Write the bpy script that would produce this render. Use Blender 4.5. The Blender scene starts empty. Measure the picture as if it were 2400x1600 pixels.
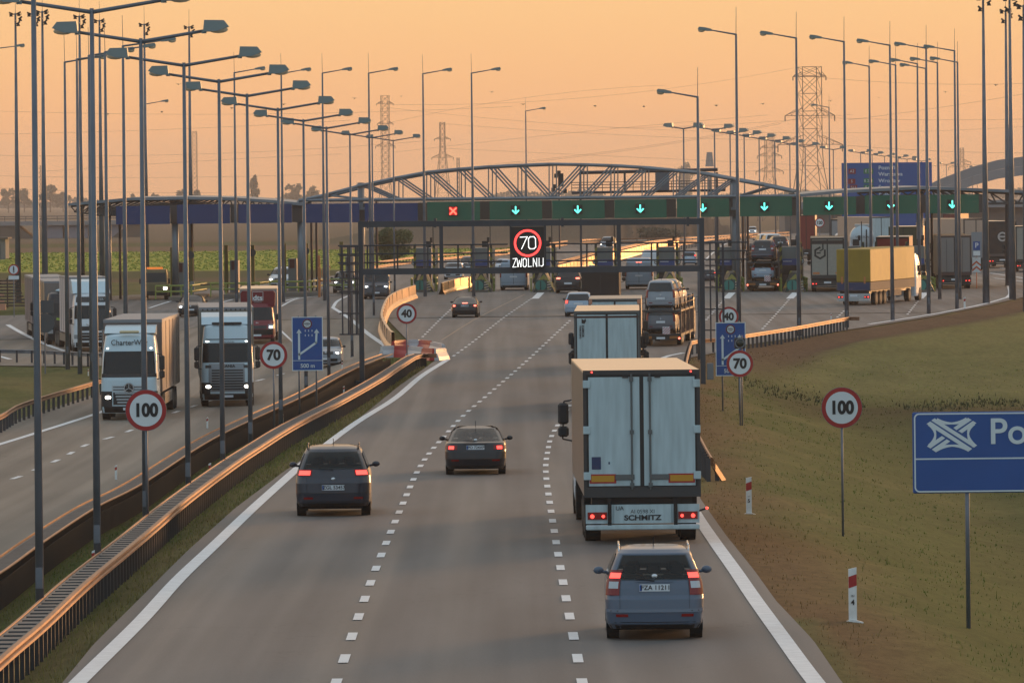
import bpy, math, random
import numpy as np
from mathutils import Vector, Matrix
R = math.radians
S = bpy.context.scene
# ------------------------------------------------------------------ camera
F = 14000.0; ZC = 8.0; PX0, PY0 = 1200.0, 460.0; TH = R(0.6)
cam_d = bpy.data.cameras.new("camera"); cam = bpy.data.objects.new("camera", cam_d)
S.collection.objects.link(cam); S.camera = cam
cam.matrix_world = Matrix.Translation((0, 0, ZC)) @ Matrix.Rotation(R(90), 4, 'X') @ Matrix.Rotation(-TH, 4, 'Z')
cam_d.sensor_width = 36; cam_d.lens = 36 * F / 2400
cam_d.shift_y = -340 / 2400
cam_d.clip_start = 1; cam_d.clip_end = 30000
# ------------------------------------------------------------------ light
SUN_AZ = R(31); SUN_EL = R(5.0)
w = bpy.data.worlds.new("World"); S.world = w; w.use_nodes = True
nt = w.node_tree; nt.nodes.clear()
def wn(t, **k):
    n = nt.nodes.new(t)
    for a, b in k.items(): setattr(n, a, b)
    return n
tc = wn('ShaderNodeTexCoord'); sep = wn('ShaderNodeSeparateXYZ'); nt.links.new(tc.outputs['Generated'], sep.inputs[0])
rampE = wn('ShaderNodeValToRGB'); rampE.color_ramp.interpolation = 'B_SPLINE'
def setramp(r, st):
    e = r.color_ramp.elements
    while len(e) > 1: e.remove(e[-1])
    e[0].position = st[0][0]; e[0].color = (*st[0][1], 1)
    for p, c in st[1:]:
        q = e.new(p); q.color = (*c, 1)
setramp(rampE, [(0.0, (.88, .435, .195)), (.012, (.98, .485, .210)), (.035, (1.18, .600, .255)), (.10, (1.12, .68, .33)), (.35, (.72, .66, .58)), (1.0, (.46, .54, .62))])
nt.links.new(sep.outputs['Z'], rampE.inputs['Fac'])
rampB = wn('ShaderNodeValToRGB')
setramp(rampB, [(0.0, (.44, .47, .52)), (.2, (.50, .64, .72)), (1.0, (.44, .55, .65))])
nt.links.new(sep.outputs['Z'], rampB.inputs['Fac'])
dot = wn('ShaderNodeVectorMath', operation='DOT_PRODUCT'); nt.links.new(tc.outputs['Generated'], dot.inputs[0])
dot.inputs[1].default_value = (math.sin(R(15)), math.cos(R(15)), 0)
mr = wn('ShaderNodeMapRange', interpolation_type='SMOOTHSTEP'); mr.inputs['From Min'].default_value = -.25; mr.inputs['From Max'].default_value = .75
nt.links.new(dot.outputs['Value'], mr.inputs['Value'])
mx = wn('ShaderNodeMix', data_type='RGBA'); nt.links.new(mr.outputs[0], mx.inputs[0])
nt.links.new(rampB.outputs[0], mx.inputs[6]); nt.links.new(rampE.outputs[0], mx.inputs[7])
# glow round the low sun
dot2 = wn('ShaderNodeVectorMath', operation='DOT_PRODUCT'); nt.links.new(tc.outputs['Generated'], dot2.inputs[0])
dot2.inputs[1].default_value = (math.sin(SUN_AZ) * math.cos(SUN_EL), math.cos(SUN_AZ) * math.cos(SUN_EL), math.sin(SUN_EL))
mr2 = wn('ShaderNodeMapRange', interpolation_type='SMOOTHSTEP'); mr2.inputs['From Min'].default_value = .915; mr2.inputs['From Max'].default_value = 1.0
nt.links.new(dot2.outputs['Value'], mr2.inputs['Value'])
pw = wn('ShaderNodeMath', operation='POWER'); nt.links.new(mr2.outputs[0], pw.inputs[0]); pw.inputs[1].default_value = 2.5
gl = wn('ShaderNodeMix', data_type='RGBA', blend_type='ADD'); nt.links.new(pw.outputs[0], gl.inputs[0])
nt.links.new(mx.outputs[2], gl.inputs[6]); gl.inputs[7].default_value = (4.6, 2.3, .75, 1)
sky = wn('ShaderNodeTexSky', sky_type='NISHITA'); sky.sun_disc = False; sky.sun_elevation = SUN_EL; sky.sun_rotation = SUN_AZ; sky.dust_density = 4
sc2 = wn('ShaderNodeMix', data_type='RGBA', blend_type='ADD'); sc2.inputs[0].default_value = .003
nt.links.new(gl.outputs[2], sc2.inputs[6]); nt.links.new(sky.outputs[0], sc2.inputs[7])
bg = wn('ShaderNodeBackground'); bg.inputs['Strength'].default_value = 1.0
nt.links.new(sc2.outputs[2], bg.inputs['Color']); out = wn('ShaderNodeOutputWorld'); nt.links.new(bg.outputs[0], out.inputs['Surface'])
sl = bpy.data.lights.new("sun", 'SUN'); sl.energy = 2.0; sl.angle = R(13); sl.color = (1, .50, .20)
so = bpy.data.objects.new("sun", sl); S.collection.objects.link(so)
sd = Vector((math.sin(SUN_AZ) * math.cos(SUN_EL), math.cos(SUN_AZ) * math.cos(SUN_EL), math.sin(SUN_EL)))
so.rotation_euler = sd.to_track_quat('Z', 'Y').to_euler(); so.location = sd * 300
S.view_settings.view_transform = 'Standard'; S.view_settings.look = 'None'; S.view_settings.exposure = 0.06; S.view_settings.gamma = 1
S.cycles.max_bounces = 6; S.cycles.volume_bounces = 0
# ------------------------------------------------------------------ materials
MT = {}
def mat(name, col, rough=.6, metal=0, noise=0, nscale=5, bump=0, coat=0, emit=None, es=0, spec=.5, stretch=None, col2=None):
    if name in MT: return MT[name]
    m = bpy.data.materials.new(name); m.use_nodes = True; MT[name] = m
    n = m.node_tree.nodes; L = m.node_tree.links; b = n['Principled BSDF']
    b.inputs['Base Color'].default_value = (*col, 1); b.inputs['Roughness'].default_value = rough
    b.inputs['Metallic'].default_value = metal; b.inputs['Coat Weight'].default_value = coat; b.inputs['Coat Roughness'].default_value = .08
    b.inputs['Specular IOR Level'].default_value = spec
    if emit: b.inputs['Emission Color'].default_value = (*emit, 1); b.inputs['Emission Strength'].default_value = es
    if noise or bump:
        t = n.new('ShaderNodeTexCoord'); mp = n.new('ShaderNodeMapping'); L.new(t.outputs['Object'], mp.inputs[0])
        if stretch: mp.inputs['Scale'].default_value = stretch
        nz = n.new('ShaderNodeTexNoise'); nz.inputs['Scale'].default_value = nscale; nz.inputs['Detail'].default_value = 6
        L.new(mp.outputs[0], nz.inputs['Vector'])
        if noise:
            mr = n.new('ShaderNodeMapRange'); mr.inputs['From Min'].default_value = .3; mr.inputs['From Max'].default_value = .7
            L.new(nz.outputs['Fac'], mr.inputs['Value'])
            mi = n.new('ShaderNodeMix'); mi.data_type = 'RGBA'; L.new(mr.outputs[0], mi.inputs[0])
            c2 = col2 or tuple(c * (1 - noise) for c in col)
            mi.inputs[6].default_value = (*c2, 1); mi.inputs[7].default_value = (*[min(1, c * (1 + (0 if col2 else noise * .5))) for c in col], 1)
            L.new(mi.outputs[2], b.inputs['Base Color'])
        if bump:
            bp = n.new('ShaderNodeBump'); bp.inputs['Strength'].default_value = bump; bp.inputs['Distance'].default_value = .02
            L.new(nz.outputs['Fac'], bp.inputs['Height']); L.new(bp.outputs[0], b.inputs['Normal'])
    return m
def light(name, col, s): return mat(name, tuple(min(c, 1) * .6 for c in col), .3, emit=col, es=s)
M_galv = lambda: mat('galvanised steel', (.16, .18, .21), .5, .5, .25, 1.5)
M_pole = lambda: mat('grey lamp steel', (.145, .162, .19), .5, .35, .3, .8)
M_dark = lambda: mat('dark plastic', (.02, .02, .022), .6)
M_rub = lambda: mat('tyre rubber', (.014, .014, .015), .85)
M_rail = lambda: mat('sun tinted guard rail zinc', (.30, .155, .09), .46, .5, .3, 1.2)  # orange of the low sun put into the zinc colour
M_white = lambda: mat('white paint', (.78, .80, .80), .4, noise=.06, nscale=2)
# ------------------------------------------------------------------ objects
COLL = S.collection
def tag(o, label=None, cat=None, group=None, kind=None):
    if label: o['label'] = label
    if cat: o['category'] = cat
    if group: o['group'] = group
    if kind: o['kind'] = kind
    return o
def thing(name, loc, rz=0, label=None, cat=None, group=None, sc=1):
    o = bpy.data.objects.new(name, None); COLL.objects.link(o); o.empty_display_size = .3
    o.location = loc; o.rotation_euler = (0, 0, rz); o.scale = (sc,) * 3
    return tag(o, label, cat, group)
def kids(o): return [c for c in bpy.data.objects if c.parent == o]
def copy_tree(o, parent=None):
    c = o.copy(); COLL.objects.link(c)
    if parent: c.parent = parent
    for ch in list(o.children): copy_tree(ch, c)
    return c
class MB:
    def __init__(s): s.v = []; s.f = []; s.mi = []; s.ms = []; s.sm = []; s.cur = 0; s.smooth = False
    def m(s, mt, smooth=None):
        if mt not in s.ms: s.ms.append(mt)
        s.cur = s.ms.index(mt)
        if smooth is not None: s.smooth = smooth
        return s
    def add(s, vs, fs):
        o = len(s.v); s.v += [tuple(v) for v in vs]
        for f in fs: s.f.append([i + o for i in f]); s.mi.append(s.cur); s.sm.append(s.smooth)
        return s
    def box(s, c, d, rot=None, taper=1, bev=0):
        hx, hy, hz = d[0] / 2, d[1] / 2, d[2] / 2
        if bev > 0:
            b = min(bev, hx * .99, hy * .99, hz * .99); P = []
            pts = []
            for z, k in ((-hz, b), (-hz + b, 0), (hz - b, 0), (hz, b)):
                X, Y = hx - k, hy - k; b2 = b if k == 0 else b * .5
                pts += [(-X + b2, -Y, z), (X - b2, -Y, z), (X, -Y + b2, z), (X, Y - b2, z), (X - b2, Y, z), (-X + b2, Y, z), (-X, Y - b2, z), (-X, -Y + b2, z)]
            fs = [[7, 6, 5, 4, 3, 2, 1, 0], list(range(24, 32))]
            for r in range(3):
                for i in range(8): fs.append([r * 8 + i, r * 8 + (i + 1) % 8, r * 8 + 8 + (i + 1) % 8, r * 8 + 8 + i])
        else:
            pts = [(-hx, -hy, -hz), (hx, -hy, -hz), (hx, hy, -hz), (-hx, hy, -hz), (-hx * taper, -hy * taper, hz), (hx * taper, -hy * taper, hz), (hx * taper, hy * taper, hz), (-hx * taper, hy * taper, hz)]
            fs = [[0, 3, 2, 1], [4, 5, 6, 7], [0, 1, 5, 4], [1, 2, 6, 5], [2, 3, 7, 6], [3, 0, 4, 7]]
        if rot: 
            rm = rot if isinstance(rot, Matrix) else Matrix.Rotation(rot[0], 3, rot[1])
            pts = [rm @ Vector(p) for p in pts]
        return s.add([(p[0] + c[0], p[1] + c[1], p[2] + c[2]) for p in pts], fs)
    def bb(s, x0, x1, y0, y1, z0, z1, bev=0): return s.box(((x0 + x1) / 2, (y0 + y1) / 2, (z0 + z1) / 2), (abs(x1 - x0), abs(y1 - y0), abs(z1 - z0)), bev=bev)
    def cyl(s, a, b, r0, r1=None, n=12, cap=True):
        r1 = r0 if r1 is None else r1
        a = Vector(a); b = Vector(b); d = (b - a)
        if d.length < 1e-6: return s
        d.normalize(); u = d.orthogonal().normalized(); v = d.cross(u)
        vs = []
        for p, r in ((a, r0), (b, r1)):
            for i in range(n):
                t = 2 * math.pi * i / n; vs.append(p + u * (r * math.cos(t)) + v * (r * math.sin(t)))
        fs = [[i, (i + 1) % n, n + (i + 1) % n, n + i] for i in range(n)]
        if cap: fs += [list(range(n))[::-1], list(range(n, 2 * n))]
        return s.add(vs, fs)
    def tube(s, pts, r, n=6):
        for a, b in zip(pts[:-1], pts[1:]): s.cyl(a, b, r, n=n)
        return s
    def prism(s, poly, axis, t0, t1):
        """poly in the two other axes, extruded along axis"""
        n = len(poly)
        def mk(p, t): return {'x': (t, p[0], p[1]), 'y': (p[0], t, p[1]), 'z': (p[0], p[1], t)}[axis]
        vs = [mk(p, t0) for p in poly] + [mk(p, t1) for p in poly]
        fs = [list(range(n))[::-1], list(range(n, 2 * n))] + [[i, (i + 1) % n, n + (i + 1) % n, n + i] for i in range(n)]
        return s.add(vs, fs)
    def grid(s, P):
        nr = len(P); nc = len(P[0])
        return s.add([p for r in P for p in r], [[i * nc + j, i * nc + j + 1, (i + 1) * nc + j + 1, (i + 1) * nc + j] for i in range(nr - 1) for j in range(nc - 1)])
    def ball(s, c, r, n=10, m=6):
        P = []
        for i in range(m + 1):
            t = math.pi * i / m; P.append([(c[0] + r[0] * math.sin(t) * math.cos(2 * math.pi * j / n), c[1] + r[1] * math.sin(t) * math.sin(2 * math.pi * j / n), c[2] + r[2] * math.cos(t)) for j in range(n + 1)])
        return s.grid(P)
    def sweep(s, path, prof, close=False):
        """path of 3D points; prof [(right, up)]"""
        P = []
        for i, p in enumerate(path):
            a = Vector(path[max(i - 1, 0)]); b = Vector(path[min(i + 1, len(path) - 1)]); d = (b - a); d.z = 0; d.normalize()
            r = Vector((d.y, -d.x, 0))
            P.append([(p[0] + r.x * u, p[1] + r.y * u, p[2] + v) for u, v in prof])
        return s.grid(P)
    def mesh(s, name):
        me = bpy.data.meshes.new(name); me.from_pydata(s.v, [], s.f)
        for mt in s.ms: me.materials.append(mt)
        me.polygons.foreach_set('material_index', s.mi); me.polygons.foreach_set('use_smooth', s.sm); me.update()
        return me
    def build(s, name, mt=None, parent=None, **k):
        if mt is not None:
            s.ms = [mt]; s.mi = [0] * len(s.f)
        o = bpy.data.objects.new(name, s.mesh(name)); COLL.objects.link(o)
        if parent: o.parent = parent
        return tag(o, **k)
def text(body, size, loc, mt, parent=None, name='lettering', rot=(R(90), 0, 0), align='CENTER', sx=1, ext=.004, off=0, depth_pos=None):
    cu = bpy.data.curves.new(name, 'FONT'); cu.body = body; cu.size = size; cu.align_x = align; cu.align_y = 'CENTER'; cu.extrude = ext; cu.offset = off
    o = bpy.data.objects.new(name, cu); COLL.objects.link(o)
    bpy.context.view_layer.update()
    me = bpy.data.meshes.new_from_object(o.evaluated_get(bpy.context.evaluated_depsgraph_get()))
    bpy.data.objects.remove(o)
    q = bpy.data.objects.new(name, me); COLL.objects.link(q); me.materials.clear(); me.materials.append(mt)
    q.location = loc; q.rotation_euler = rot; q.scale = (sx, 1, 1)
    if parent: q.parent = parent
    return q
# ------------------------------------------------------------------ ground shape
_k = np.array([(0, 7.5), (90, 7.6), (124, 7.77), (161, 8.1), (213, 8.5), (300, 8.5), (380, 8.1), (470, 7.6), (700, 7.6), (2500, 8), (30000, 9)])
_yy = np.arange(0, 30000, 2.0); _d = np.interp(_yy, _k[:, 0], _k[:, 1])
_ker = np.ones(21) / 21; _d[20:-20] = np.convolve(_d, _ker, 'same')[20:-20]
def sstep(a, b, x):
    t = np.clip((x - a) / (b - a), 0, 1); return t * t * (3 - 2 * t)
def roadz(X, Y):
    D = np.interp(Y, _yy, _d)
    f = sstep(-7, -12, X) * (1 - sstep(300, 400, Y) * (1 - sstep(-18, -25, X)) - sstep(400, 480, Y) * sstep(-18, -25, X))
    return ZC - (D + .9 * f + .012 * np.maximum(0, -X - 12) * (1 - sstep(480, 600, Y)))
def ray(px, py):
    dx = px - PX0; dy = PY0 - py
    return (dx * math.cos(TH) + dy * math.sin(TH)) / F, (-dx * math.sin(TH) + dy * math.cos(TH)) / F
def at(px, py, Y):
    a, b = ray(px, py); return Vector((a * Y, Y, ZC + b * Y))
def gp(px, py, h=0, fn=None, ymin=60, ymax=6000):
    fn = fn or roadz; a, b = ray(px, py)
    Ys = np.concatenate([np.arange(ymin, 700, 1.0), np.geomspace(700, ymax, 300)])
    g = (ZC + b * Ys) - (fn(a * Ys, Ys) + h)
    i = int(np.argmax(g <= 0)) if (g <= 0).any() else len(Ys) - 1
    if i == 0: Y = Ys[0]
    else:
        g0, g1 = g[i - 1], g[i]; Y = Ys[i - 1] + (Ys[i] - Ys[i - 1]) * (g0 / (g0 - g1) if g0 != g1 else .5)
    return Vector((a * Y, Y, ZC + b * Y))
def smooth_path(pts, step=2.0):
    """Catmull-Rom through 3D points, resampled"""
    P = [Vector(p) for p in pts]; P = [P[0] * 2 - P[1]] + P + [P[-1] * 2 - P[-2]]; out = []
    for i in range(1, len(P) - 2):
        n = max(1, int((P[i + 1] - P[i]).length / step))
        for k in range(n):
            t = k / n; a, b, c, d = P[i - 1:i + 3]
            out.append(.5 * ((2 * b) + (c - a) * t + (2 * a - 5 * b + 4 * c - d) * t * t + (3 * b - a - 3 * c + d) * t ** 3))
    out.append(P[-2]); return out
def pxpath(l, h=0, step=2.0, smooth=True):
    p = [gp(x, y, h) for x, y in l]
    return smooth_path(p, step) if smooth else p
XRp = [(2080, 1720), (1975, 1600), (1906, 1499), (1819, 1407), (1768, 1336), (1702, 1254), (1666, 1203), (1641, 1167), (1612, 1060), (1597, 960), (1598, 880), (1615, 838), (1690, 824), (1745, 808), (1860, 792), (2036, 765), (2175, 743), (2312, 716), (2372, 702), (2520, 672), (2900, 640), (3300, 590), (3300, 560)]
XMp = [(50, 1720), (145, 1600), (219, 1509), (327, 1402), (439, 1290), (551, 1190), (663, 1106), (780, 1025), (860, 965), (940, 900), (1012, 850), (1030, 838), (960, 802), (905, 745)]
XNp = [(-330, 1550), (0, 1330), (224, 1200), (337, 1150), (510, 1042), (714, 940), (800, 905), (870, 860), (890, 828), (905, 800), (905, 745)]
XOp = [(-560, 1150), (0, 996), (224, 922), (330, 884), (385, 862), (300, 854), (-400, 853), (-400, 750), (20, 744), (90, 738), (180, 712), (252, 694), (330, 690), (450, 680), (600, 668), (720, 655), (820, 640), (900, 622), (1000, 607), (1200, 591), (1330, 571), (1450, 563), (1700, 549), (1760, 545), (1900, 530)]
def bfun(pl):
    g = [gp(x, y) for x, y in pl]; Y = np.array([p.y for p in g]); X = np.array([p.x for p in g])
    for i in range(1, len(Y)): Y[i] = max(Y[i], Y[i - 1] + .5)
    return (lambda y: np.interp(y, Y, X)), X, Y
fR, xR, yR = bfun(XRp); fM, _, yM = bfun(XMp); fN, _, yN = bfun(XNp); fO, xO, yO = bfun(XOp)
YMED = min(yM[-1], yN[-1])
def roaddist(X, Y):
    """>0 outside the asphalt: distance; right side and left/median flagged"""
    X = np.asarray(X, float); Y = np.asarray(Y, float)
    dR = (X - fR(Y)); dO = (fO(Y) - X)
    def pd(px, py):
        best = np.full(np.shape(X), 1e9)
        for i in range(len(px) - 1):
            ax, ay, bx, by = px[i], py[i], px[i + 1], py[i + 1]; dx, dy = bx - ax, by - ay; L = dx * dx + dy * dy + 1e-9
            t = np.clip(((X - ax) * dx + (Y - ay) * dy) / L, 0, 1)
            best = np.minimum(best, np.hypot(X - ax - t * dx, Y - ay - t * dy))
        return best
    outR = np.where(dR > 0, np.minimum(pd(xR, yR), np.abs(dR)), 0)
    outO = np.where(dO > 0, np.minimum(pd(xO, yO), np.abs(dO)), 0)
    med = np.where((Y < YMED) & (X < fM(Y)) & (X > fN(Y)), np.minimum(fM(Y) - X, X - fN(Y)), 0)
    return outR, outO, med
def terr(X, Y):
    X = np.asarray(X, float); Y = np.asarray(Y, float)
    oR, oO, md = roaddist(X, Y)
    z = roadz(np.clip(X, fO(Y), fR(Y)), Y)
    base = z - .05
    dr = np.interp(oR, [0, .3, 2.2, 7, 11, 40, 200], [0, .0, .22, 1.55, 1.75, 1.9, 1.9])
    near = 1 - sstep(430, 560, Y)
    mound = 1.55 * sstep(285, 355, Y + .12 * (30 - X)) * sstep(9, 22, X) * sstep(2.2, 6, oR)
    mound2 = .5 * np.exp(-((Y - 262) / 22) ** 2) * sstep(14, 22, X)
    ditch = .45 * np.exp(-((oR - 10) / 2.2) ** 2) * (1 - sstep(230, 290, Y))
    rgt = -dr * near + (mound + mound2 - ditch) * near * (oR > 0)
    rgt = np.where(oR > 0, np.minimum(rgt, -.05 * np.minimum(oR, 1) + .25 * sstep(4, 9, oR)), 0)
    dl = np.interp(oO, [0, .5, 3, 8, 14, 100], [0, 0, .3, .5, .2, .2])
    bl = .9 * np.exp(-((Y - 300) / 22) ** 2) * sstep(1.5, 6, oO) * sstep(0, -20, X + 15)
    lft = np.where(oO > 0, (-dl + bl) * near, 0)
    m2 = np.where(md > 0, -.10 * np.minimum(md, 1), 0)
    # far embankments
    far = 0
    far = far + 5.2 * sstep(985, 1040, Y) * (1 - sstep(1100, 1190, Y)) * sstep(-38, -8, X) * (1 - sstep(130, 200, X))
    rise = .0
    return base + rgt + lft + m2 + far * ((oR > 0) | (oO > 0))
TZ = lambda x, y: float(terr(np.array([x]), np.array([y]))[0])
# ------------------------------------------------------------------ terrain mesh
def axis_pts():
    xs = list(np.arange(-52, 62, .75)); x = 62.0; st = .9
    while x < 6000: xs.append(x); st *= 1.12; x += st
    x = -52.75; st = .9; l = []
    while x > -6000: l.append(x); st *= 1.12; x -= st
    return np.array(l[::-1] + xs)
gx = axis_pts(); gy = list(np.arange(60, 560, 1.6)); y = 560.0; st = 2.0
while y < 16000: gy.append(y); st *= 1.022; y += st
gy = np.array(gy)
GX, GY = np.meshgrid(gx, gy); 
rng = np.random.default_rng(3)
GZ = terr(GX, GY); oR, oO, md = roaddist(GX, GY)
off = (oR > .6) | (oO > .6)
GZ = GZ + np.where(off, rng.normal(0, .025, GZ.shape) * np.minimum(1, (GX * 0 + 1)), 0) * (GY < 560)
V = np.stack([GX, GY, GZ], -1).reshape(-1, 3)
nr, nc = GX.shape
idx = np.arange(nr * nc).reshape(nr, nc)
Fq = np.stack([idx[:-1, :-1], idx[:-1, 1:], idx[1:, 1:], idx[1:, :-1]], -1).reshape(-1, 4)
me = bpy.data.meshes.new('ground'); me.from_pydata(V.tolist(), [], Fq.tolist())
def vnoise(X, Y, sx, sy, seed):
    r = np.random.default_rng(seed); g = r.random((64, 64)); u = X / sx; v = Y / sy
    i = np.floor(u).astype(int); j = np.floor(v).astype(int); fu = u - i; fv = v - j; fu = fu * fu * (3 - 2 * fu); fv = fv * fv * (3 - 2 * fv)
    G = lambda a, b: g[a % 64, b % 64]
    return (G(i, j) * (1 - fu) + G(i + 1, j) * fu) * (1 - fv) + (G(i, j + 1) * (1 - fu) + G(i + 1, j + 1) * fu) * fv
green = np.array((.062, .080, .022)); olive = np.array((.112, .104, .038)); brown = np.array((.118, .066, .034)); dirt = np.array((.072, .046, .030)); crop = np.array((.29, .30, .04)); dry = np.array((.125, .085, .055)); dk = np.array((.032, .040, .016)); far_ = np.array((.10, .085, .062))
def mixc(a, b, t): return a * (1 - t[..., None]) + b * t[..., None]
def groundcol(GX, GY):
    oR, oO, md = roaddist(GX, GY)
    n1 = vnoise(GX, GY, 3, 9, 1); n2 = vnoise(GX, GY, 1.3, 4, 2); n3 = vnoise(GX, GY, 14, 40, 5)
    C = mixc(np.broadcast_to(olive, GX.shape + (3,)), green, sstep(.3, .75, .45 * n1 + .25 * n2 + .35 * n3 + .30 * sstep(1.8, 5.5, oR)))
    C = mixc(C, brown, .85 * (1 - sstep(.5, 3.6, oR + 1.4 * n1 - .3)) * (oR > 0))
    C = mixc(C, dirt, sstep(280, 330, GY) * (1 - sstep(3.5, 6.5, oR)) * (oR > 0))
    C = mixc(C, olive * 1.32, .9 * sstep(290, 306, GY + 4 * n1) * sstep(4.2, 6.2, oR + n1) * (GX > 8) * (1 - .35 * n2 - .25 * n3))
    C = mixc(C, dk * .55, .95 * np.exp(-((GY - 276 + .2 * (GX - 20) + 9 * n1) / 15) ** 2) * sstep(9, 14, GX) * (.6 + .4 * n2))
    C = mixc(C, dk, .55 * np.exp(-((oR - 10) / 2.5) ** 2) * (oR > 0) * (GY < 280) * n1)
    C = mixc(C, brown, .55 * (md > 0) * (1 - sstep(.1, 1.2, md)) * (.4 + .6 * n2))
    fy = GY + 0.12 * (GX + 30)
    farL = (oO > 0) & (GX < 60)
    C = mixc(C, dry * .8, ((GY > 560)).astype(float))
    C = mixc(C, dk * 1.5, farL * sstep(560, 600, fy) * (1 - sstep(640, 665, fy)))
    C = mixc(C, crop, farL * sstep(642, 660, fy + 14 * n1) * (1 - sstep(870, 900, fy)) * (.75 + .25 * n2))
    C = mixc(C, dry, farL * sstep(885, 905, fy) * (1 - sstep(960, 990, fy)))
    C = mixc(C, dk * 1.7, farL * sstep(975, 1000, fy) * (1 - sstep(1060, 1100, fy)))
    C = mixc(C, far_, sstep(1060, 1200, GY) * (.6 + .4 * n3))
    C = mixc(C, np.array((.118, .088, .066)), sstep(950, 990, GY) * (1 - sstep(1180, 1220, GY)) * sstep(-45, -20, GX) * (.85 + .15 * n1))
    C = C * (1 + .22 * (vnoise(GX, GY, .9, 2.2, 9)[..., None] - .5) * (GY < 560)[..., None])
    return C
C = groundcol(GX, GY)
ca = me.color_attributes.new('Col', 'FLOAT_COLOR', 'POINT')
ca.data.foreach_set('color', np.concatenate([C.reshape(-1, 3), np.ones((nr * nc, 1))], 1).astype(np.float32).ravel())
me.polygons.foreach_set('use_smooth', [True] * len(me.polygons))
gm = bpy.data.materials.new('grassy ground'); gm.use_nodes = True; n = gm.node_tree.nodes; L = gm.node_tree.links; b = n['Principled BSDF']
at_ = n.new('ShaderNodeAttribute'); at_.attribute_name = 'Col'
t = n.new('ShaderNodeTexCoord'); nz = n.new('ShaderNodeTexNoise'); nz.inputs['Scale'].default_value = 3.2; nz.inputs['Detail'].default_value = 9; nz.inputs['Roughness'].default_value = .75
mp = n.new('ShaderNodeMapping'); mp.inputs['Scale'].default_value = (1, .35, 1); L.new(t.outputs['Object'], mp.inputs[0]); L.new(mp.outputs[0], nz.inputs['Vector'])
mr_ = n.new('ShaderNodeMapRange'); mr_.inputs['From Min'].default_value = .3; mr_.inputs['From Max'].default_value = .7; mr_.inputs['To Min'].default_value = .68; mr_.inputs['To Max'].default_value = 1.32; L.new(nz.outputs['Fac'], mr_.inputs['Value'])
mu = n.new('ShaderNodeVectorMath'); mu.operation = 'SCALE'; L.new(at_.outputs['Color'], mu.inputs[0]); L.new(mr_.outputs[0], mu.inputs['Scale']); L.new(mu.outputs[0], b.inputs['Base Color'])
bp = n.new('ShaderNodeBump'); bp.inputs['Strength'].default_value = .4; bp.inputs['Distance'].default_value = .06; L.new(nz.outputs['Fac'], bp.inputs['Height']); L.new(bp.outputs[0], b.inputs['Normal'])
b.inputs['Roughness'].default_value = .95; b.inputs['Specular IOR Level'].default_value = .1
me.materials.append(gm)
g = bpy.data.objects.new('ground', me); COLL.objects.link(g); tag(g, kind='structure')
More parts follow.
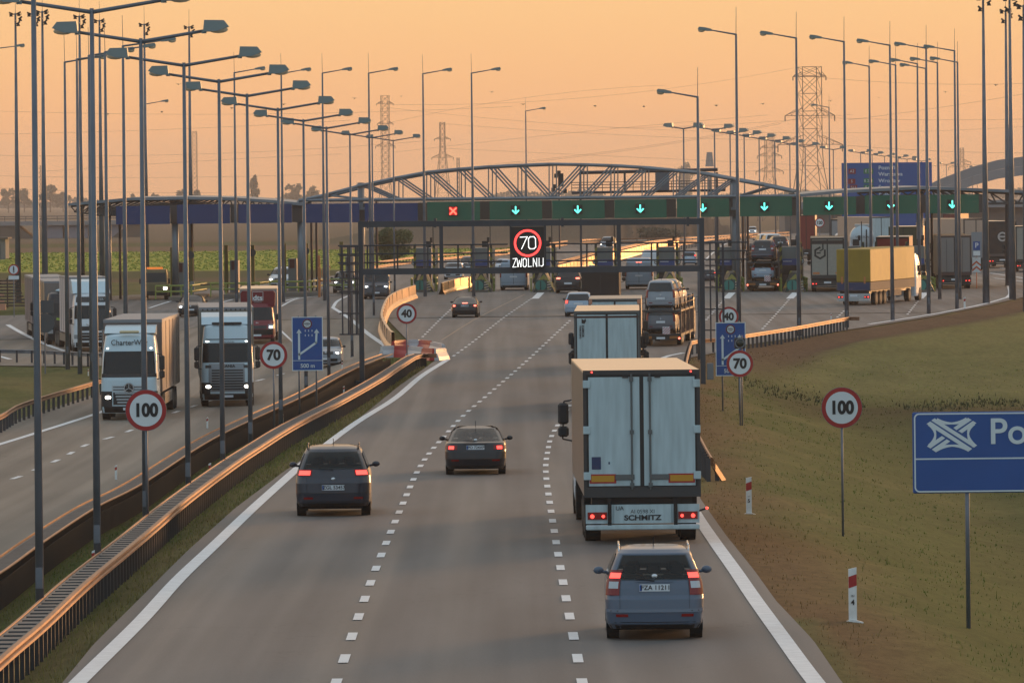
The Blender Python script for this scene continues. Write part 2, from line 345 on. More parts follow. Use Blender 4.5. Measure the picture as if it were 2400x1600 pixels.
# ------------------------------------------------------------------ roads
def asphalt(name, c, c2, joint=0):
    m = bpy.data.materials.new(name); m.use_nodes = True; n = m.node_tree.nodes; L = m.node_tree.links; b = n['Principled BSDF']
    t = n.new('ShaderNodeTexCoord'); mp = n.new('ShaderNodeMapping'); mp.inputs['Scale'].default_value = (1, .12, 1); L.new(t.outputs['Object'], mp.inputs[0])
    a = n.new('ShaderNodeTexNoise'); a.inputs['Scale'].default_value = .55; a.inputs['Detail'].default_value = 5; L.new(mp.outputs[0], a.inputs['Vector'])
    fine = n.new('ShaderNodeTexNoise'); fine.inputs['Scale'].default_value = 30; fine.inputs['Detail'].default_value = 3; L.new(t.outputs['Object'], fine.inputs['Vector'])
    r = n.new('ShaderNodeMapRange'); r.inputs['From Min'].default_value = .35; r.inputs['From Max'].default_value = .65; L.new(a.outputs['Fac'], r.inputs['Value'])
    mi = n.new('ShaderNodeMix'); mi.data_type = 'RGBA'; L.new(r.outputs[0], mi.inputs[0]); mi.inputs[6].default_value = (*c, 1); mi.inputs[7].default_value = (*c2, 1)
    m2 = n.new('ShaderNodeMix'); m2.data_type = 'RGBA'; m2.blend_type = 'MULTIPLY'; m2.inputs[0].default_value = .5
    r2 = n.new('ShaderNodeMapRange'); r2.inputs['To Min'].default_value = .45; r2.inputs['To Max'].default_value = 1.5; L.new(fine.outputs['Fac'], r2.inputs['Value'])
    L.new(mi.outputs[2], m2.inputs[6]); L.new(r2.outputs[0], m2.inputs[7]); wt = n.new('ShaderNodeTexNoise'); wt.inputs['Scale'].default_value = 1.1; wt.inputs['Detail'].default_value = 3; mp3 = n.new('ShaderNodeMapping'); mp3.inputs['Scale'].default_value = (1, .004, 1); L.new(t.outputs['Object'], mp3.inputs[0]); L.new(mp3.outputs[0], wt.inputs['Vector'])
    r4 = n.new('ShaderNodeMapRange'); r4.inputs['From Min'].default_value = .35; r4.inputs['From Max'].default_value = .65; r4.inputs['To Min'].default_value = .87; r4.inputs['To Max'].default_value = 1.08; L.new(wt.outputs['Fac'], r4.inputs['Value'])
    m5 = n.new('ShaderNodeVectorMath'); m5.operation = 'SCALE'; L.new(m2.outputs[2], m5.inputs[0]); L.new(r4.outputs[0], m5.inputs['Scale'])
    vo = n.new('ShaderNodeTexVoronoi'); vo.feature = 'DISTANCE_TO_EDGE'; vo.inputs['Scale'].default_value = .12; mp4 = n.new('ShaderNodeMapping'); mp4.inputs['Scale'].default_value = (1.6, .35, 1); dn = n.new('ShaderNodeTexNoise'); dn.inputs['Scale'].default_value = .8; dn.inputs['Detail'].default_value = 5
    ad_ = n.new('ShaderNodeVectorMath'); ad_.operation = 'MULTIPLY_ADD'; L.new(t.outputs['Object'], dn.inputs['Vector']); L.new(dn.outputs['Color'], ad_.inputs[0]); ad_.inputs[1].default_value = (4, 4, 0); L.new(t.outputs['Object'], ad_.inputs[2]); L.new(ad_.outputs[0], mp4.inputs[0]); L.new(mp4.outputs[0], vo.inputs['Vector'])
    cr = n.new('ShaderNodeMapRange'); cr.inputs['From Max'].default_value = .0022; cr.inputs['To Min'].default_value = .72; L.new(vo.outputs['Distance'], cr.inputs['Value'])
    m6 = n.new('ShaderNodeVectorMath'); m6.operation = 'SCALE'; L.new(m5.outputs[0], m6.inputs[0]); L.new(cr.outputs[0], m6.inputs['Scale']); L.new(m6.outputs[0], b.inputs['Base Color'])
    # wheel tracks polished along the lanes: less rough
    wv = n.new('ShaderNodeTexNoise'); wv.inputs['Scale'].default_value = .9; mp2 = n.new('ShaderNodeMapping'); mp2.inputs['Scale'].default_value = (1, .01, 1); L.new(t.outputs['Object'], mp2.inputs[0]); L.new(mp2.outputs[0], wv.inputs['Vector'])
    r3 = n.new('ShaderNodeMapRange'); r3.inputs['From Min'].default_value = .35; r3.inputs['From Max'].default_value = .65; r3.inputs['To Min'].default_value = .58; r3.inputs['To Max'].default_value = .82; L.new(wv.outputs['Fac'], r3.inputs['Value']); L.new(r3.outputs[0], b.inputs['Roughness'])
    bp = n.new('ShaderNodeBump'); bp.inputs['Strength'].default_value = .25; bp.inputs['Distance'].default_value = .01; L.new(fine.outputs['Fac'], bp.inputs['Height']); L.new(bp.outputs[0], b.inputs['Normal'])
    b.inputs['Specular IOR Level'].default_value = .3
    return m
m_asph = asphalt('asphalt', (.122, .115, .110), (.151, .142, .136))
m_conc = asphalt('pale concrete paving', (.16, .138, .115), (.20, .172, .142))
def strip(name, f0, f1, y0, y1, mt, dy=1.6, nc=24, dz=0):
    P = []; y = y0
    while y < y1 + .01:
        a, b_ = float(f0(y)), float(f1(y)); xs = np.linspace(a, b_, nc); z = roadz(xs, np.full(nc, y)) + dz
        P.append([(float(x), y, float(q)) for x, q in zip(xs, z)]); y += dy if y < 600 else dy * 6
    mb = MB(); mb.smooth = True; mb.grid(P); return tag(mb.build(name, mt), kind='structure')
strip('road', fM, fR, 62, YMED, m_asph)
strip('road_oncoming', fO, fN, 62, YMED, m_conc)
strip('toll_plaza_pavement', fO, fR, YMED + .002, 1500, m_asph, nc=60)
# painted lines
m_line = mat('road paint', (.70, .71, .72), .6, noise=.12, nscale=3)
m_faint = mat('worn road paint', (.34, .33, .31), .7, noise=.4, nscale=2)
lines = MB(); lines.m(m_line)
def ribbon(mb, path, wd, dz=.014):
    P = []
    for i, p in enumerate(path):
        a = path[max(i - 1, 0)]; c = path[min(i + 1, len(path) - 1)]; d = Vector((c.x - a.x, c.y - a.y, 0)).normalized(); r = Vector((d.y, -d.x, 0)) * wd / 2
        row = []
        for s_ in (-1, 1):
            x, y = p.x + r.x * s_, p.y + r.y * s_; row.append((x, y, float(roadz(x, y)) + dz))
        P.append(row)
    if len(P) > 1: mb.grid(P)
def dashes(mb, path, wd, on, gap, dz=.014, start=0):
    L_ = 0; segs = []; cum = [0]
    for a, c in zip(path[:-1], path[1:]): L_ += (c - a).length; cum.append(L_)
    def pt(s):
        i = min(max(np.searchsorted(cum, s) - 1, 0), len(path) - 2); t = (s - cum[i]) / max(cum[i + 1] - cum[i], 1e-6); return path[i].lerp(path[i + 1], min(t, 1))
    s = start
    while s + on < L_: ribbon(mb, [pt(s), pt(s + on / 2), pt(s + on)], wd, dz); s += on + gap
solid = lambda l, wd=.25, mb=lines: ribbon(mb, pxpath(l), wd)
dash = lambda l, wd=.17, on=1.9, gap=3.4, mb=lines: dashes(mb, pxpath(l), wd, on, gap)
solid([(60, 1720), (203, 1580), (330, 1455), (418, 1358), (500, 1280), (614, 1172), (740, 1062), (830, 994), (925, 934), (990, 880), (1050, 842)], .30)
solid([(2030, 1740), (1912, 1600), (1838, 1500), (1770, 1406), (1725, 1340), (1675, 1270), (1632, 1205), (1600, 1140), (1575, 1050), (1562, 960), (1550, 900), (1535, 864), (1556, 838), (1602, 827)], .30)
dash([(759, 1680), (804, 1553), (879, 1338), (950, 1167), (981, 1100), (1009, 1059), (1039, 1025), (1082, 978), (1140, 928), (1230, 850), (1340, 747)])
dash([(1380, 1680), (1356, 1553), (1315, 1338), (1286, 1162), (1279, 1097), (1284, 1057), (1293, 1022), (1320, 975), (1350, 930), (1390, 880)])
dash([(1062, 835), (1110, 800), (1180, 745), (1250, 697)], .15, 1.9, 3.0)
dash([(990, 790), (1030, 750), (1060, 722)], .15, 1.9, 3.0)
dash([(1787, 771), (1820, 735), (1854, 697)], .15, 1.9, 3.0)
dash([(1655, 750), (1690, 710), (1700, 700)], .15, 1.9, 3.0)
dash([(1962, 744), (1990, 718)], .15, 1.9, 3.0)
dash([(2127, 737), (2150, 708), (2160, 697)], .15, 1.9, 3.0)
for q in (1260, 1708, 1857, 2161):   # arrow heads where the islands begin
    a = gp(q - 6, 700); c = gp(q + 8, 686); ribbon(lines, [a, a.lerp(c, .5), c], .55)
    a = gp(q - 12, 684.5); c = gp(q + 26, 684.5); ribbon(lines, [a, a.lerp(c, .5), c], .25)
solid([(2036, 760), (2176, 738), (2247, 725), (2312, 711), (2361, 697)], .3); solid([(2361, 697), (2368, 686), (2361, 664)], .3)
# oncoming carriageway
solid([(-300, 1125), (0, 1041), (90, 1013), (230, 968), (330, 930)], .3)
dash([(-200, 1190), (0, 1131), (46, 1117), (78, 1103), (144, 1074), (206, 1041), (285, 1017), (400, 970), (500, 937)], .2, 2.4, 4.6)
dash([(600, 893), (650, 880), (740, 845)], .2, 2.4, 4.6)
solid([(18, 761), (60, 785), (110, 808), (152, 823)], .35); solid([(-20, 830), (24, 842)], .3)
solid([(650, 768), (720, 832), (770, 850)], .15); solid([(655, 720), (700, 700), (790, 690)], .2); solid([(780, 721), (830, 755), (905, 812)], .3); solid([(780, 721), (792, 705), (825, 690)], .25)
solid([(350, 722), (400, 706)], .25); solid([(480, 722), (545, 702)], .25); solid([(655, 708), (700, 698)], .25)
solid([(905, 725), (945, 700), (975, 690)], .22)
for pts in ([(1450, 592), (1520, 583), (1600, 572)], [(1640, 620), (1700, 572), (1760, 556)], [(1200, 598), (1300, 580)], [(2330, 652), (2400, 660)], [(2320, 640), (2400, 652)], [(2290, 620), (2400, 636)]): solid(pts, .25)
lines.build('road_markings', None, kind='structure')
fl = MB(); fl.m(m_faint)
for y, x0, x1 in ((719, 975, 1300), (730, 980, 1330), (702, 1000, 1320), (708, 990, 1340), (695, 1060, 1340), (690.5, 1060, 1340), (699, 1000, 1330), (713, 985, 1320), (690, 1640, 2160), (694.5, 1640, 2160), (699, 1620, 2130), (704, 1610, 2140), (712, 1610, 1750), (690, 2170, 2360), (695, 2170, 2340), (700, 2170, 2330), (706, 2175, 2300), (723, 1680, 1900), (745, 1650, 2000)):
    a = gp(x0, y + (1200 - x0) * .0105 * 0); c = gp(x1, y - (x1 - x0) * .008); ribbon(fl, [a.lerp(c, k / 12) for k in range(13)], .16, .012)
fl.build('rumble_lines', None, kind='structure')
so_ = MB(); so_.m(mat('warm joint sealer', (.30, .22, .15), .6, noise=.3, nscale=2))
for y, x0, x1 in ((820, 1110, 1240), (822, 1262, 1330), (773, 1160, 1292), (774, 1318, 1345), (740, 1200, 1310), (740, 1120, 1165), (738, 980, 1040)):
    a = gp(x0, y); c = gp(x1, y - (x1 - x0) * .008); ribbon(so_, [a.lerp(c, k / 10) for k in range(11)], .3, .012)
ribbon(so_, pxpath([(1035, 797), (1120, 745), (1230, 690)]), .10, .012)
so_.build('pavement_joints', None, kind='structure')
ORD = ['nearest', 'second nearest', 'third nearest', 'fourth nearest', 'fifth nearest', 'sixth nearest', 'seventh nearest', 'eighth nearest', 'ninth nearest', 'tenth nearest', 'eleventh nearest', 'twelfth nearest', 'thirteenth nearest', 'fourteenth nearest', 'fifteenth nearest', 'sixteenth nearest']
ORL = ['first', 'second', 'third', 'fourth', 'fifth', 'sixth', 'seventh', 'eighth', 'ninth', 'tenth', 'eleventh', 'twelfth', 'thirteenth', 'fourteenth', 'fifteenth', 'sixteenth']
def yfor(px, py, h, Y0=300, off=0):
    """depth at which something h metres above the road shows at this pixel"""
    a, b = ray(px, py); Y = Y0
    for _ in range(60): 
        z = float(roadz(a * Y, Y)) - off + h; Y = .5 * Y + .5 * max(40, (z - ZC) / b)
    return Y
# ------------------------------------------------------------------ lamps
m_lens = mat('lamp glass', (.62, .50, .36), .15)
m_head = mat('lamp housing grey green', (.19, .235, .235), .4, .1)
def lamp_head(parent, x, z, s, k=1.0, simple=False, y=0):
    h = MB(); sg = s
    prof = [(0, -.02), (.03, .26), (.50, .25), (.62, .10), (.34, -.01)]
    h.prism([(x + sg * a * k, z + b_ * k) for a, b_ in prof], 'y', y - .16 * k, y + .16 * k); h.box((x + sg * .02 * k, y, z - .02 * k), (.12 * k, .1 * k, .08 * k))
    o = h.build('lamp_head', m_head, parent)
    if not simple:
        q = MB(); q.smooth = True; q.ball((x + sg * .36 * k, y, z + .03 * k), (.24 * k, .13 * k, .09 * k)); q.build('lamp_glass', m_lens, o)
def pole_mesh(h, r0, r1, base=True):
    p = MB(); p.smooth = True; p.cyl((0, 0, -.6), (0, 0, h), r0, r1, n=14)
    return p
def twin_lamp(h=12.1, k=1.0, arm=1.5, r0=.085, r1=.046, simple=False):
    t = thing('twin_arm_street_lamp', (0, 0, 0))
    pole_mesh(h + .08, r0, r1).build('pole', M_pole(), t)
    if not simple:
        c = MB(); c.cyl((0, 0, -.3), (0, 0, .12), r0 * 1.35, r0 * 1.2, n=14); c.build('pole_base', M_pole(), t)
        d = MB(); d.box((0, -r0 * .97, 1.15), (.13, .02, .38)); d.build('service_door', M_galv(), t)
    for s in (-1, 1):
        a = MB(); a.smooth = True; a.cyl((0, 0, h), (s * arm, 0, h + .24 * arm / 1.5), .045 * k, .038 * k, n=8); a.build('arm', M_pole(), t)
        lamp_head(t, s * arm, h + .24 * arm / 1.5, s, k, simple)
    return t
junc = [(78, -52), (215, 29), (330, 98), (431, 154), (513, 192), (579, 225.5), (651, 258), (711, 284), (765, 301), (820, 316), (872, 323), (921.6, 330)]
proto = twin_lamp(); Y100 = yfor(330, 98, 12.1, 180, .08) - .4
for i, (x, y) in enumerate(junc):
    Y = yfor(x, y, 12.1, 180, .08); p = at(x, y, Y); o = proto if i == 0 else copy_tree(proto)
    o.location = (p.x, p.y, p.z - 12.1)
    tag(o, f'tall grey twin-arm street lamp standing between the median barriers, {ORD[i]} to the camera', 'street lamp', 'twin-arm street lamps in the median')
# far twin row on the right
fj = [(1602, 302), (1674.5, 304.5), (1711, 313.5), (1744, 318.5), (1779, 325), (1816, 331), (1851, 337.5), (1887, 343.5), (1953, 351), (2017, 358.5), (2044, 363), (2073, 366.5), (2105, 370), (2126, 373.5), (2160, 378), (2218, 386), (2290, 394)]
proto = twin_lamp(15.6, 2.0, 1.35, .12, .09, True)
for i, (x, y) in enumerate(fj):
    Y = yfor(x, y, 15.6, 800); p = at(x, y, Y); o = proto if i == 0 else copy_tree(proto); o.location = (p.x, p.y, p.z - 15.6); o.rotation_euler = (0, 0, R(-22))
    tag(o, f'small distant twin-arm lamp in the hazy row beyond the toll plaza, {ORL[i] if i < 16 else "last"} from the left', 'street lamp', 'distant twin-arm lamps beyond the plaza')
# tall single-arm lamps with lightning rods
def arm_lamp(h, s, arm=1.35, k=1.0, lo=0):
    t = thing('single_arm_street_lamp', (0, 0, 0))
    p = MB(); p.smooth = True; p.cyl((0, 0, -1.8), (0, 0, h), .145, .06, n=14); p.build('pole', M_pole(), t)
    r = MB(); r.cyl((0, 0, h), (-s * .02, 0, h + 1.5), .018, .012, n=6); r.build('lightning_rod', M_pole(), t)
    a = MB(); a.cyl((0, 0, h - .03), (s * arm, 0, h + .22), .05, .035, n=8); a.build('arm', M_pole(), t)
    hd = MB(); x = s * arm; z = h + .22
    hd.prism([(x, z - .05), (x, z + .07), (x + s * .35, z + .16), (x + s * .70, z + .20), (x + s * .78, z + .06), (x + s * .45, z), (x + s * .28, z - .04)][::s], 'y', -.14, .14); o = hd.build('lamp_head', m_head, t)
    q = MB(); q.smooth = True; q.ball((x + s * .56, 0, z + .0), (.2, .11, .11)); q.build('lamp_glass', m_lens, o)
    d = MB(); d.box((0, -.165, 1.0), (.12, .02, .4)); d.build('service_door', M_galv(), t)
    return t
# (pole x, top y, direction, base y or None, height)
AL = [(1635, 226.5, -1, 846, 0, 'beside the gantry leg'), (1725, 80, -1, None, 17.2, 'beside the right 40 sign'), (1866, 88.5, -1, 793, 0, ''), (1978, 97, -1, 773, 0, ''), (2085.5, 105.5, -1, 756, 0, ''), (2170.5, 112.4, -1, 740, 0, ''), (2237, 118.5, -1, 729, 0, '')]
rng_l = ['in the gap beside the right gantry leg', 'rising behind the right 40 limit sign', 'on the right verge where the guard rail passes', 'at the end of the right guard rail', 'on the right verge before the yellow truck', 'on the right verge between yellow and grey truck', 'on the right verge before the grey truck']
for (x, yt, s, yb, h, _), lb in zip(AL, rng_l):
    if yb:
        bx = x + (yb - yt) * math.tan(TH); p = gp(bx, yb, -.15, fn=lambda a, c: roadz(a, c)); top = at(x, yt, p.y); h = top.z - p.z; k = top
    else: k = at(x, yt, yfor(x, yt, h, 330)); p = Vector((k.x, k.y, k.z - h))
    o = arm_lamp(h, s); o.location = (k.x, k.y, k.z - h)
    tag(o, f'tall single-arm lamp with lightning rod {lb}', 'street lamp', 'single-arm lamps on the right')
AR = [(2037, 155, -1, 'thin single-arm lamp behind the canopy just left of the route sign edge'), (2099, 152, -1, 'thin single-arm lamp behind the canopy over the middle of the route sign'), (2150, 149, -1, 'thin single-arm lamp behind the canopy, its head left of a lower twin'), (2169.5, 160, -1, 'lower thin single-arm lamp right behind the verge lamp in front of the grey truck'), (2197, 146.5, -1, 'thin single-arm lamp rising behind the right edge of the route sign'), (2244, 145.5, -1, 'thin single-arm lamp hidden close behind the rightmost verge lamp'), (1943, 251.5, -1, 'short looking far lamp in front of the big pylon'),
      (549, 170, 1, 'single-arm lamp behind the left canopy, first from the left'), (659, 172, 1, 'single-arm lamp behind the left canopy, second from the left'), (755.5, 171, 1, 'single-arm lamp behind the blue panels, third from the left'), (864, 171, 1, 'single-arm lamp rising at the left end of the arch'), (991, 172.5, 1, 'single-arm lamp rising over the red cross panel'), (1105, 171, 1, 'single-arm lamp rising behind the arch, left of its crest'), (1232, 260, 1, 'short looking far lamp rising under the crest of the arch'),
      (342, 243.5, 1, 'lower single-arm lamp close behind the third twin-arm lamp on the left')]
for x, yt, s, lb in AR:
    Y = yfor(x, yt, 17.2, 500); Y = min(Y, 720); k = at(x, yt, Y); o = arm_lamp(17.2, s, 1.5 if s > 0 else 1.25); o.location = (k.x, k.y, k.z - 17.2); tag(o, 'grey ' + lb, 'street lamp', 'single-arm lamps round the toll plaza')
for x, yt, arm, lb in ((151.5, 145, 1.6, 'leftmost of the receding row on the left, arm to the right'), (180, 138, 1.9, 'second of the receding row on the left'), (208, 129.5, 1.7, 'third of the receding row on the left'), (246, 121, 1.9, 'fourth of the receding row on the left'), (288, 107, 1.9, 'fifth of the receding row on the left')):
    Y = yfor(x, yt, 17.2, 400); k = at(x, yt, Y); o = arm_lamp(17.2, 1, arm); o.location = (k.x, k.y, k.z - 17.2); tag(o, 'grey single-arm lamp, ' + lb, 'street lamp', 'single-arm lamps round the toll plaza')
k = at(-30, 116, 470); o = arm_lamp(17.2, 1, 2.2); o.location = (k.x, k.y, k.z - 17.2); tag(o, 'lamp at the left edge of the photo with only arm and head in view', 'street lamp', 'single-arm lamps round the toll plaza')
# floodlight masts
def flood_mast(h, s):
    t = thing('floodlight_mast', (0, 0, 0)); p = MB(); p.smooth = True; p.cyl((0, 0, -1.5), (0, 0, h), .27, .08, n=14); p.build('mast', M_pole(), t)
    r = MB(); r.cyl((0, 0, h), (0, 0, h + 1.6), .02, .012, n=6); r.build('lightning_rod', M_pole(), t)
    c = MB(); c.box((0, 0, h - .1), (1.0, .08, .08)); c.box((0, 0, h - .6), (.08, .9, .08)); c.build('crossarm', M_pole(), t)
    for dx, dz, a in ((-.42, .05, 25), (.36, .08, -28), (.5, -.32, -35), (s * .3, -.72, -40 * s)):
        f = MB(); f.box((dx * .8, -.1, h + dz - .08), (.34, .28, .12), (R(a), 'Y')); f.prism([(dx * .8 - .15, h + dz - .34), (dx * .8 + .15, h + dz - .34), (dx * .8 + .07, h + dz - .13), (dx * .8 - .07, h + dz - .13)], 'y', -.2, .05); f.build('floodlight', M_dark(), t)
    return t
for x, yt, Y, lb in ((36, 31, 480, 'leftmost, at the left edge of the photo'), (78.5, 31, 470, 'right behind the nearest twin-arm lamp'), (99, 26, 455, 'just right of the nearest twin-arm lamp'), (186, 37, 490, 'left of the second twin-arm lamp'), (233, 47, 520, 'right of the second twin-arm lamp'), (338, 56, 545, 'behind the third twin-arm lamp'), (443, 62, 560, 'behind the fourth twin-arm lamp'),
                     (2304, -8, 421, 'first from the left on the right verge'), (2357, 24, 480, 'slightly lower, second from the left on the right'), (2366, -6, 432, 'third on the right, close to its lower neighbour'), (2399, 12, 400, 'at the right edge of the photo')):
    k = at(x, yt, Y); z0 = float(roadz(k.x, k.y)) - .1; o = flood_mast(k.z - z0, 1 if x < 1000 else -1); o.location = (k.x, k.y, z0)
    tag(o, 'very tall grey floodlight mast, ' + lb, 'floodlight mast', 'floodlight masts round the plaza')
# ------------------------------------------------------------------ median barriers and guard rails
WB = [(0, .0), (.05, .03), (.05, .10), (.0, .14), (.0, .17), (.05, .21), (.05, .28), (0, .31), (-.012, .31), (-.012, .0)]
def rail_sweep(mb, path, dr, z0, sgn=1, k=1): mb.sweep(path, [(dr + sgn * u, z0 + .31 * (1 - k) + v * k) for u, v in (WB if sgn > 0 else WB[::-1])])
def shift(path, d):
    out = []
    for i, p in enumerate(path):
        a = path[max(i - 1, 0)]; c = path[min(i + 1, len(path) - 1)]; t = Vector((c.x - a.x, c.y - a.y, 0)).normalized(); out.append(p + Vector((t.y, -t.x, 0)) * d)
    return out
def resample(path, st):
    out = [path[0]]; acc = 0
    for a, c in zip(path[:-1], path[1:]):
        L_ = (c - a).length; s = st - acc
        while s <= L_: out.append(a.lerp(c, s / L_)); s += st
        acc = (acc + L_) % st if L_ else acc
    return out
m_slat = mat('dark grey slats', (.085, .095, .105), .55, .4, .3, 2)
def posts(t, R_, H, post, dz=0):
    near = sorted(R_, key=lambda p: p.y)[:100]; ps = MB(); ps.box((-.07, 0, H / 2 - .25), (post, .08, H + .4)); me = None; pm_ = mat('dark steel posts', (.05, .052, .058), .6, .3)
    for p in near:
        if me is None: o = ps.build('post', pm_, t); me = o.data
        else: o = bpy.data.objects.new('post', me); COLL.objects.link(o); o.parent = t
        o.location = p + Vector((0, 0, dz))
    rest = [p for p in R_ if not any(p is n for n in near)]
    if rest:
        ps = MB()
        for p in rest: ps.box((p.x - .07, p.y, p.z + dz + H / 2 - .25), (post, .08, H + .4))
        ps.build('far_posts', pm_, t, kind='stuff')
def barrier(name, topR, lab, width=.45, H=.62, pick=True, step=.30, z=None):
    path = pxpath(topR, H, 1.0); g0 = [Vector((p.x, p.y, p.z - H)) for p in path]
    t = thing(name, g0[0], 0, lab, 'crash barrier', 'double crash barriers'); o0 = g0[0]
    loc = [p - o0 for p in g0]
    for w_, sg in ((0, 1), (-width, -1)):
        r = MB()
        if pick: r.sweep(loc, [(w_ + sg * a, H + b_) for a, b_ in ((0, -.055), (.035, -.05), (.045, -.02), (.02, .0), (0, .0), (0, -.055))][::sg])
        else: rail_sweep(r, loc, w_, H - .33, sg, .66)
        r.build('rail_beam', M_rail(), t)
    sl_ = MB(); pk = MB(); rows_ = []
    for i, p in enumerate(resample(loc, step)):
        j = min(range(len(loc)), key=lambda q: (loc[q] - p).length_squared) if False else None
    R_ = resample(loc, step); 
    for i in range(len(R_) - 1):
        d = (R_[i + 1] - R_[i]); d.z = 0; d.normalize(); rt = Vector((d.y, -d.x, 0)); ang = math.atan2(rt.y, rt.x); rm = Matrix.Rotation(ang, 3, 'Z'); a = R_[i]; c = a + (R_[i + 1] - a) * .56; rows_.append([tuple(a - rt * u + Vector((0, 0, H - .04))) for u in (.02, .06, width - .06, width - .02)]); rows_.append([tuple(c - rt * u + Vector((0, 0, H - .04))) for u in (.02, .06, width - .06, width - .02)])
        if True:
            for k in ((-.02, -width + .02) if pick else (-width + .02,)):
                q = R_[i] + rt * (k - .03 if k > -.1 else k + .03); pk.box((q.x, q.y, q.z + H / 2 - .15), (.03, step * .62, H - .2), rm)
    sl_.grid(rows_); sl_.f = [f for k, f in enumerate(sl_.f) if not ((k // 3) % 2 == 1 and k % 3 == 1)]; sl_.mi = sl_.mi[:len(sl_.f)]; sl_.sm = sl_.sm[:len(sl_.f)]
    nv = len(sl_.v); nf = len(sl_.f); sl_.v += [(x, y, z - .03) for x, y, z in sl_.v]; sl_.f += [[i + nv for i in f][::-1] for f in sl_.f]; ed = {}
    for f in sl_.f[:nf]:
        for a, c in zip(f, f[1:] + f[:1]): ed[(a, c)] = 1
    for (a, c) in ed:
        if (c, a) not in ed: sl_.f.append([c, a, a + nv, c + nv])
    sl_.mi = [0] * len(sl_.f); sl_.sm = [False] * len(sl_.f)
    sl_.build('slat_top', m_slat, t); pk.build('picket_panel', mat('dark pickets', (.03, .03, .032), .9, spec=.1), t)
    if not pick: posts(t, resample(loc, 1.0), H - .15, .07)
    return t
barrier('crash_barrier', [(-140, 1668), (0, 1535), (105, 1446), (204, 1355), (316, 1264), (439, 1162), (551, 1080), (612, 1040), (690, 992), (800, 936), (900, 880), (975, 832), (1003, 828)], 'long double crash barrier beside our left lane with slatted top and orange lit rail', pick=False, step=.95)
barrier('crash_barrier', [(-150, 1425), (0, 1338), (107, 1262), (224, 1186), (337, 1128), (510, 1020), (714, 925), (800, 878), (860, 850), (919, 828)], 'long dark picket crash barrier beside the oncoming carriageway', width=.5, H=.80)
def guard_rail(pts, lab, H=.75, step=2.0, width=None, mtr=None, post=.12, smooth=True, beams=1):
    path = pxpath(pts, H, 1.5, smooth) if not isinstance(pts[0], Vector) else pts; g0 = [Vector((p.x, p.y, p.z - H)) for p in path]; o0 = g0[0]; loc = [p - o0 for p in g0]
    t = thing('guard_rail', o0, 0, lab, 'guard rail', 'guard rails along the roads')
    r = MB(); rail_sweep(r, loc, 0, H - .31, 1, .72)
    if beams > 1: rail_sweep(r, loc, 0, H - .75)
    r.build('rail_beam', mtr or M_rail(), t)
    if width: r = MB(); rail_sweep(r, loc, -width, H - .31, -1); r.build('rail_beam', M_rail(), t)
    R_ = resample(loc, step); posts(t, R_, H, post)
    if width:
        sl_ = MB()
        for i in range(len(R_) - 1):
            d = R_[i + 1] - R_[i]; rt = Vector((d.y, -d.x, 0)).normalized(); c = (R_[i] - rt * width / 2); sl_.box((c.x, c.y, c.z + H - .06), (width, step * .7, .03), Matrix.Rotation(math.atan2(rt.y, rt.x), 3, 'Z'))
        sl_.build('slat_top', m_slat, t)
    return t
guard_rail([(1632, 1005), (1612, 930), (1606, 861), (1618, 806), (1630, 796), (1700, 790), (1745, 783), (1860, 765), (1990, 742), (2014, 742)], 'guard rail on posts curving along the right edge of the plaza road', .75, 1.2)
path = [gp(1700, 1122, .05, fn=terr), gp(1676, 1085, .45), gp(1655, 1052, .75), gp(1625, 990, .75), gp(1602, 920, .75)]
guard_rail(smooth_path(path, 1.2), 'end terminal of the right guard rail dipping into the grass beside the big truck', .75, 1.0)
guard_rail([(-40, 818), (60, 819), (140, 822), (225, 827), (330, 833)], 'dark guard rail on posts between the slip road and the grass island on the left', .75, 1.6, mtr=M_galv())
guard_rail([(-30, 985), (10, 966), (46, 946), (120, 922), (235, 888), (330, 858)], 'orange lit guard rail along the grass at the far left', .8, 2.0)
guard_rail([(870, 614), (1000, 598), (1110, 589), (1190, 583), (1330, 563)], 'thin far guard rail behind the toll booths on the left of the exit road', .8, 4, beams=2)
guard_rail([(1362, 561), (1420, 559), (1600, 556), (1680, 552), (1760, 547), (1850, 543)], 'far double guard rail glowing along the road bend beyond the plaza', .9, 4, beams=2)
guard_rail([(1550, 578), (1620, 568), (1680, 558), (1765, 548)], 'second far guard rail just below the one along the road bend', .8, 4)
# concrete and steel barriers, orange sun glow put into their colours
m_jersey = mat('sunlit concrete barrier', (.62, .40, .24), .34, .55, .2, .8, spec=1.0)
m_steelb = mat('sun tinted polished steel plate', (.95, .66, .38), .32, .95, .15, .6)
JP = [(-.24, 0), (-.22, .12), (-.10, .28), (-.07, .9), (.07, .9), (.10, .28), (.22, .12), (.24, 0)]
def jersey(pts, lab, H=.9, mt=None, fence=False, sc=1):
    path = pxpath(pts, H, 1.0); o0 = Vector((path[0].x, path[0].y, path[0].z - H)); loc = [Vector((p.x, p.y, p.z - H)) - o0 for p in path]
    t = thing('concrete_barrier', o0, 0, lab, 'concrete barrier', 'concrete barriers in the plaza'); r = MB(); r.sweep(loc, [(u * sc, v / .9 * H) for u, v in JP]); r.build('barrier_wall', mt or m_jersey, t)
    if fence:
        r = MB(); rail_sweep(r, loc, .1, H + .15); r.build('rail_beam', M_rail(), t); posts(t, resample(loc, 2.0), .3, .06, H - .05)
    j = MB()
    for p in resample(loc, 8.0)[1:]: j.box((p.x, p.y, p.z + H / 2), (.22 * sc, .04, H * .98))
    j.build('joint_strips', mat('barrier joints', (.12, .09, .07), .7), t)
    return t
jersey([(921, 778), (912, 771), (899, 750), (895, 730), (908, 698), (929, 683), (950, 675), (972, 668)], 'curved concrete barrier glowing orange where the median opens', 1.0)
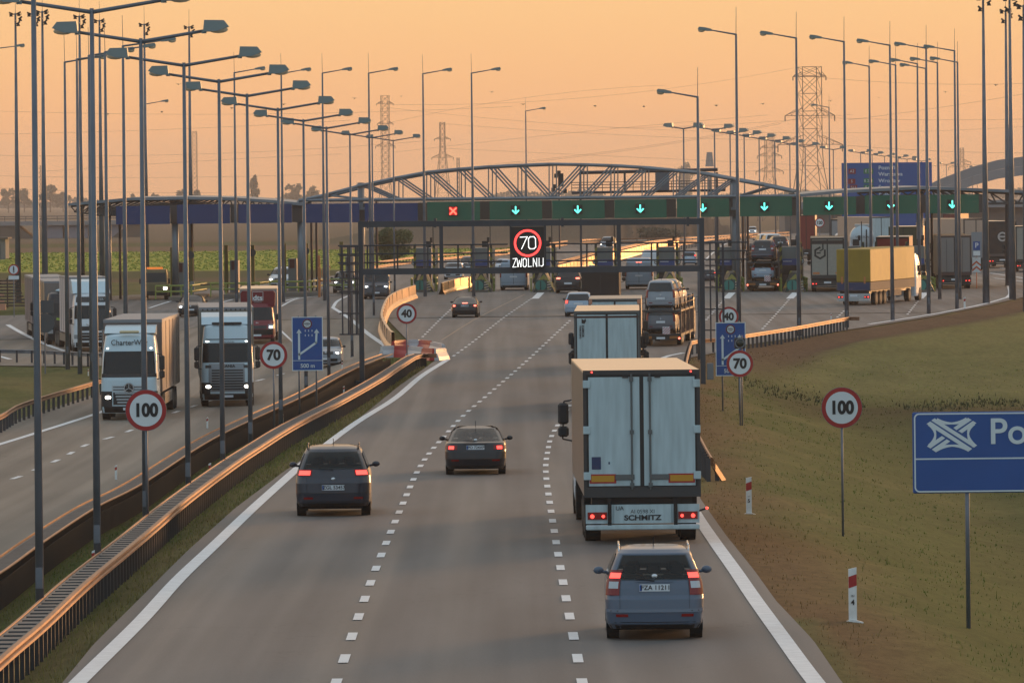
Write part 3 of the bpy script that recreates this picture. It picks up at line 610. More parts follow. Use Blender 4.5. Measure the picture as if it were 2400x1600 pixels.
jersey([(1035, 663), (1075, 652), (1112, 648)], 'low glowing barrier behind the two leftmost toll islands', .9, m_steelb)
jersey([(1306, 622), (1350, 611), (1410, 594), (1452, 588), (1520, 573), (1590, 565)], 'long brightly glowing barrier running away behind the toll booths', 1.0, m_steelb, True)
# red and white water filled blocks at the nose
m_rw = [mat('red plastic block', (.42, .03, .025), .35), mat('white plastic block', (.46, .46, .47), .35)]
nose = [gp(*p) for p in ((893, 838), (925, 837), (960, 838), (992, 842), (1018, 845), (1043, 842))]
back = [gp(*p) for p in ((921, 825), (953, 822), (985, 822), (1012, 826), (1040, 834))]
nb = 0
def block(a, c, i, lab):
    d = (c - a); L_ = d.length; ang = math.atan2(d.y, d.x); m_ = (a + c) / 2
    o = thing('traffic_block', m_, ang, lab, 'traffic block', 'red and white traffic blocks at the nose'); mb = MB()
    mb.prism([(-.28, 0), (.28, 0), (.22, .2), (.10, .4), (.08, .58), (-.08, .58), (-.10, .4), (-.22, .2)], 'x', -L_ / 2 + .02, L_ / 2 - .02); mb.build('block_body', m_rw[i % 2], o)
    q = MB(); q.box((0, 0, .60), (L_ * .8, .12, .04)); q.build('block_cap', m_rw[i % 2], o)
for i, (a, c) in enumerate(zip(nose[:-1], nose[1:])): block(a, c, i + 1, f'{"white" if (i + 1) % 2 else "red"} plastic traffic block in front row at the barrier nose, {ORL[i]} from the left')
for i, (a, c) in enumerate(zip(back[:-1], back[1:])): block(a, c, i, f'{"white" if i % 2 else "red"} plastic traffic block in back row at the barrier nose, {ORL[i]} from the left')
# ------------------------------------------------------------------ signs
m_red = mat('sign red', (.36, .015, .015), .4); m_wht = mat('sign white', (.66, .70, .72), .45); m_blk = mat('sign black', (.012, .012, .014), .5); m_blue = mat('sign blue', (.010, .072, .275), .42, noise=.08, nscale=1); m_blin = mat('sign line white', (.60, .66, .68), .45)
def disc(mb, c, r, y, t=.01, n=40): mb.cyl((c[0], y, c[1]), (c[0], y - t, c[1]), r, n=n)
def ring(mb, c, r0, r1, y, n=48):
    P = []
    for i in range(n + 1):
        a = 2 * math.pi * i / n; P.append([(c[0] + r * math.cos(a), y, c[1] + r * math.sin(a)) for r in (r0, r1)])
    mb.grid(P)
def speed_sign(px, py, Y, num, lab, post=True, d=1.0, grp='speed limit signs', zb=None):
    p = at(px, py, Y); zb = TZ(p.x, p.y) - .2 if zb is None else zb; h = p.z - zb
    t = thing('speed_limit_sign', (p.x, p.y, zb), 0, lab, 'road sign', grp)
    b_ = MB(); b_.cyl((0, .025, h), (0, 0, h), d / 2 + .01, n=48); b_.build('back_plate', M_galv(), t)
    r = MB(); disc(r, (0, h), d / 2, -.002, .004, 48); r.build('red_border', m_red, t); r = MB(); disc(r, (0, h), d / 2 * .80, -.009, .004, 48); r.build('white_face', m_wht, t)
    text(num, d * (.52 if len(num) == 2 else .44), (0, -.02, h - .01), m_blk, t, 'number', sx=.98 if len(num) == 2 else .90, ext=.003, off=.021 * d)
    if post: q = MB(); q.smooth = True; q.cyl((0, .06, -.3), (0, .06, h + d * .3), .032, n=10); q.build('post', M_galv(), t)
    return t
speed_sign(342, 961, Y100, '100', 'round red-bordered 100 limit sign in the median on the left', zb=float(at(342, 1225, Y100).z), d=95 * Y100 / F)
pass
speed_sign(641, 832, 219, '70', 'round red-bordered 70 limit sign in the left median beside the blue lane sign', zb=float(at(642, 1002, 219).z))
speed_sign(953, 735, 298, '40', 'small round 40 limit sign standing at the barrier nose')
speed_sign(1973, 955, 149, '100', 'round red-bordered 100 limit sign on the grass slope on the right')
speed_sign(1734, 852, 226, '70', 'round 70 limit sign below a black signal lamp on the right')
speed_sign(1708, 742, 305, '40', 'round 40 limit sign half hidden behind the right blue lane sign')
speed_sign(1921, 522, 640, '120', 'small far 120 limit sign among the trucks', d=1.05)
# signal lamp above the right 70
p = at(1734, 804, 226.3); t = thing('signal_lamp', p, 0, 'black round signal lamp on top of the right 70 sign post', 'signal')
q = MB(); q.box((0, 0, 0), (.42, .2, .42), bev=.04); q.build('housing', M_dark(), t); q = MB(); ring(q, (0, 0), .15, .19, -.11); q.build('lens_rim', M_galv(), t); q = MB(); q.smooth = True; q.ball((0, -.1, 0), (.14, .06, .14)); q.build('lens', mat('dark lens', (.02, .025, .02), .15), t)
q = MB(); q.smooth = True; q.cyl((.07, .1, .3), (.07, .1, -3.6), .03, n=8); q.build('post', M_galv(), t)
def lane_sign(px0, py0, px1, py1, Y, lab, cut=None):
    a = at(px0, py1, Y); c = at(px1, py0, Y); W, H = c.x - a.x, c.z - a.z; zb = TZ(a.x + W / 2, Y) - .2
    t = thing('lane_guidance_sign', (a.x + W / 2, Y, a.z), R(0), lab, 'road sign', 'blue lane guidance signs'); t.rotation_euler = (0, 0, 0)
    b_ = MB(); b_.bb(-W / 2, W / 2, 0, .05, 0, H); b_.build('panel', m_blue, t)
    ln = MB(); e = .03
    for x0, x1, z0, z1 in ((-W / 2, W / 2, 0, e), (-W / 2, W / 2, H - e, H), (-W / 2, -W / 2 + e, e, H - e), (W / 2 - e, W / 2, e, H - e), (-W / 2 + e, W / 2 - e, H * .185, H * .185 + .02)): ln.bb(x0, x1, -.006, -.001, z0, z1)
    k = W / 1.27
    def arrow(pts, w_):
        for (x0, z0), (x1, z1) in zip(pts[:-1], pts[1:]):
            d = Vector((x1 - x0, z1 - z0)).normalized() * w_ / 2; nx, nz = -d.y, d.x
            ln.add([(x0 + nx - d.x * .6, -.008, z0 + nz - d.y * .6), (x0 - nx - d.x * .6, -.008, z0 - nz - d.y * .6), (x1 - nx + d.x * .6, -.008, z1 - nz + d.y * .6), (x1 + nx + d.x * .6, -.008, z1 + nz + d.y * .6)], [[0, 1, 2, 3]])
        x, z = pts[-1]; ln.add([(x - .11 * k, -.008, z), (x + .11 * k, -.008, z), (x, -.008, z + .17 * k)], [[0, 1, 2]])
    arrow([(-W * .27, H * .22), (-W * .27, H * .70)], .085 * k); arrow([(-W * .27, H * .30), (W * .28, H * .52), (W * .30, H * .70)], .085 * k)
    for i in range(3):
        for j in range(2): ln.bb(-.10 * k + i * .14 * k, -.07 * k + i * .14 * k, -.007, -.002, H * (.64 + j * .085), H * (.675 + j * .085))
    ln.build('white_lines', m_blin, t)
    r = MB(); disc(r, (0, H * .87), .20 * k, -.003, .004); r.build('toll_symbol_rim', m_red, t); r = MB(); disc(r, (0, H * .87), .185 * k, -.009, .002); r.build('toll_symbol_border', m_blk, t); r = MB(); disc(r, (0, H * .87), .145 * k, -.013, .002); r.build('toll_symbol_face', m_wht, t)
    r = MB(); r.bb(-.13 * k, .13 * k, -.02, -.016, H * .87 - .015, H * .87 + .015); r.build('toll_symbol_bar', m_blk, t)
    text('Pobór', .085 * k, (0, -.018, H * .87 + .055 * k), m_blk, t); text('opłat', .085 * k, (0, -.018, H * .87 - .06 * k), m_blk, t)
    text('500 m', .235 * k, (0, -.012, H * .09), m_blin, t, off=.003)
    for s in (-1, 1): q = MB(); q.smooth = True; q.cyl((s * W * .28, .09, zb - a.z), (s * W * .28, .09, H + .05), .035, n=8); q.build('post', M_galv(), t)
lane_sign(685, 742, 756, 869, 236, 'tall blue 500 m lane sign in the median')
lane_sign(1678, 755, 1747, 881, 240, 'tall blue 500 m lane sign on the right verge behind the 70 sign')
# big blue junction sign
def junction_sign():
    Y = 115; k = Y / F; a = at(2140, 1156, Y); W, H = 4.6, 190 * k; zb = TZ(a.x + 1.0, Y) - .2
    t = thing('junction_sign', (a.x, Y, a.z), 0, 'large blue junction sign starting with Po at the right edge', 'road sign')
    b_ = MB(); b_.bb(0, W, 0, .06, 0, H, bev=.02); b_.build('panel', m_blue, t)
    ln = MB(); e = .028; r = .10
    def border(x0, x1, z0, z1):
        pts = []
        for cx, cz, a0 in ((x1 - r, z1 - r, 0), (x0 + r, z1 - r, 90), (x0 + r, z0 + r, 180), (x1 - r, z0 + r, 270)):
            for j in range(7): q = R(a0 + j * 15); pts.append([(cx + (r) * math.cos(q), -.006, cz + (r) * math.sin(q)), (cx + (r - e) * math.cos(q), -.006, cz + (r - e) * math.sin(q))])
        pts.append(pts[0]); ln.grid(pts)
    border(.03, W - .03, .02, H - .02); ln.bb(.05, W - .06, -.007, -.002, H * .415, H * .415 + e)
    # interchange emblem: px in the zoomed crop, 6.533 px per photo px
    ex = lambda x: (x / 6.533 + 2100 - 2140) * k; ez = lambda y: (1156 - (y / 6.533 + 940)) * k
    def poly(p): ln.add([(ex(x), -.008, ez(y)) for x, y in p], [list(range(len(p)))])
    poly([(477, 347), (535, 310), (1172, 735), (1125, 770)]); poly([(552, 297), (602, 262), (1250, 683), (1200, 718)])
    poly([(888, 412), (1115, 260), (1170, 295), (935, 448)]); poly([(963, 462), (1190, 308), (1243, 342), (1020, 495)])
    poly([(480, 690), (710, 535), (762, 568), (535, 724)]); poly([(555, 738), (785, 585), (838, 618), (607, 776)])
    def arc(p0, p1, p2, w_=30):
        P = []
        for i in range(15):
            t_ = i / 14; x = (1 - t_) ** 2 * p0[0] + 2 * t_ * (1 - t_) * p1[0] + t_ * t_ * p2[0]; y = (1 - t_) ** 2 * p0[1] + 2 * t_ * (1 - t_) * p1[1] + t_ * t_ * p2[1]
            dx = 2 * (1 - t_) * (p1[0] - p0[0]) + 2 * t_ * (p2[0] - p1[0]); dy = 2 * (1 - t_) * (p1[1] - p0[1]) + 2 * t_ * (p2[1] - p1[1]); l = math.hypot(dx, dy); ww = w_ * (1 + 1.2 * abs(t_ - .5) * 2)
            P.append([(ex(x + dy / l * ww / 2), -.0085, ez(y - dx / l * ww / 2)), (ex(x - dy / l * ww / 2), -.0085, ez(y + dx / l * ww / 2))])
        ln.grid(P)
    arc((630, 290), (865, 400), (1100, 285)); arc((520, 345), (700, 510), (520, 690)); arc((1200, 345), (1025, 500), (1205, 690)); arc((600, 755), (865, 615), (1130, 750))
    ln.build('white_lines', m_blin, t)
    text('Poznań', .70, (ex(1430), -.01, ez(492)), m_blin, t, align='LEFT', off=.008)
    for x in (1.05, 3.6): q = MB(); q.smooth = True; q.cyl((x, .1, zb - a.z), (x, .1, H), .045, n=10); q.build('post', M_galv(), t)
junction_sign()
# no pedestrians sign, left
p = at(32, 632, 440); zb = float(roadz(p.x, p.y)); t = thing('pedestrian_ban_sign', (p.x, p.y, zb), 0, 'round sign with walking figure above a small plate at the far left', 'road sign'); h = p.z - zb
r = MB(); disc(r, (0, h), .4, 0, .02); r.build('red_border', m_red, t); r = MB(); disc(r, (0, h), .31, -.022, .004); r.build('white_face', m_wht, t)
r = MB(); r.cyl((0, -.03, h + .2), (0, -.035, h + .2), .05, n=12); r.bb(-.05, .05, -.034, -.03, h - .05, h + .15); r.bb(-.05, -.01, -.034, -.03, h - .24, h - .05); r.bb(.01, .05, -.034, -.03, h - .22, h - .05); r.build('walker_symbol', m_blk, t)
r = MB(); r.bb(-.38, .38, -.01, .01, h - .72, h - .45); r.build('plate', m_wht, t); r = MB(); r.cyl((0, .03, 0), (0, .03, h), .04, n=8); r.build('post', M_galv(), t)
# backs of signs on the left
for px, py, d, kind, lab in ((105, 757, .75, 0, 'back of a round sign with a square one above beside the near lamp'), (240, 748, .8, 1, 'dark back of a round sign in front of the white truck at left')):
    Y = 330; p = at(px, py, Y); zb = float(roadz(p.x, p.y)) - .3; t = thing('rear_facing_sign', (p.x, p.y, zb), 0, lab, 'road sign', 'signs seen from the back'); h = p.z - zb
    r = MB(); r.cyl((0, .02, h), (0, 0, h), d * .72, n=32)
    if not kind: r.bb(-.5, .5, 0, .02, h + .55, h + 1.25)
    r.build('plate', mat('sign back grey', (.06, .07, .08), .6), t); r = MB(); r.cyl((0, .04, 0), (0, .04, h + .5), .04, n=8); r.build('post', M_galv(), t)
# distant P sign and chevron board
t = thing('parking_sign', (0, 0, 0), 0, 'blue P parking sign above small white plates on the plaza at right', 'road sign'); p = at(2289, 576, 520); zb = float(roadz(p.x, p.y)); t.location = (p.x, p.y, zb); h = p.z - zb
r = MB(); r.bb(-.3, .3, 0, .03, h - .38, h + .38); r.build('panel', m_blue, t); text('P', .6, (0, -.01, h + .02), m_blin, t, off=.01); r = MB(); r.bb(-.3, .3, 0, .03, h - .85, h - .45); r.build('plate', m_wht, t); r = MB(); r.cyl((0, .05, 0), (0, .05, h), .04, n=8); r.build('post', M_galv(), t)
t = thing('chevron_board', (0, 0, 0), 0, 'white board with orange upward chevrons below the parking sign', 'road sign'); p = at(2289, 648, 470); zb = float(roadz(p.x, p.y)); t.location = (p.x, p.y, zb); z1 = at(2289, 603, 470).z - zb; z0 = at(2289, 638, 470).z - zb
r = MB(); r.bb(-.33, .33, 0, .03, z0, z1); r.build('panel', m_wht, t); r = MB(); m_or = mat('orange chevron', (.55, .10, .03), .5)
for j in range(3):
    zc = z0 + (z1 - z0) * (.06 + .34 * j); r.add([(-.33, -.004, zc), (0, -.004, zc + .28), (.33, -.004, zc), (.33, -.004, zc + .16 if j < 2 else zc), (0, -.004, zc + .44 if j < 2 else zc + .3), (-.33, -.004, zc + .16 if j < 2 else zc)], [[0, 1, 4, 5], [1, 2, 3, 4]])
r.build('chevrons', m_or, t); r = MB(); r.cyl((0, .05, 0), (0, .05, z0), .03, n=8); r.build('post', m_or, t)
# delineator posts
def delin(px, py, hpx, txt, lab, fn=terr, rw=True):
    p = gp(px, py, 0, fn); s = F / p.y; h = hpx / s; t = thing('delineator_post', p, R(0), lab, 'marker post', 'white marker posts'); k = h / .88
    b_ = MB(); b_.prism([(-.065 * k, -.05), (.065 * k, -.05), (.065 * k, h + .0), (-.065 * k, h - .03)], 'y', -.02, .04); b_.build('post', mat('marker white', (.74, .74, .72), .5, noise=.1, nscale=8), t)
    r = MB(); r.add([(-.0655 * k, -.023, h * .62), (.0655 * k, -.023, h * .67), (.0655 * k, -.023, h * .88), (-.0655 * k, -.023, h * .83)], [[0, 1, 2, 3]]); r.build('red_band', m_red, t)
    if txt:
        text(txt[0], .045 * k, (0, -.026, h * .48), m_blk, t, 'kilometre_number'); text(txt[1], .12 * k, (0, -.026, h * .36), m_blk, t, 'hectometre_number', off=.003)
        f = MB(); f.prism([(-.19, .0), (0, .055), (.19, .0), (.19, -.02), (-.19, -.02)], 'y', -.06, .06); f.build('foot', mat('marker white', (1, 1, 1)), t)
delin(1999, 1457, 128, ('151', '4'), 'white marker post with red band and number 4 on the near right verge')
delin(1755.5, 1205, 88, ('151', '5'), 'white marker post with red band and number 5 beside the big truck')
delin(219, 1334, 46, None, 'red and white marker post between the median barriers at lower left', fn=lambda x, y: terr(x, y) + .5)
delin(272, 1123, 34, None, 'small red and white marker post behind the left barrier, nearest one', fn=roadz)
delin(486, 1003, 26, None, 'small red and white marker post behind the left barrier below the wide truck', fn=roadz)
delin(492, 1122, 38, None, 'marker post sticking up from the near barrier beside our left lane', fn=lambda x, y: terr(x, y) + .4)
delin(662, 998, 28, None, 'marker post sticking up from the near barrier beside the lamp', fn=lambda x, y: terr(x, y) + .4)
delin(806, 926, 22, None, 'small marker post in the median beside the blue lane sign', fn=lambda x, y: terr(x, y) + .4)
delin(802, 866, 18, None, 'tiny marker post beside the oncoming silver pickup', fn=roadz)
delin(2261, 724, 28, None, 'small marker post on the right plaza edge in front of the grey truck')
delin(1948, 750, 16, None, 'small marker post on the right plaza edge near the guard rail end', fn=roadz)
delin(207, 880, 16, None, 'small marker post on the grass island at left')
# ------------------------------------------------------------------ toll canopy
YC = 472.0
A_ = lambda x, y, Y=YC: at(x, y, Y)
m_cst = mat('canopy steel', (.20, .23, .26), .45, .5, .2, .5); m_pb = mat('canopy blue panel', (.012, .035, .13), .5, noise=.1, nscale=.6); m_pg = mat('canopy green panel', (.012, .115, .066), .5, noise=.1, nscale=.6)
m_soff = mat('canopy soffit', (.10, .085, .08), .7)
def rel(o, *ps): return [Vector(p) - o for p in ps]
org = Vector((0, YC, float(roadz(0, YC))))
T = thing('toll_canopy', org, 0, 'wide toll plaza canopy with blue and green lane panels under a steel arch', 'canopy')
def vcyl(mb, px, y0, y1, r, Y=YC, n=12): a = A_(px, y0, Y) - org; b_ = A_(px, y1, Y) - org; mb.cyl((a.x, a.y, a.z), (a.x, a.y, b_.z), r, n=n)
# columns
for px, yt in ((408, 466), (703, 470), (845, 428), (1722, 418), (2157, 440), (250, 480)):
    a = A_(px, yt) - org; q = MB(); q.smooth = True; q.cyl((a.x, 1.0, -.3), (a.x, 1.0, a.z), .27, .27, n=18); q.cyl((a.x, 1.0, a.z - .3), (a.x, 1.0, a.z - .1), .36, n=18); q.build('column', m_cst, T)
    for d in (.75, 1.15): q = MB(); q.smooth = True; q.cyl((a.x + d, 4, -.3), (a.x + d, 4, a.z - 1.5), .10, n=10); q.build('column_brace', mat('column brown', (.07, .04, .035), .6), T)
# panels
PBL = [(272, 398, 482.5, 526), (415, 539, 479, 524.5), (559, 684, 478, 523), (716, 842, 477, 522), (855, 979, 476, 520)]
PGR = [(1001.5, 1125, 472.5, 517), (1147.5, 1270.5, 470.5, 515), (1294, 1417, 469, 513), (1440, 1562, 467, 511), (1586.5, 1709, 465, 509), (1733.5, 1856, 461, 507), (1882, 2006, 461, 504), (2027, 2150, 457.5, 501.5), (2173, 2294, 456, 500)]
m_scr = mat('signal screen black', (.012, .012, .012), .5); L_red = light('lit red cross', (1, .10, .06), 3.2); L_grn = light('lit green arrow', (.12, 1, .78), 2.2); L_halo = light('red signal glow', (.7, .01, .01), .5)
arrows = {0: (1062, 'x'), 1: (1208.5, 'v'), 2: (1354, 'v'), 3: (1500.5, 'v'), 4: (1647, 'v'), 5: (1791.5, 'v'), 6: (1943, 'v'), 7: (2088, 'v'), 8: (2232, 'v')}
for i, (x0, x1, y0, y1) in enumerate(PBL + PGR):
    a = A_((x0 + x1) / 2, (y0 + y1) / 2, YC - .6) - org; W = (x1 - x0) * (YC - .6) / F; H = (y1 - y0) * (YC - .6) / F - .02
    q = MB(); q.box((a.x, a.y, a.z), (W, .25, H)); q.box((a.x - W / 6, a.y - .127, a.z), (.02, .006, H)); q.box((a.x + W / 6, a.y - .127, a.z), (.02, .006, H)); pn = q.build('lane_panel', m_pb if i < 5 else m_pg, T, label=('plain dark blue lane panel' if i < 5 else 'green lane panel'))
    q = MB(); q.box((a.x + W / 2 + .38, a.y + 1.2, a.z + .02), (.8, .4, H * .98)); q.build('soffit_beam', m_soff, T)
    if i >= 5:
        ax, k = arrows[i - 5]; s_ = A_(ax, (y0 + y1) / 2 - (0 if i < 12 else -1), YC - .8) - org
        q = MB(); q.box((s_.x, s_.y, s_.z), (.74, .16, .74)); q.build('signal_box', m_scr, pn)
        q = MB(); y_ = s_.y - .09
        def stroke(p0, p1, w_=.10):
            d = Vector((p1[0] - p0[0], 0, p1[1] - p0[1])); c = ((p0[0] + p1[0]) / 2, (p0[1] + p1[1]) / 2); q.box((s_.x + c[0], y_, s_.z + c[1]), (d.length + w_ * .6, .02, w_), (-math.atan2(d.z, d.x), 'Y'))
        if k == 'x': stroke((-.24, -.24), (.24, .24), .12); y_ -= .003; stroke((-.24, .24), (.24, -.24), .12); q.build('red_cross', L_red, pn); q = MB(); q.box((s_.x, s_.y - .081, s_.z), (.64, .004, .64)); q.build('glow_field', L_halo, pn)
        else: stroke((0, .28), (0, -.2), .10); y_ -= .003; stroke((-.24, -.02), (0, -.26), .10); y_ -= .003; stroke((.24, -.02), (0, -.26), .10); q.build('green_arrow', L_grn, pn)
# roofs: thin edge with a zigzag truss beneath
def roof(pts, name='roof'):
    q = MB(); P = [A_(x, y) - org for x, y in pts]; rows = []
    for p in P: rows.append([(p.x, 0, p.z), (p.x, 0, p.z - .22), (p.x, 20, p.z - .22), (p.x, 20, p.z + .1), (p.x, 0, p.z)])
    q.grid(rows); return q.build(name, m_cst, T)
roof([(160, 476), (230, 470), (306, 463), (443, 461), (545, 463), (640, 469), (710, 476)]); roof([(1876, 455), (1975, 446), (2158, 437), (2233, 439), (2420, 447)])
def truss(top, bot, n, r=.05, dbl=0):
    q = MB(); P0 = [A_(x, y) - org for x, y in top]; P1 = [A_(x, y) - org for x, y in bot]
    def ev(P, t): s = t * (len(P) - 1); i = min(int(s), len(P) - 2); return P[i].lerp(P[i + 1], s - i)
    for P in (P0, P1): q.tube([tuple(p + Vector((0, .6, 0))) for p in P], r * 1.3)
    for i in range(n):
        a = ev(P0, i / n); b_ = ev(P1, (i + .5) / n); c = ev(P0, (i + 1) / n)
        for u, v in ((a, b_), (b_, c)): q.cyl(tuple(u + Vector((0, .6, 0))), tuple(v + Vector((0, .6, 0))), r, n=6)
    q.build('edge_truss', m_soff, T)
truss([(165, 484), (306, 472), (443, 468), (545, 469), (700, 478)], [(172, 496), (230, 505), (306, 505), (545, 484), (700, 486)], 34); truss([(2010, 452), (2158, 446), (2233, 447), (2400, 455)], [(2010, 462), (2158, 458), (2290, 478), (2400, 476)], 13, .07)
# centre arch
AT = [(700, 471), (770, 455), (838, 437), (925, 418), (1000, 404), (1072, 397), (1146, 391), (1212, 388), (1287, 385), (1360, 386), (1432, 388.5), (1505, 393), (1578, 400), (1640, 406), (1720, 421), (1790, 434), (1862, 450)]
ybot = lambda x: 469.5 - (x - 700) * .0088
def arch_y(x):
    for (x0, y0), (x1, y1) in zip(AT[:-1], AT[1:]):
        if x0 <= x <= x1: return y0 + (y1 - y0) * (x - x0) / (x1 - x0)
    return AT[-1][1]
nodes = [925, 1000, 1072, 1145, 1214, 1287, 1360, 1432, 1505, 1578, 1652]
for kx, ky in ((0, 0), (.30, 1.6), (.60, 3.2)):
    q = MB(); O = Vector((kx, ky, 0)); pt = lambda x, y: tuple(A_(x, y) - org + O)
    for i in range(len(nodes)):
        x = nodes[i]; q.cyl(pt(x, ybot(x)), pt(x, arch_y(x)), .05, n=6)
        if i < 5: q.cyl(pt(x + 1, arch_y(x)), pt(nodes[i + 1] - 1, ybot(x)), .07, n=6)
        elif i > 5: q.cyl(pt(x - 1, arch_y(x)), pt(nodes[i - 1] + 1, ybot(x)), .07, n=6)
    q.cyl(pt(848, arch_y(848)), pt(924, ybot(900)), .07, n=6); q.cyl(pt(1712, arch_y(1712)), pt(1655, ybot(1650)), .07, n=6); q.cyl(pt(1734, 458), pt(1792, 440), .07, n=6); q.cyl(pt(760, 458), pt(838, 466), .05, n=6)
    q.build('arch_lattice', m_cst, T)
    if kx != .3:
        q = MB(); q.smooth = True; q.tube([tuple(A_(x, y) - org + O) for x, y in AT], .13, 10); q.build('arch_chord', m_cst, T)
q = MB(); 
for x0, x1 in ((700, 1000), (1000, 1300), (1300, 1600), (1600, 1870)):
    q.cyl(tuple(A_(x0, ybot(x0)) - org), tuple(A_(x1, ybot(x1)) - org), .13, n=8); q.cyl(tuple(A_(x0, ybot(x0)) - org + Vector((.3, 3, .0))), tuple(A_(x1, ybot(x1)) - org + Vector((.3, 3, 0))), .12, n=8)
q.build('bottom_chord', m_cst, T)
for px, yt in ((845, 428), (1722, 418)):
    a = A_(px, yt) - org; b_ = A_(px, 492) - org; q = MB(); q.bb(a.x - .17, a.x + .17, .3, .64, b_.z, a.z); q.bb(a.x - .3, a.x + .3, .25, .69, b_.z, b_.z + .22); q.build('arch_bearing', m_cst, T)
# maintenance gantry visible through the arch
G2 = Vector((0, 560, float(roadz(0, 560)))); t = thing('service_gantry', G2, 0, 'dark service gantry with railings and a grey box, seen through the arch', 'gantry')
B = lambda x, y: at(x, y, 560) - G2
for x in (1360, 1680, 1464): q = MB(); a = B(x, 404); q.bb(a.x - .1, a.x + .1, -.1, .1, 0 if x != 1464 else B(x, 450).z, a.z); q.build('post', mat('dark gantry steel', (.045, .045, .055), .5, .3), t)
def beam(mb, B_, x0, y0, x1, y1, r, dy=0): mb.cyl(tuple(B_(x0, y0) + Vector((0, dy, 0))), tuple(B_(x1, y1) + Vector((0, dy, 0))), r, n=8)
MG = mat('dark gantry steel', (.1, .1, .1))
q = MB(); beam(q, B, 1358, 405, 1682, 397.5, .16); q.build('top_beam', MG, t); q = MB(); beam(q, B, 1340, 452, 1700, 445.5, .12); q.build('lower_beam', MG, t)
q = MB()
for dy in (428, 434, 441): beam(q, B, 1340, dy, 1700, dy - 5, .035)
for x in range(1340, 1701, 18): beam(q, B, x, 428 - (x - 1340) * .014, x, 452 - (x - 1340) * .018, .035)
q.build('railing', MG, t); a = B(1536, 446); c = B(1568, 404); q = MB(); q.bb(a.x, c.x, -.4, .2, a.z, c.z); q.build('equipment_box', mat('equipment grey', (.09, .10, .12), .6), t)
t = thing('camera_mast', at(1311, 500, 500), 0, 'thin mast with cameras rising behind the crest of the arch', 'mast'); o3 = Vector(t.location); B3 = lambda x, y: at(x, y, 500) - o3
q = MB(); q.cyl((0, 0, -3), (0, 0, (at(1311, 402, 500) - o3).z), .07, n=8); q.build('mast', MG, t); q = MB()
for dx, y in ((-.25, 412), (.2, 415), (0, 405), (-.5, 445), (.5, 448), (-.4, 437)): z = B3(1311, y).z; q.box((dx, 0, z), (.3, .25, .35)); q.cyl((0, 0, z), (dx, 0, z), .03, n=6)
z = B3(1311, 422).z; q.box((.15, 0, z), (.45, .3, 1.1)); q.build('camera_cluster', M_dark(), t)
# ------------------------------------------------------------------ VMS gantry
YG = 272.0; og = Vector((0, YG, float(roadz(0, YG)))); G = thing('sign_gantry', og, 0, 'dark steel gantry across the road carrying the lit 70 display', 'gantry'); B = lambda x, y, Y=YG: at(x, y, Y) - og
MGy = mat('gantry grey blue', (.050, .058, .070), .5, .3, .25, .7)
for x, yt, yb in ((845, 518, 902), (1644, 511, 936)):
    a = B(x, yt); b_ = B(x + (yb - yt) * .0105, yb); q = MB(); q.box((a.x, 0, (a.z + b_.z) / 2), (.23, .26, a.z - b_.z)); q.box((a.x, 0, b_.z + .1), (.6, .6, .2)); q.build('leg', MGy, G)
q = MB()
def sqbeam(mb, x0, y0, x1, y1, w_): 
    a, c = B(x0, y0), B(x1, y1); d = c - a; mb.box(((a + c) / 2), (d.length, w_, w_), (-math.atan2(d.z, d.x), 'Y'))
sqbeam(q, 845, 526, 1644, 519, .27); q.build('upper_beam', MGy, G); q = MB(); sqbeam(q, 845, 637, 1644, 629, .28); q.build('lower_beam', MGy, G)
q = MB()
for x in (1020, 1318, 1612): q.box(B(x, 522.5 - (x - 1020) * .006), (.12, .4, .42))
q.box(B(862, 526), (.08, .36, .36)); q.build('beam_flanges', MGy, G)
for x in (1034, 1450): q = MB(); a = B(x, 524); c = B(x, 634); q.bb(a.x - .09, a.x + .09, -.1, .1, c.z, a.z); q.build('strut', MGy, G)
q = MB()
for y in (576, 596, 616):
    for x0, x1 in ((790, 1190), (1275, 1755)): q.cyl(tuple(B(x0, y - (x0 - 845) * .009) + Vector((0, .9, 0))), tuple(B(x1, y - (x1 - 845) * .009) + Vector((0, .9, 0))), .035, n=6)
for x in list(range(860, 1190, 71)) + list(range(1300, 1640, 76)): q.cyl(tuple(B(x, 576 - (x - 845) * .009) + Vector((0, .9, 0))), tuple(B(x, 634 - (x - 845) * .009) + Vector((0, .9, 0))), .04, n=6)
q.build('walkway_railing', MGy, G)
a = B(860, 634); c = B(1640, 627); q = MB(); q.box(((a.x + c.x) / 2, .7, (a.z + c.z) / 2 - .05), (c.x - a.x, .9, .05), (-math.atan2(c.z - a.z, c.x - a.x), 'Y')); q.build('walkway', MGy, G)
for xs, ys, yt, yb in (((802, 816, 834), (578, 599, 619, 637, 652, 683, 734, 783), 578, 784), ((1663, 1677, 1692), (569, 588, 608, 622, 641, 673, 724, 773), 568, 800)):
    q = MB(); x0, x1 = (796, 842) if xs[0] < 900 else (1652, 1698)
    for y in ys: sqbeam(q, x0, y, x1, y, .05); q.cyl(tuple(B(x0, y) + Vector((0, -.5, 0))), tuple(B(x1, y) + Vector((0, -.5, 0))), .03, n=6)
    for x in xs: a = B(x, yt); c = B(x, yb); q.bb(a.x - .035, a.x + .035, -.55, -.48, c.z, a.z)
    for x in xs[1:]: a = B(x + 3, yt); c = B(x + 3, yb); q.bb(a.x - .03, a.x + .03, -.03, .03, c.z, a.z)
    q.build('ladder_cage', MG, G)
a = B(1662, 870); q = MB(); q.box((a.x + .05, 0, a.z), (.3, .3, .75), bev=.02); q.build('cabinet', mat('cabinet grey', (.16, .17, .18), .6), G)
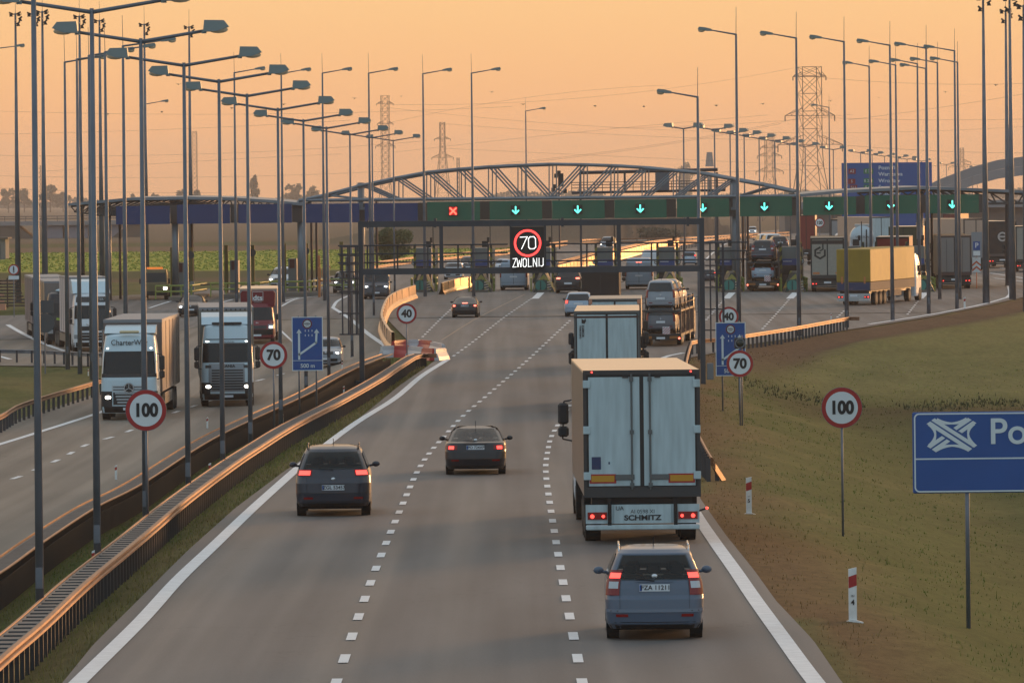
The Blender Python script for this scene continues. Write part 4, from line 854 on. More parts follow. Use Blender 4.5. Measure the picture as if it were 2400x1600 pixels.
# display: its own parts
a = B(1199, 628); c = B(1274.5, 531); W = c.x - a.x; H = c.z - a.z; cx = (a.x + c.x) / 2; cz = (a.z + c.z) / 2
q = MB(); q.box((cx, -.35, cz), (W, .3, H)); dsp = q.build('display_panel', m_scr, G, label='black electronic panel showing a lit 70')
q = MB(); q.box((cx, -.36, c.z + .05), (W + .1, .34, .06)); q.build('display_hood', MGy, dsp)
for x in (1196.5, 1277): q = MB(); p = B(x, 516); p2 = B(x, 640); q.bb(p.x - .045, p.x + .045, -.2, -.1, p2.z, p.z); q.build('hanger', MGy, dsp)
rc = B(1236.5, 569.5); L_ring = light('lit red ring', (1, .05, .045), 2.6); L_wh = light('lit white figures', (1, 1, .97), 1.6)
q = MB(); ring(q, (rc.x, rc.z), .525, .62, -.505, 56); q.build('lit_ring', L_ring, dsp)
q = MB()
def led(pts, w_=.034, y=-.506):
    for (x0, z0), (x1, z1) in zip(pts[:-1], pts[1:]):
        d = Vector((x1 - x0, z1 - z0)); l = d.length; d = d / l * w_ / 2; nx, nz = -d.y, d.x
        q.add([(x0 + nx - d.x, y, z0 + nz - d.y), (x0 - nx - d.x, y, z0 - nz - d.y), (x1 - nx + d.x, y, z1 - nz + d.y), (x1 + nx + d.x, y, z1 + nz + d.y)], [[0, 1, 2, 3]])
z2 = lambda x, y: ((B(1200 + x / 5.8725, 480 + y / 5.8725)).x, (B(1200 + x / 5.8725, 480 + y / 5.8725)).z)
led([z2(112, 445), z2(208, 440), z2(132, 605)]); led([z2(250, 440), z2(300, 438), z2(322, 465), z2(325, 580), z2(300, 603), z2(250, 605), z2(228, 580), z2(226, 465), z2(250, 440)])
q.build('lit_number', L_wh, dsp); q = MB()
for l in ([(12, 740), (58, 736), (12, 855), (60, 852)], [(68, 738), (82, 850), (102, 765), (122, 850), (136, 735)], [(165, 738), (185, 738), (197, 755), (197, 835), (185, 850), (165, 850), (153, 835), (153, 755), (165, 738)], [(225, 735), (225, 848), (268, 846)], [(292, 846), (292, 735), (340, 845), (340, 732)], [(372, 732), (372, 843)], [(428, 730), (428, 828), (412, 842), (392, 835)]): led([z2(x, y) for x, y in l], .025)
q.build('lit_word', L_wh, dsp)
# ------------------------------------------------------------------ toll islands
m_chev = None
def hazard(name):
    if name in MT: return MT[name]
    m = mat(name, (1, 1, 1), .5); n = m.node_tree.nodes; L = m.node_tree.links
    t = n.new('ShaderNodeTexCoord'); s = n.new('ShaderNodeSeparateXYZ'); L.new(t.outputs['Object'], s.inputs[0])
    ab = n.new('ShaderNodeMath'); ab.operation = 'ABSOLUTE'; L.new(s.outputs['X'], ab.inputs[0]); ad = n.new('ShaderNodeMath'); ad.operation = 'ADD'; L.new(ab.outputs[0], ad.inputs[0]); L.new(s.outputs['Z'], ad.inputs[1])
    mo = n.new('ShaderNodeMath'); mo.operation = 'MODULO'; L.new(ad.outputs[0], mo.inputs[0]); mo.inputs[1].default_value = .7; gt = n.new('ShaderNodeMath'); gt.operation = 'GREATER_THAN'; L.new(mo.outputs[0], gt.inputs[0]); gt.inputs[1].default_value = .36
    mi = n.new('ShaderNodeMix'); mi.data_type = 'RGBA'; L.new(gt.outputs[0], mi.inputs[0]); mi.inputs[6].default_value = (.025, .03, .028, 1); mi.inputs[7].default_value = (.22, .20, .03, 1); L.new(mi.outputs[2], n['Principled BSDF'].inputs['Base Color']); return m
m_haz = hazard('black and yellow hazard stripes'); m_teal = mat('teal arrow disc', (.03, .20, .17), .5); m_dteal = mat('dark teal stripe', (.01, .05, .045), .5); m_booth = mat('booth grey', (.15, .17, .17), .5); m_bband = mat('booth blue band', (.03, .07, .24), .5)
m_yrail = mat('yellow green rail', (.22, .25, .05), .4, .2)
def island(px, py, lab, booth=True, vis=True):
    p = gp(px, py); t = thing('toll_island', (p.x, p.y, p.z), 0, lab, 'toll island', 'toll islands')
    q = MB(); q.prism([(-.75, .6), (-.5, 0), (.5, 0), (.75, .6), (.75, 26), (-.75, 26)], 'z', -.1, .18); q.build('kerb_base', mat('island concrete', (.14, .12, .10), .8), t)
    q = MB(); q.add([(-.85, .15, .0), (.85, .15, .0), (.95, 2.6, 0), (-.95, 2.6, 0), (-.10, .5, 1.5), (.10, .5, 1.5), (.3, 2.6, 1.62), (-.3, 2.6, 1.62)], [[0, 1, 5, 4], [1, 2, 6, 5], [2, 3, 7, 6], [3, 0, 4, 7], [4, 5, 6, 7]]); q.build('crash_cushion', m_haz, t)
    q = MB(); q.cyl((-.25, .16, .52), (-.25, .04, .52), .42, n=24); d_ = q.build('arrow_disc', m_teal, t); q = MB(); q.bb(-.31, -.22, .0, .035, .18, .88); q.build('disc_stripe', m_dteal, d_)
    q = MB(); q.box((-.22, .12, .5), (.95, .1, .95)); q.build('disc_board', m_dteal, t)
    q = MB()
    for k in range(4): q.box((.42, .08, .2 + k * .2), (.36, .05, .08), (R(-12), 'Y'))
    q.build('reflector_slats', mat('pale slats', (.5, .42, .36), .4), t)
    q = MB(); q.cyl((1.0, 2.4, .55), (1.0, 8, .6), .09, n=8); q.cyl((1.0, 2.4, 1.0), (1.0, 8, 1.05), .09, n=8); q.cyl((-1.0, 2.4, 1.0), (-1.0, 8, 1.05), .08, n=8)
    for y in (2.4, 4.2, 6, 8): q.box((1.0, y, .5), (.1, .1, 1.1)); q.box((-1.0, y, .5), (.1, .1, 1.1))
    q.build('side_rails', m_yrail, t)
    if booth:
        q = MB(); q.bb(-.75, .55, 8, 12, .15, 1.25); q.build('booth_plinth', mat('booth dark', (.03, .03, .033), .5), t)
        q = MB(); q.bb(-.78, .58, 8, 12, 1.98, 3.45); q.build('booth_body', m_booth, t); q = MB(); q.bb(-.74, .54, 8, 12, 1.25, 1.98); q.build('booth_window', mat('booth window', (.02, .022, .026), .15), t)
        q = MB(); q.bb(-.78, .58, 7.97, 8.0, 2.0, 2.5); b_ = q.build('blue_band', m_bband, t)
        q = MB(); q.bb(-.6, .1, 7.955, 7.965, 2.28, 2.33); q.build('band_lettering', m_blin, b_)
        for s in (-1, 1): q = MB(); disc(q, (s * .85, 2.3), .22, 7.93, .02, 24); e = q.build('toll_disc', m_wht, t); q = MB(); ring(q, (s * .85, 2.3), .17, .22, 7.90, 24); q.bb(s * .85 - .13, s * .85 + .13, 7.895, 7.9, 2.27, 2.33); q.build('disc_border', m_blk, e)
        q = MB()
        for s in (-1, 1): q.box((s * .78, 7.9, 2.2), (.20, .12, 3.2)); q.build('striped_post', m_haz, t); q = MB()
        q = MB(); q.cyl((.72, 8.5, 3.4), (.72, 8.5, 5.4), .04, n=6); q.box((.3, 9, 3.75), (.5, .4, .5)); q.box((.55, 9, 4.1), (.2, .2, .4)); q.build('camera_mast', M_dark(), t)
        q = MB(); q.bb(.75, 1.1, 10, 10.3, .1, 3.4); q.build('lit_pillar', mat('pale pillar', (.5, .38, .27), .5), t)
    return t
names = ['below the red cross panel, beside the curved barrier', 'between the silver car lane and the white van', 'right below the 70 display', 'behind the black box truck', 'behind the car transporter', 'left of the second car transporter', 'right of the second car transporter', 'hidden behind the yellow truck', 'right of the yellow truck cab']
for (px, lb) in zip((992, 1128, 1275, 1424, 1571, 1716, 1865, 2014, 2166), names): island(px, 684.5, 'striped toll island with booth ' + lb)
# exit side islands
for i, (x0, x1, yb, lb) in enumerate(((395, 470, 706, 'nearest the recovery truck'), (524, 640, 700, 'behind the red box van'), (663, 755, 696, 'beside the orange lit signal arm'), (800, 880, 690, 'behind the black van'))):
    p = gp(x0, yb); L_ = (x1 - x0) * p.y / F; t = thing('exit_island', p, 0, 'exit lane island with green and yellow rails, ' + lb, 'toll island', 'exit lane islands')
    q = MB(); q.bb(0, L_, -.2, 14, -.1, .35, bev=.05); q.build('kerb_base', mat('island concrete', (1, 1, 1)), t)
    q = MB()
    for z, dz in ((.75, .0), (1.2, .0)): q.cyl((-1.0, 0, z), (L_ * .72, 0, z), .07, n=8); q.cyl((L_ * .72, 0, z), (L_ * 1.02, 8, z + .05), .09, n=8)
    for x in (-1, .2, L_ * .4, L_ * .72): q.box((x, 0, .7), (.1, .1, 1.1))
    q.build('rails', m_yrail, t)
    q = MB(); q.bb(.1, .75, 9, 12, .3, 2.9); q.build('payment_booth', m_booth, t); q = MB(); q.box((.42, 8.95, 2.5), (.4, .1, .7)); q.build('red_signal', mat('signal maroon', (.08, .015, .015), .5), t)
    q = MB(); q.bb(L_ * .45, L_ * .45 + .28, 10, 10.3, .3, 4.1); q.build('yellow_post', mat('yellow post', (.16, .13, .03), .6), t); q = MB(); q.bb(-.4, -.1, 10, 10.3, .3, 4.1); q.build('yellow_post', mat('yellow post', (1, 1, 1)), t)
    q = MB(); q.cyl((L_ * .45 + .1, 9.95, 3.5), (L_ * .45 + .1, 9.9, 3.5), .3, n=16); q.build('round_plate', mat('sign back grey', (.1, .1, .1)), t)
# boom arms
for x0, y0, x1, y1, lb in ((455, 668, 542, 664, 'between the two leftmost exit islands'), (752, 658, 812, 657, 'in front of the silver SUV')):
    a = at(x0, y0, 470); c = at(x1, y1, 470); t = thing('boom_barrier', a, 0, 'lowered boom barrier ' + lb, 'boom barrier', 'boom barriers'); q = MB(); q.cyl((0, 0, 0), tuple(c - a), .06, n=8); q.build('boom', mat('boom dark', (.07, .04, .04), .5), t); q = MB(); q.bb(-.3, .0, -.2, .2, -(a.z - float(roadz(a.x, a.y))), .3); q.build('boom_cabinet', m_booth, t)
# signal heads lit orange on an arm (left)
a = at(748, 655, 465); t = thing('lane_signal_frame', (a.x, a.y, float(roadz(a.x, a.y))), 0, 'orange lit bracket with curved arms beside the third exit island', 'signal'); h = a.z - t.location.z
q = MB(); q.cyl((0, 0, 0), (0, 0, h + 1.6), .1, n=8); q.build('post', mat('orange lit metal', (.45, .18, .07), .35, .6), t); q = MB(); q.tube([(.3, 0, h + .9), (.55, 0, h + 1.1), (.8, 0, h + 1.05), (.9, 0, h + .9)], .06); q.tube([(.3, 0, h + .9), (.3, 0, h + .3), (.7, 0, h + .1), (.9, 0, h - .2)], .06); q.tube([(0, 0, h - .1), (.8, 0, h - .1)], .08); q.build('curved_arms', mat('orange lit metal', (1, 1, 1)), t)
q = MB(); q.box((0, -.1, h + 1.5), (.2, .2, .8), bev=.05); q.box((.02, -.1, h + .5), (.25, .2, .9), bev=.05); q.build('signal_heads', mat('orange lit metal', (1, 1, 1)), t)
# ------------------------------------------------------------------ route sign, bridges
Yr = 690; a = at(1974, 548, Yr); c = at(2184, 380, Yr); W = c.x - a.x; H = c.z - a.z; zb = float(roadz(a.x, Yr))
t = thing('route_sign', (a.x, Yr, a.z), 0, 'big blue route direction sign listing city names behind the green panels', 'road sign'); mb_ = mat('route sign blue', (.016, .08, .27), .5)
q = MB(); q.bb(0, W, 0, .1, 0, H); q.build('panel', mb_, t); sx_ = lambda x: (x / 4.704 + 1650 - 1974) * Yr / F; sz_ = lambda y: (548 - 1.5 - (y / 4.704 + 130)) * Yr / F + .15
m_gn = mat('route green', (.02, .16, .07), .5); m_rd = mat('route red', (.22, .015, .015), .5)
for tx, y in (('Poznań', 1252), ('Warszawa', 1322), ('Wrocław', 1395), ('Szczecin', 1465), ('Katowice', 1530)): text(tx, .61, (sx_(1930), -.02, sz_(y)), m_blin, t, align='LEFT', off=.008, sx=1.08)
for tx, x, y, m_ in (('A2', 1640, 1287, m_rd), ('E 30', 1820, 1287, m_gn), ('5', 1635, 1398, m_rd), ('E 261', 1820, 1393, m_gn), ('S11', 1655, 1465, m_rd), ('E 65', 1820, 1465, m_gn)):
    q = MB(); wx = .62 if m_ is m_rd else .85; q.box((sx_(x), -.01, sz_(y)), (wx * 1.33, .02, .6)); pl = q.build('route_plate', m_, t); text(tx, .44, (sx_(x), -.03, sz_(y)), m_blin, pl)
for x in (W * .22, W * .78): q = MB(); q.cyl((x, .2, zb - a.z), (x, .2, H), .15, n=8); q.build('post', M_galv(), t)
# arch bridge far right
m_far = mat('far concrete', (.22, .22, .23), .8)
Ya = 1150; pts1 = [(2120, 470), (2160, 452), (2206, 430), (2280, 402), (2340, 386), (2400, 378), (2480, 372), (2640, 380), (2800, 410), (2900, 450)]; t = thing('arch_bridge', at(2206, 470, Ya), 0, 'big pale arch bridge in the haze at the right edge', 'bridge'); ob = Vector(t.location)
for dy, dpy in ((0, 0), (26, 22)):
    q = MB(); P = smooth_path([at(x, y + dpy, Ya + dy) - ob for x, y in pts1], 4); rows = [[(p.x, dy, p.z + .9), (p.x, dy + 1.5, p.z + .9), (p.x, dy + 1.5, p.z - .9), (p.x, dy, p.z - .9), (p.x, dy, p.z + .9)] for p in P]; q.grid(rows); q.build('arch_rib', m_far, t)
    q = MB()
    for p in P[::3]:
        zz = at(2300, 470, Ya).z - ob.z
        if p.z > zz: q.cyl((p.x, dy + .7, p.z), (p.x, dy + .7, zz), .07, n=5)
    q.build('hanger_row', m_far, t)
a0 = at(1840, 474, Ya) - ob; a1 = at(2900, 462, Ya) - ob; q = MB(); q.bb(a0.x, a1.x, -2, 30, a0.z - 1.4, a0.z); q.build('deck', m_far, t)
q = MB(); q.bb(a0.x, a1.x, 2, 27, a0.z - 9, a0.z - 1.4); q.build('abutment', mat('bridge abutment', (.19, .16, .15), .85), t)
# overpass far left
Yo = 1250; a0 = at(-260, 522, Yo); a1 = at(330, 521, Yo); t = thing('overpass', (a0.x, Yo, float(roadz(a0.x, Yo))), 0, 'low hazy overpass with railing behind the green field on the left', 'bridge'); oo = Vector(t.location)
q = MB(); q.bb(0, a1.x - a0.x, 0, 12, a0.z - oo.z - .9, a0.z - oo.z); q.build('deck', mat('overpass deck', (.26, .24, .24), .8), t)
q = MB()
for z in (.5, 1.0): q.cyl((0, 0, a0.z - oo.z + z), (a1.x - a0.x, 0, a0.z - oo.z + z), .08, n=5)
x = 0
while x < a1.x - a0.x: q.box((x, 0, a0.z - oo.z + .5), (.12, .12, 1.1)); x += 2.2
q.build('railing', mat('overpass rail', (.10, .09, .10), .7), t)
sp = lambda x: (at(x, 540, Yo) - oo).x
for x0, x1 in ((-260, -120), (108, 146), (160, 205), (252, 285)): q = MB(); q.bb(sp(x0), sp(x1), 1, 11, -1, a0.z - oo.z - .95); q.build('pier', mat('overpass pier', (.24, .22, .25), .8), t)
q = MB()
def emb(x0, x1, x2): 
    z = a0.z - oo.z - .95; q.add([(sp(x0), .5, 0), (sp(x2), .5, 0), (sp(x1), .5, z), (sp(x0) - 3, .5, z), (sp(x0), 11, 0), (sp(x2), 11, 0), (sp(x1), 11, z), (sp(x0) - 3, 11, z)], [[0, 1, 2, 3], [4, 7, 6, 5], [1, 5, 6, 2]])
emb(-260, 40, 78); q.add([(sp(262), .5, 0), (sp(330), .5, 0), (sp(330), .5, a0.z - oo.z - .95), (sp(300), .5, a0.z - oo.z - .95), (sp(262), 11, 0), (sp(330), 11, 0), (sp(330), 11, 5), (sp(300), 11, 5)], [[0, 1, 2, 3], [3, 2, 6, 7]]); q.build('embankment', mat('dry embankment', (.13, .10, .08), .9), t)
# small building left edge
p = gp(-60, 608); t = thing('utility_building', p, 0, 'small grey flat-roofed building cut by the left edge', 'building'); s = F / p.y; wd = 73 / s; h = 47 / s
q = MB(); q.bb(0, wd, 0, 6, -.3, h); q.build('wall', mat('building grey', (.17, .17, .17), .8, noise=.2), t); q = MB(); q.bb(-.3, wd + .35, -.4, 6.4, h, h + .22); q.build('roof', mat('building roof', (.10, .08, .07), .8), t); q = MB(); q.bb(wd - 1.7, wd - .6, -.03, 0, 0, 2.1); q.build('door', mat('building door', (.08, .09, .10), .5), t)
# stacked timber-like dark pile at far left
p = gp(-30, 722); t = thing('noise_fence', p, 0, 'dark ribbed fence and orange barrier at the far left edge', 'fence'); q = MB()
for k in range(9): q.bb(0, 3.1 - k * .1, 0, .2, .1 + k * .24, .22 + k * .24)
q.build('ribs', mat('dark ribs', (.07, .045, .04), .7), t); q = MB()
for x in (.1, 1.5, 3.0): q.bb(x, x + .1, .2, .3, 0, 2.3)
q.build('posts', mat('dark ribs', (1, 1, 1)), t)
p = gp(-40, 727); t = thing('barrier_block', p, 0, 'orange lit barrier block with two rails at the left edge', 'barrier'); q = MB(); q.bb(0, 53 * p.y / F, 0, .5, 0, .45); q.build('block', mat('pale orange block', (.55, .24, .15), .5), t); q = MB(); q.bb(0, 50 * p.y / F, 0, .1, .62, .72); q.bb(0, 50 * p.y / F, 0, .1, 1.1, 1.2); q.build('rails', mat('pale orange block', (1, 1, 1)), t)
# ------------------------------------------------------------------ pylons
MP = mat('pylon steel', (.07, .065, .07), .7)
def pylon(px, ytop, Y, w_top, w_base, flare, arms, lab, yb=560, r=.09, extra=None):
    zg = float(roadz(at(px, 460, Y).x, Y)); p = at(px, ytop, Y); h = p.z - zg; t = thing('power_pylon', (p.x, Y, zg), R(12), lab, 'power pylon', 'power pylons in the haze')
    q = MB(); wd = lambda z: w_top if z > h * flare else w_top + (w_base - w_top) * (1 - z / (h * flare))
    lv = [0]; z = 0
    while z < h - .5: z += max(wd(z) * .9, 1.8); lv.append(min(z, h))
    for sx, sy in ((-1, -1), (1, -1), (1, 1), (-1, 1)):
        for a, c in zip(lv[:-1], lv[1:]): q.cyl((sx * wd(a) / 2, sy * wd(a) / 2, a), (sx * wd(c) / 2, sy * wd(c) / 2, c), r, n=4)
    for a, c in zip(lv[:-1], lv[1:]):
        A, C_ = wd(a) / 2, wd(c) / 2
        for s in (-1, 1):
            q.cyl((-A, s * A, a), (C_, s * C_, c), r * .6, n=4); q.cyl((A, s * A, a), (-C_, s * C_, c), r * .6, n=4); q.cyl((s * A, -A, a), (s * C_, C_, c), r * .6, n=4); q.cyl((-C_, s * C_, c), (C_, s * C_, c), r * .5, n=4)
    q.build('lattice_tower', MP, t)
    for za, half in arms:
        z = at(px, za, Y).z - zg
        q = MB(); ww = wd(z) / 2
        for s in (-1, 1):
            for d in (-ww, ww): q.cyl((s * ww, d, z), (s * half, 0, z), r * .8, n=4); q.cyl((s * ww, d, z + half * .28), (s * half, 0, z), r * .7, n=4)
            for f in (.3, .6): x = ww + (half - ww) * f; q.cyl((s * x, 0, z), (s * x, 0, z + half * .28 * (1 - f)), r * .6, n=4); q.cyl((s * x, 0, z), (s * (ww + (half - ww) * (f - .3)), 0, z + half * .28 * (1.3 - f)), r * .5, n=4)
            q.cyl((s * half, 0, z), (s * half, 0, z - half * .22), r * 1.3, n=5)
        q.cyl((-ww, 0, z), (ww, 0, z), r, n=4); q.build('crossarm', MP, t)
    return t
pylon(1897, 157, 1400, 4.6, 9, .42, [(180, 4.0), (271, 6.0), (339, 7.8)], 'widest lattice pylon, dark, behind the right lamps', r=.10)
pylon(902, 222, 2000, 2.5, 5.5, .35, [(243, 2.8), (290, 2.7), (343, 3.3)], 'hazy slim lattice pylon with forked top left of the arch', r=.085)
pylon(1036.5, 287, 1750, 1.4, 5.5, .75, [(326, 2.4), (369, 3.2)], 'slim pointed lattice pylon rising above the left part of the arch', r=.075)
pylon(1803, 320, 1700, 2.2, 6, .6, [(346, 2.6), (366, 3.6), (402, 4.0)], 'smaller lattice pylon left of the widest one', r=.08)
pylon(2254, 347, 2600, 1.5, 7, .8, [(380, 4), (392, 6)], 'tiny faint pylon near the far right masts', r=.09)
for px, yt, w_, lb in ((455, 308, 1.9, 'faint lattice radio tower at left above the canopy roof'), (92, 388, 1.2, 'very faint lattice mast at the far left horizon'), (1073.5, 370, .9, 'thin pale mast right of the slim pylon')):
    pylon(px, yt, 2300, w_, w_ * 1.2, .5, [], lb, r=.07)
p = at(1663, 372, 2300); zg = 0; t = thing('water_tower', (p.x, 2300, 0), 0, 'pale faint tank tower in the haze above the right end of the arch', 'tower'); q = MB(); q.cyl((0, 0, 0), (0, 0, p.z - 6), .8, n=8); q.build('shaft', m_far, t); q = MB(); q.cyl((0, 0, p.z - 3), (0, 0, p.z + 2.5), 1.7, 1.1, n=12); q.build('tank', m_far, t)
# wires
MW = mat('power cable', (.10, .085, .08), .8)
WL = [(-20, 260, 560, 268, 1200, 250, 1500), (-20, 315, 380, 304, 820, 282, 1500), (-20, 364, 560, 358, 1000, 330, 1500), (-20, 412, 400, 416, 900, 402, 1500), (100, 402, 500, 376, 800, 361, 1500), (905, 245, 1250, 238, 1860, 160, 1700), (905, 252, 1300, 290, 2420, 296, 1700), (905, 290, 1100, 250, 1560, 200, 1700), (1036, 290, 1300, 308, 1830, 330, 1600), (925, 357, 1020, 346, 1800, 270, 1600), (1040, 348, 1300, 360, 1900, 388, 1600), (1100, 392, 1400, 362, 1830, 290, 1500), (1160, 384, 1500, 345, 1880, 276, 1500), (1900, 275, 2150, 281, 2430, 279, 1400), (1900, 180, 2150, 196, 2430, 195, 1400), (1990, 281, 2150, 260, 2430, 215, 1300), (1950, 338, 2150, 352, 2430, 359, 1300), (1430, 300, 1700, 292, 2000, 268, 1500), (-20, 440, 180, 448, 520, 452, 1500), (1580, 408, 1800, 400, 2420, 384, 1500)]
for i, (x0, y0, x1, y1, x2, y2, Y) in enumerate(WL):
    P = []
    for k in range(25):
        u = k / 24; L0 = (1 - u); px = x0 + (x2 - x0) * u; tt = (px - x0) / (x1 - x0) if x1 != x0 else 0
        # quadratic through three points
        py = y0 * (px - x1) * (px - x2) / ((x0 - x1) * (x0 - x2)) + y1 * (px - x0) * (px - x2) / ((x1 - x0) * (x1 - x2)) + y2 * (px - x0) * (px - x1) / ((x2 - x0) * (x2 - x1))
        P.append(at(px, py, Y))
    q = MB(); o_ = P[0]; q.tube([tuple(p - o_) for p in P], .032, 4); o = q.build('power_cable', MW); o.location = o_
    side = 'left' if x2 < 1250 else 'right'; hh = 'high' if y0 < 300 else 'low'
    tag(o, f'thin sagging power cable across the sky, {ORL[i] if i < 16 else ["seventeenth", "eighteenth", "nineteenth", "twentieth"][i - 16]} counted along the {side} side', 'power cable', 'power cables across the sky')
# birds
for i, (x, y) in enumerate(((418, 198), (543, 254), (379, 263), (252, 268), (665, 245), (831, 231), (940, 226), (1153, 216), (1226, 245), (1395, 249), (1509, 250), (1679, 248), (1788, 244), (1947, 237), (2060, 229), (2216, 216), (2334, 200))):
    p = at(x, y, 380); t = thing('bird', p, R(40 + i * 23), f'tiny dark bird high in the sky, {ORL[i] if i < 16 else "seventeenth"} from the left', 'bird', 'birds over the motorway')
    q = MB(); q.smooth = True; q.ball((0, 0, 0), (.035, .08, .03), 8, 5); 
    for s in (-1, 1): q.add([(0, .04, .02), (0, -.04, .02), (s * .12, -.05, .05), (s * .12, .03, .05), (s * .2, -.04, .0)], [[0, 1, 2, 3], [3, 2, 4]])
    q.build('body', MG, t)
# ------------------------------------------------------------------ vegetation
m_leaf = mat('hazy foliage', (.055, .062, .035), .8, noise=.45, nscale=.5); m_trunk = mat('bark', (.06, .045, .035), .9)
def leaf_tree(px, ybase, hpx, wpx, Y, lab, name='tree', n=900, shape='round', seed=0, mt=None, leaf=.5, grp='trees on the horizon', trunk=True):
    rnd = random.Random(seed + int(px)); a = at(px, ybase, Y); s = F / Y; h = hpx / s; wd = wpx / s; g0 = float(terr(np.array([a.x]), np.array([Y]))[0]); zb = min(a.z, g0 + .2) if trunk else a.z
    t = thing(name, (a.x, Y, zb), 0, lab, 'tree' if name == 'tree' else 'bush', grp); top = a.z + h - zb; q = MB()
    if trunk:
        tr = MB(); tr.cyl((0, 0, -.3), (0, 0, top * .55), .03 * top, .012 * top, n=7)
        for k in range(5): ang = rnd.random() * 6.3; tr.cyl((0, 0, top * (.3 + .07 * k)), (wd * .28 * math.cos(ang), wd * .28 * math.sin(ang), top * (.5 + .09 * k)), .012 * top, .004 * top, n=5)
        tr.build('trunk', m_trunk, t)
    cl = []
    for k in range((16 if trunk else 30) if shape == 'round' else 12):
        if shape == 'poplar': z = top * (.12 + .82 * k / 12); r = wd * .5 * math.sin(math.pi * min(1, .18 + .80 * k / 12)) ** .6; cl.append((rnd.uniform(-.15, .15) * wd, rnd.uniform(-.15, .15) * wd, z, r * .85, top * .10))
        else: ang = rnd.random() * 6.3; rr = rnd.random() ** .5 * wd * .36; z = top * rnd.uniform(.35 if trunk else .05, .88); f = 1 - .5 * abs(z / top - .5); g_ = 1 if trunk else 1.45; cl.append((rr * math.cos(ang) * f, rr * math.sin(ang) * f, z, g_ * wd * rnd.uniform(.10, .2), g_ * top * rnd.uniform(.08, .15)))
    for k in range(n):
        c = rnd.choice(cl); u = Vector((rnd.gauss(0, 1), rnd.gauss(0, 1), rnd.gauss(0, 1))).normalized() * rnd.uniform(.5, 1.1); p = Vector((c[0] + u.x * c[3], c[1] + u.y * c[3], c[2] + u.z * c[4])); e = Vector((rnd.gauss(0, 1), rnd.gauss(0, 1), rnd.gauss(0, 1))).normalized(); f = e.orthogonal().normalized(); l = leaf * rnd.uniform(.5, 1.2)
        q.add([p - e * l, p + f * l * .6, p + e * l, p - f * l * .6], [[0, 1, 2, 3]])
    q.build('crown', mt or m_leaf, t)
tr = [(20, 470, 32, 46, 'leftmost ragged tree on the hazy horizon'), (57, 472, 30, 50, 'second ragged tree from the left on the horizon'), (118, 470, 38, 54, 'round tree right of the nearest lamp on the horizon'), (148, 470, 22, 40, 'small tree beside the round tree on the left horizon'), (310, 466, 16, 26, 'low tree just above the left end of the canopy roof'), (425, 464, 22, 26, 'tree left of the fourth lamp on the horizon'), (458, 464, 22, 28, 'tree under the faint radio tower'), (690, 462, 32, 52, 'broad pale tree behind the left foot of the arch'), (730, 464, 26, 46, 'paler tree right of the broad one at the arch foot'), (365, 466, 12, 40, 'very low bush-like tree above the canopy roof')]
for i, (x, yb, hp, wp, lb) in enumerate(tr): leaf_tree(x, yb, hp, wp, 4300, lb, seed=i, n=800, leaf=1.2)
leaf_tree(596, 466, 58, 22, 4000, 'slender poplar on the horizon behind the left canopy', shape='poplar', n=1100, leaf=1.1)
leaf_tree(1607, 462, 84, 40, 5200, 'tall pale conical tree behind the right part of the arch', shape='poplar', n=1100, leaf=1.4)
leaf_tree(1883, 470, 22, 40, 4500, 'small hazy tree left of the route sign', n=500, leaf=1.2)
leaf_tree(922, 612, 78, 92, 690, 'big round green bush behind the toll plaza on the left', 'bush', n=9000, mt=mat('bush green', (.075, .085, .022), .8, noise=.4, nscale=.8), leaf=.16, trunk=False, grp='bushes beyond the plaza')
leaf_tree(1545, 560, 28, 120, 1000, 'low hazy brush on the embankment above the far guard rail', 'bush', n=1500, mt=mat('bush brown', (.08, .065, .04), .8), leaf=.3, trunk=False, grp='bushes beyond the plaza')
# far wood as one mass, and hedge
rnd = random.Random(8); q = MB()
for k in range(9000):
    px = rnd.uniform(-100, 2500); yb = 468 - (px - 1200) * .0105 * 1.0 + 6; hh = 10 + 6 * math.sin(px * .011) + 5 * math.sin(px * .037 + 1) + (8 if 1150 < px < 1420 else 0); y = yb - rnd.random() ** 1.2 * max(hh, 5); p = at(px, y, 5200 + rnd.uniform(-80, 80)); e = Vector((rnd.gauss(0, 1), rnd.gauss(0, 1), rnd.gauss(0, 1))).normalized(); f = e.orthogonal().normalized(); l = 1.8
    q.add([p - e * l, p + f * l * .7, p + e * l, p - f * l * .7], [[0, 1, 2, 3]])
q.build('far_wood', mat('far wood', (.06, .06, .045), .9), kind='stuff')
m_gr = mat('grass blades', (.095, .092, .035), .9, noise=.5, nscale=.6, col2=(.045, .055, .018)); m_gd = mat('dark tall grass', (.040, .050, .018), .9, noise=.4, nscale=1)
m_blade = mat('grass blade', (.1, .1, .04), .9, spec=.1); _n = m_blade.node_tree.nodes.new('ShaderNodeAttribute'); _n.attribute_name = 'Col'; m_blade.node_tree.links.new(_n.outputs['Color'], m_blade.node_tree.nodes['Principled BSDF'].inputs['Base Color'])
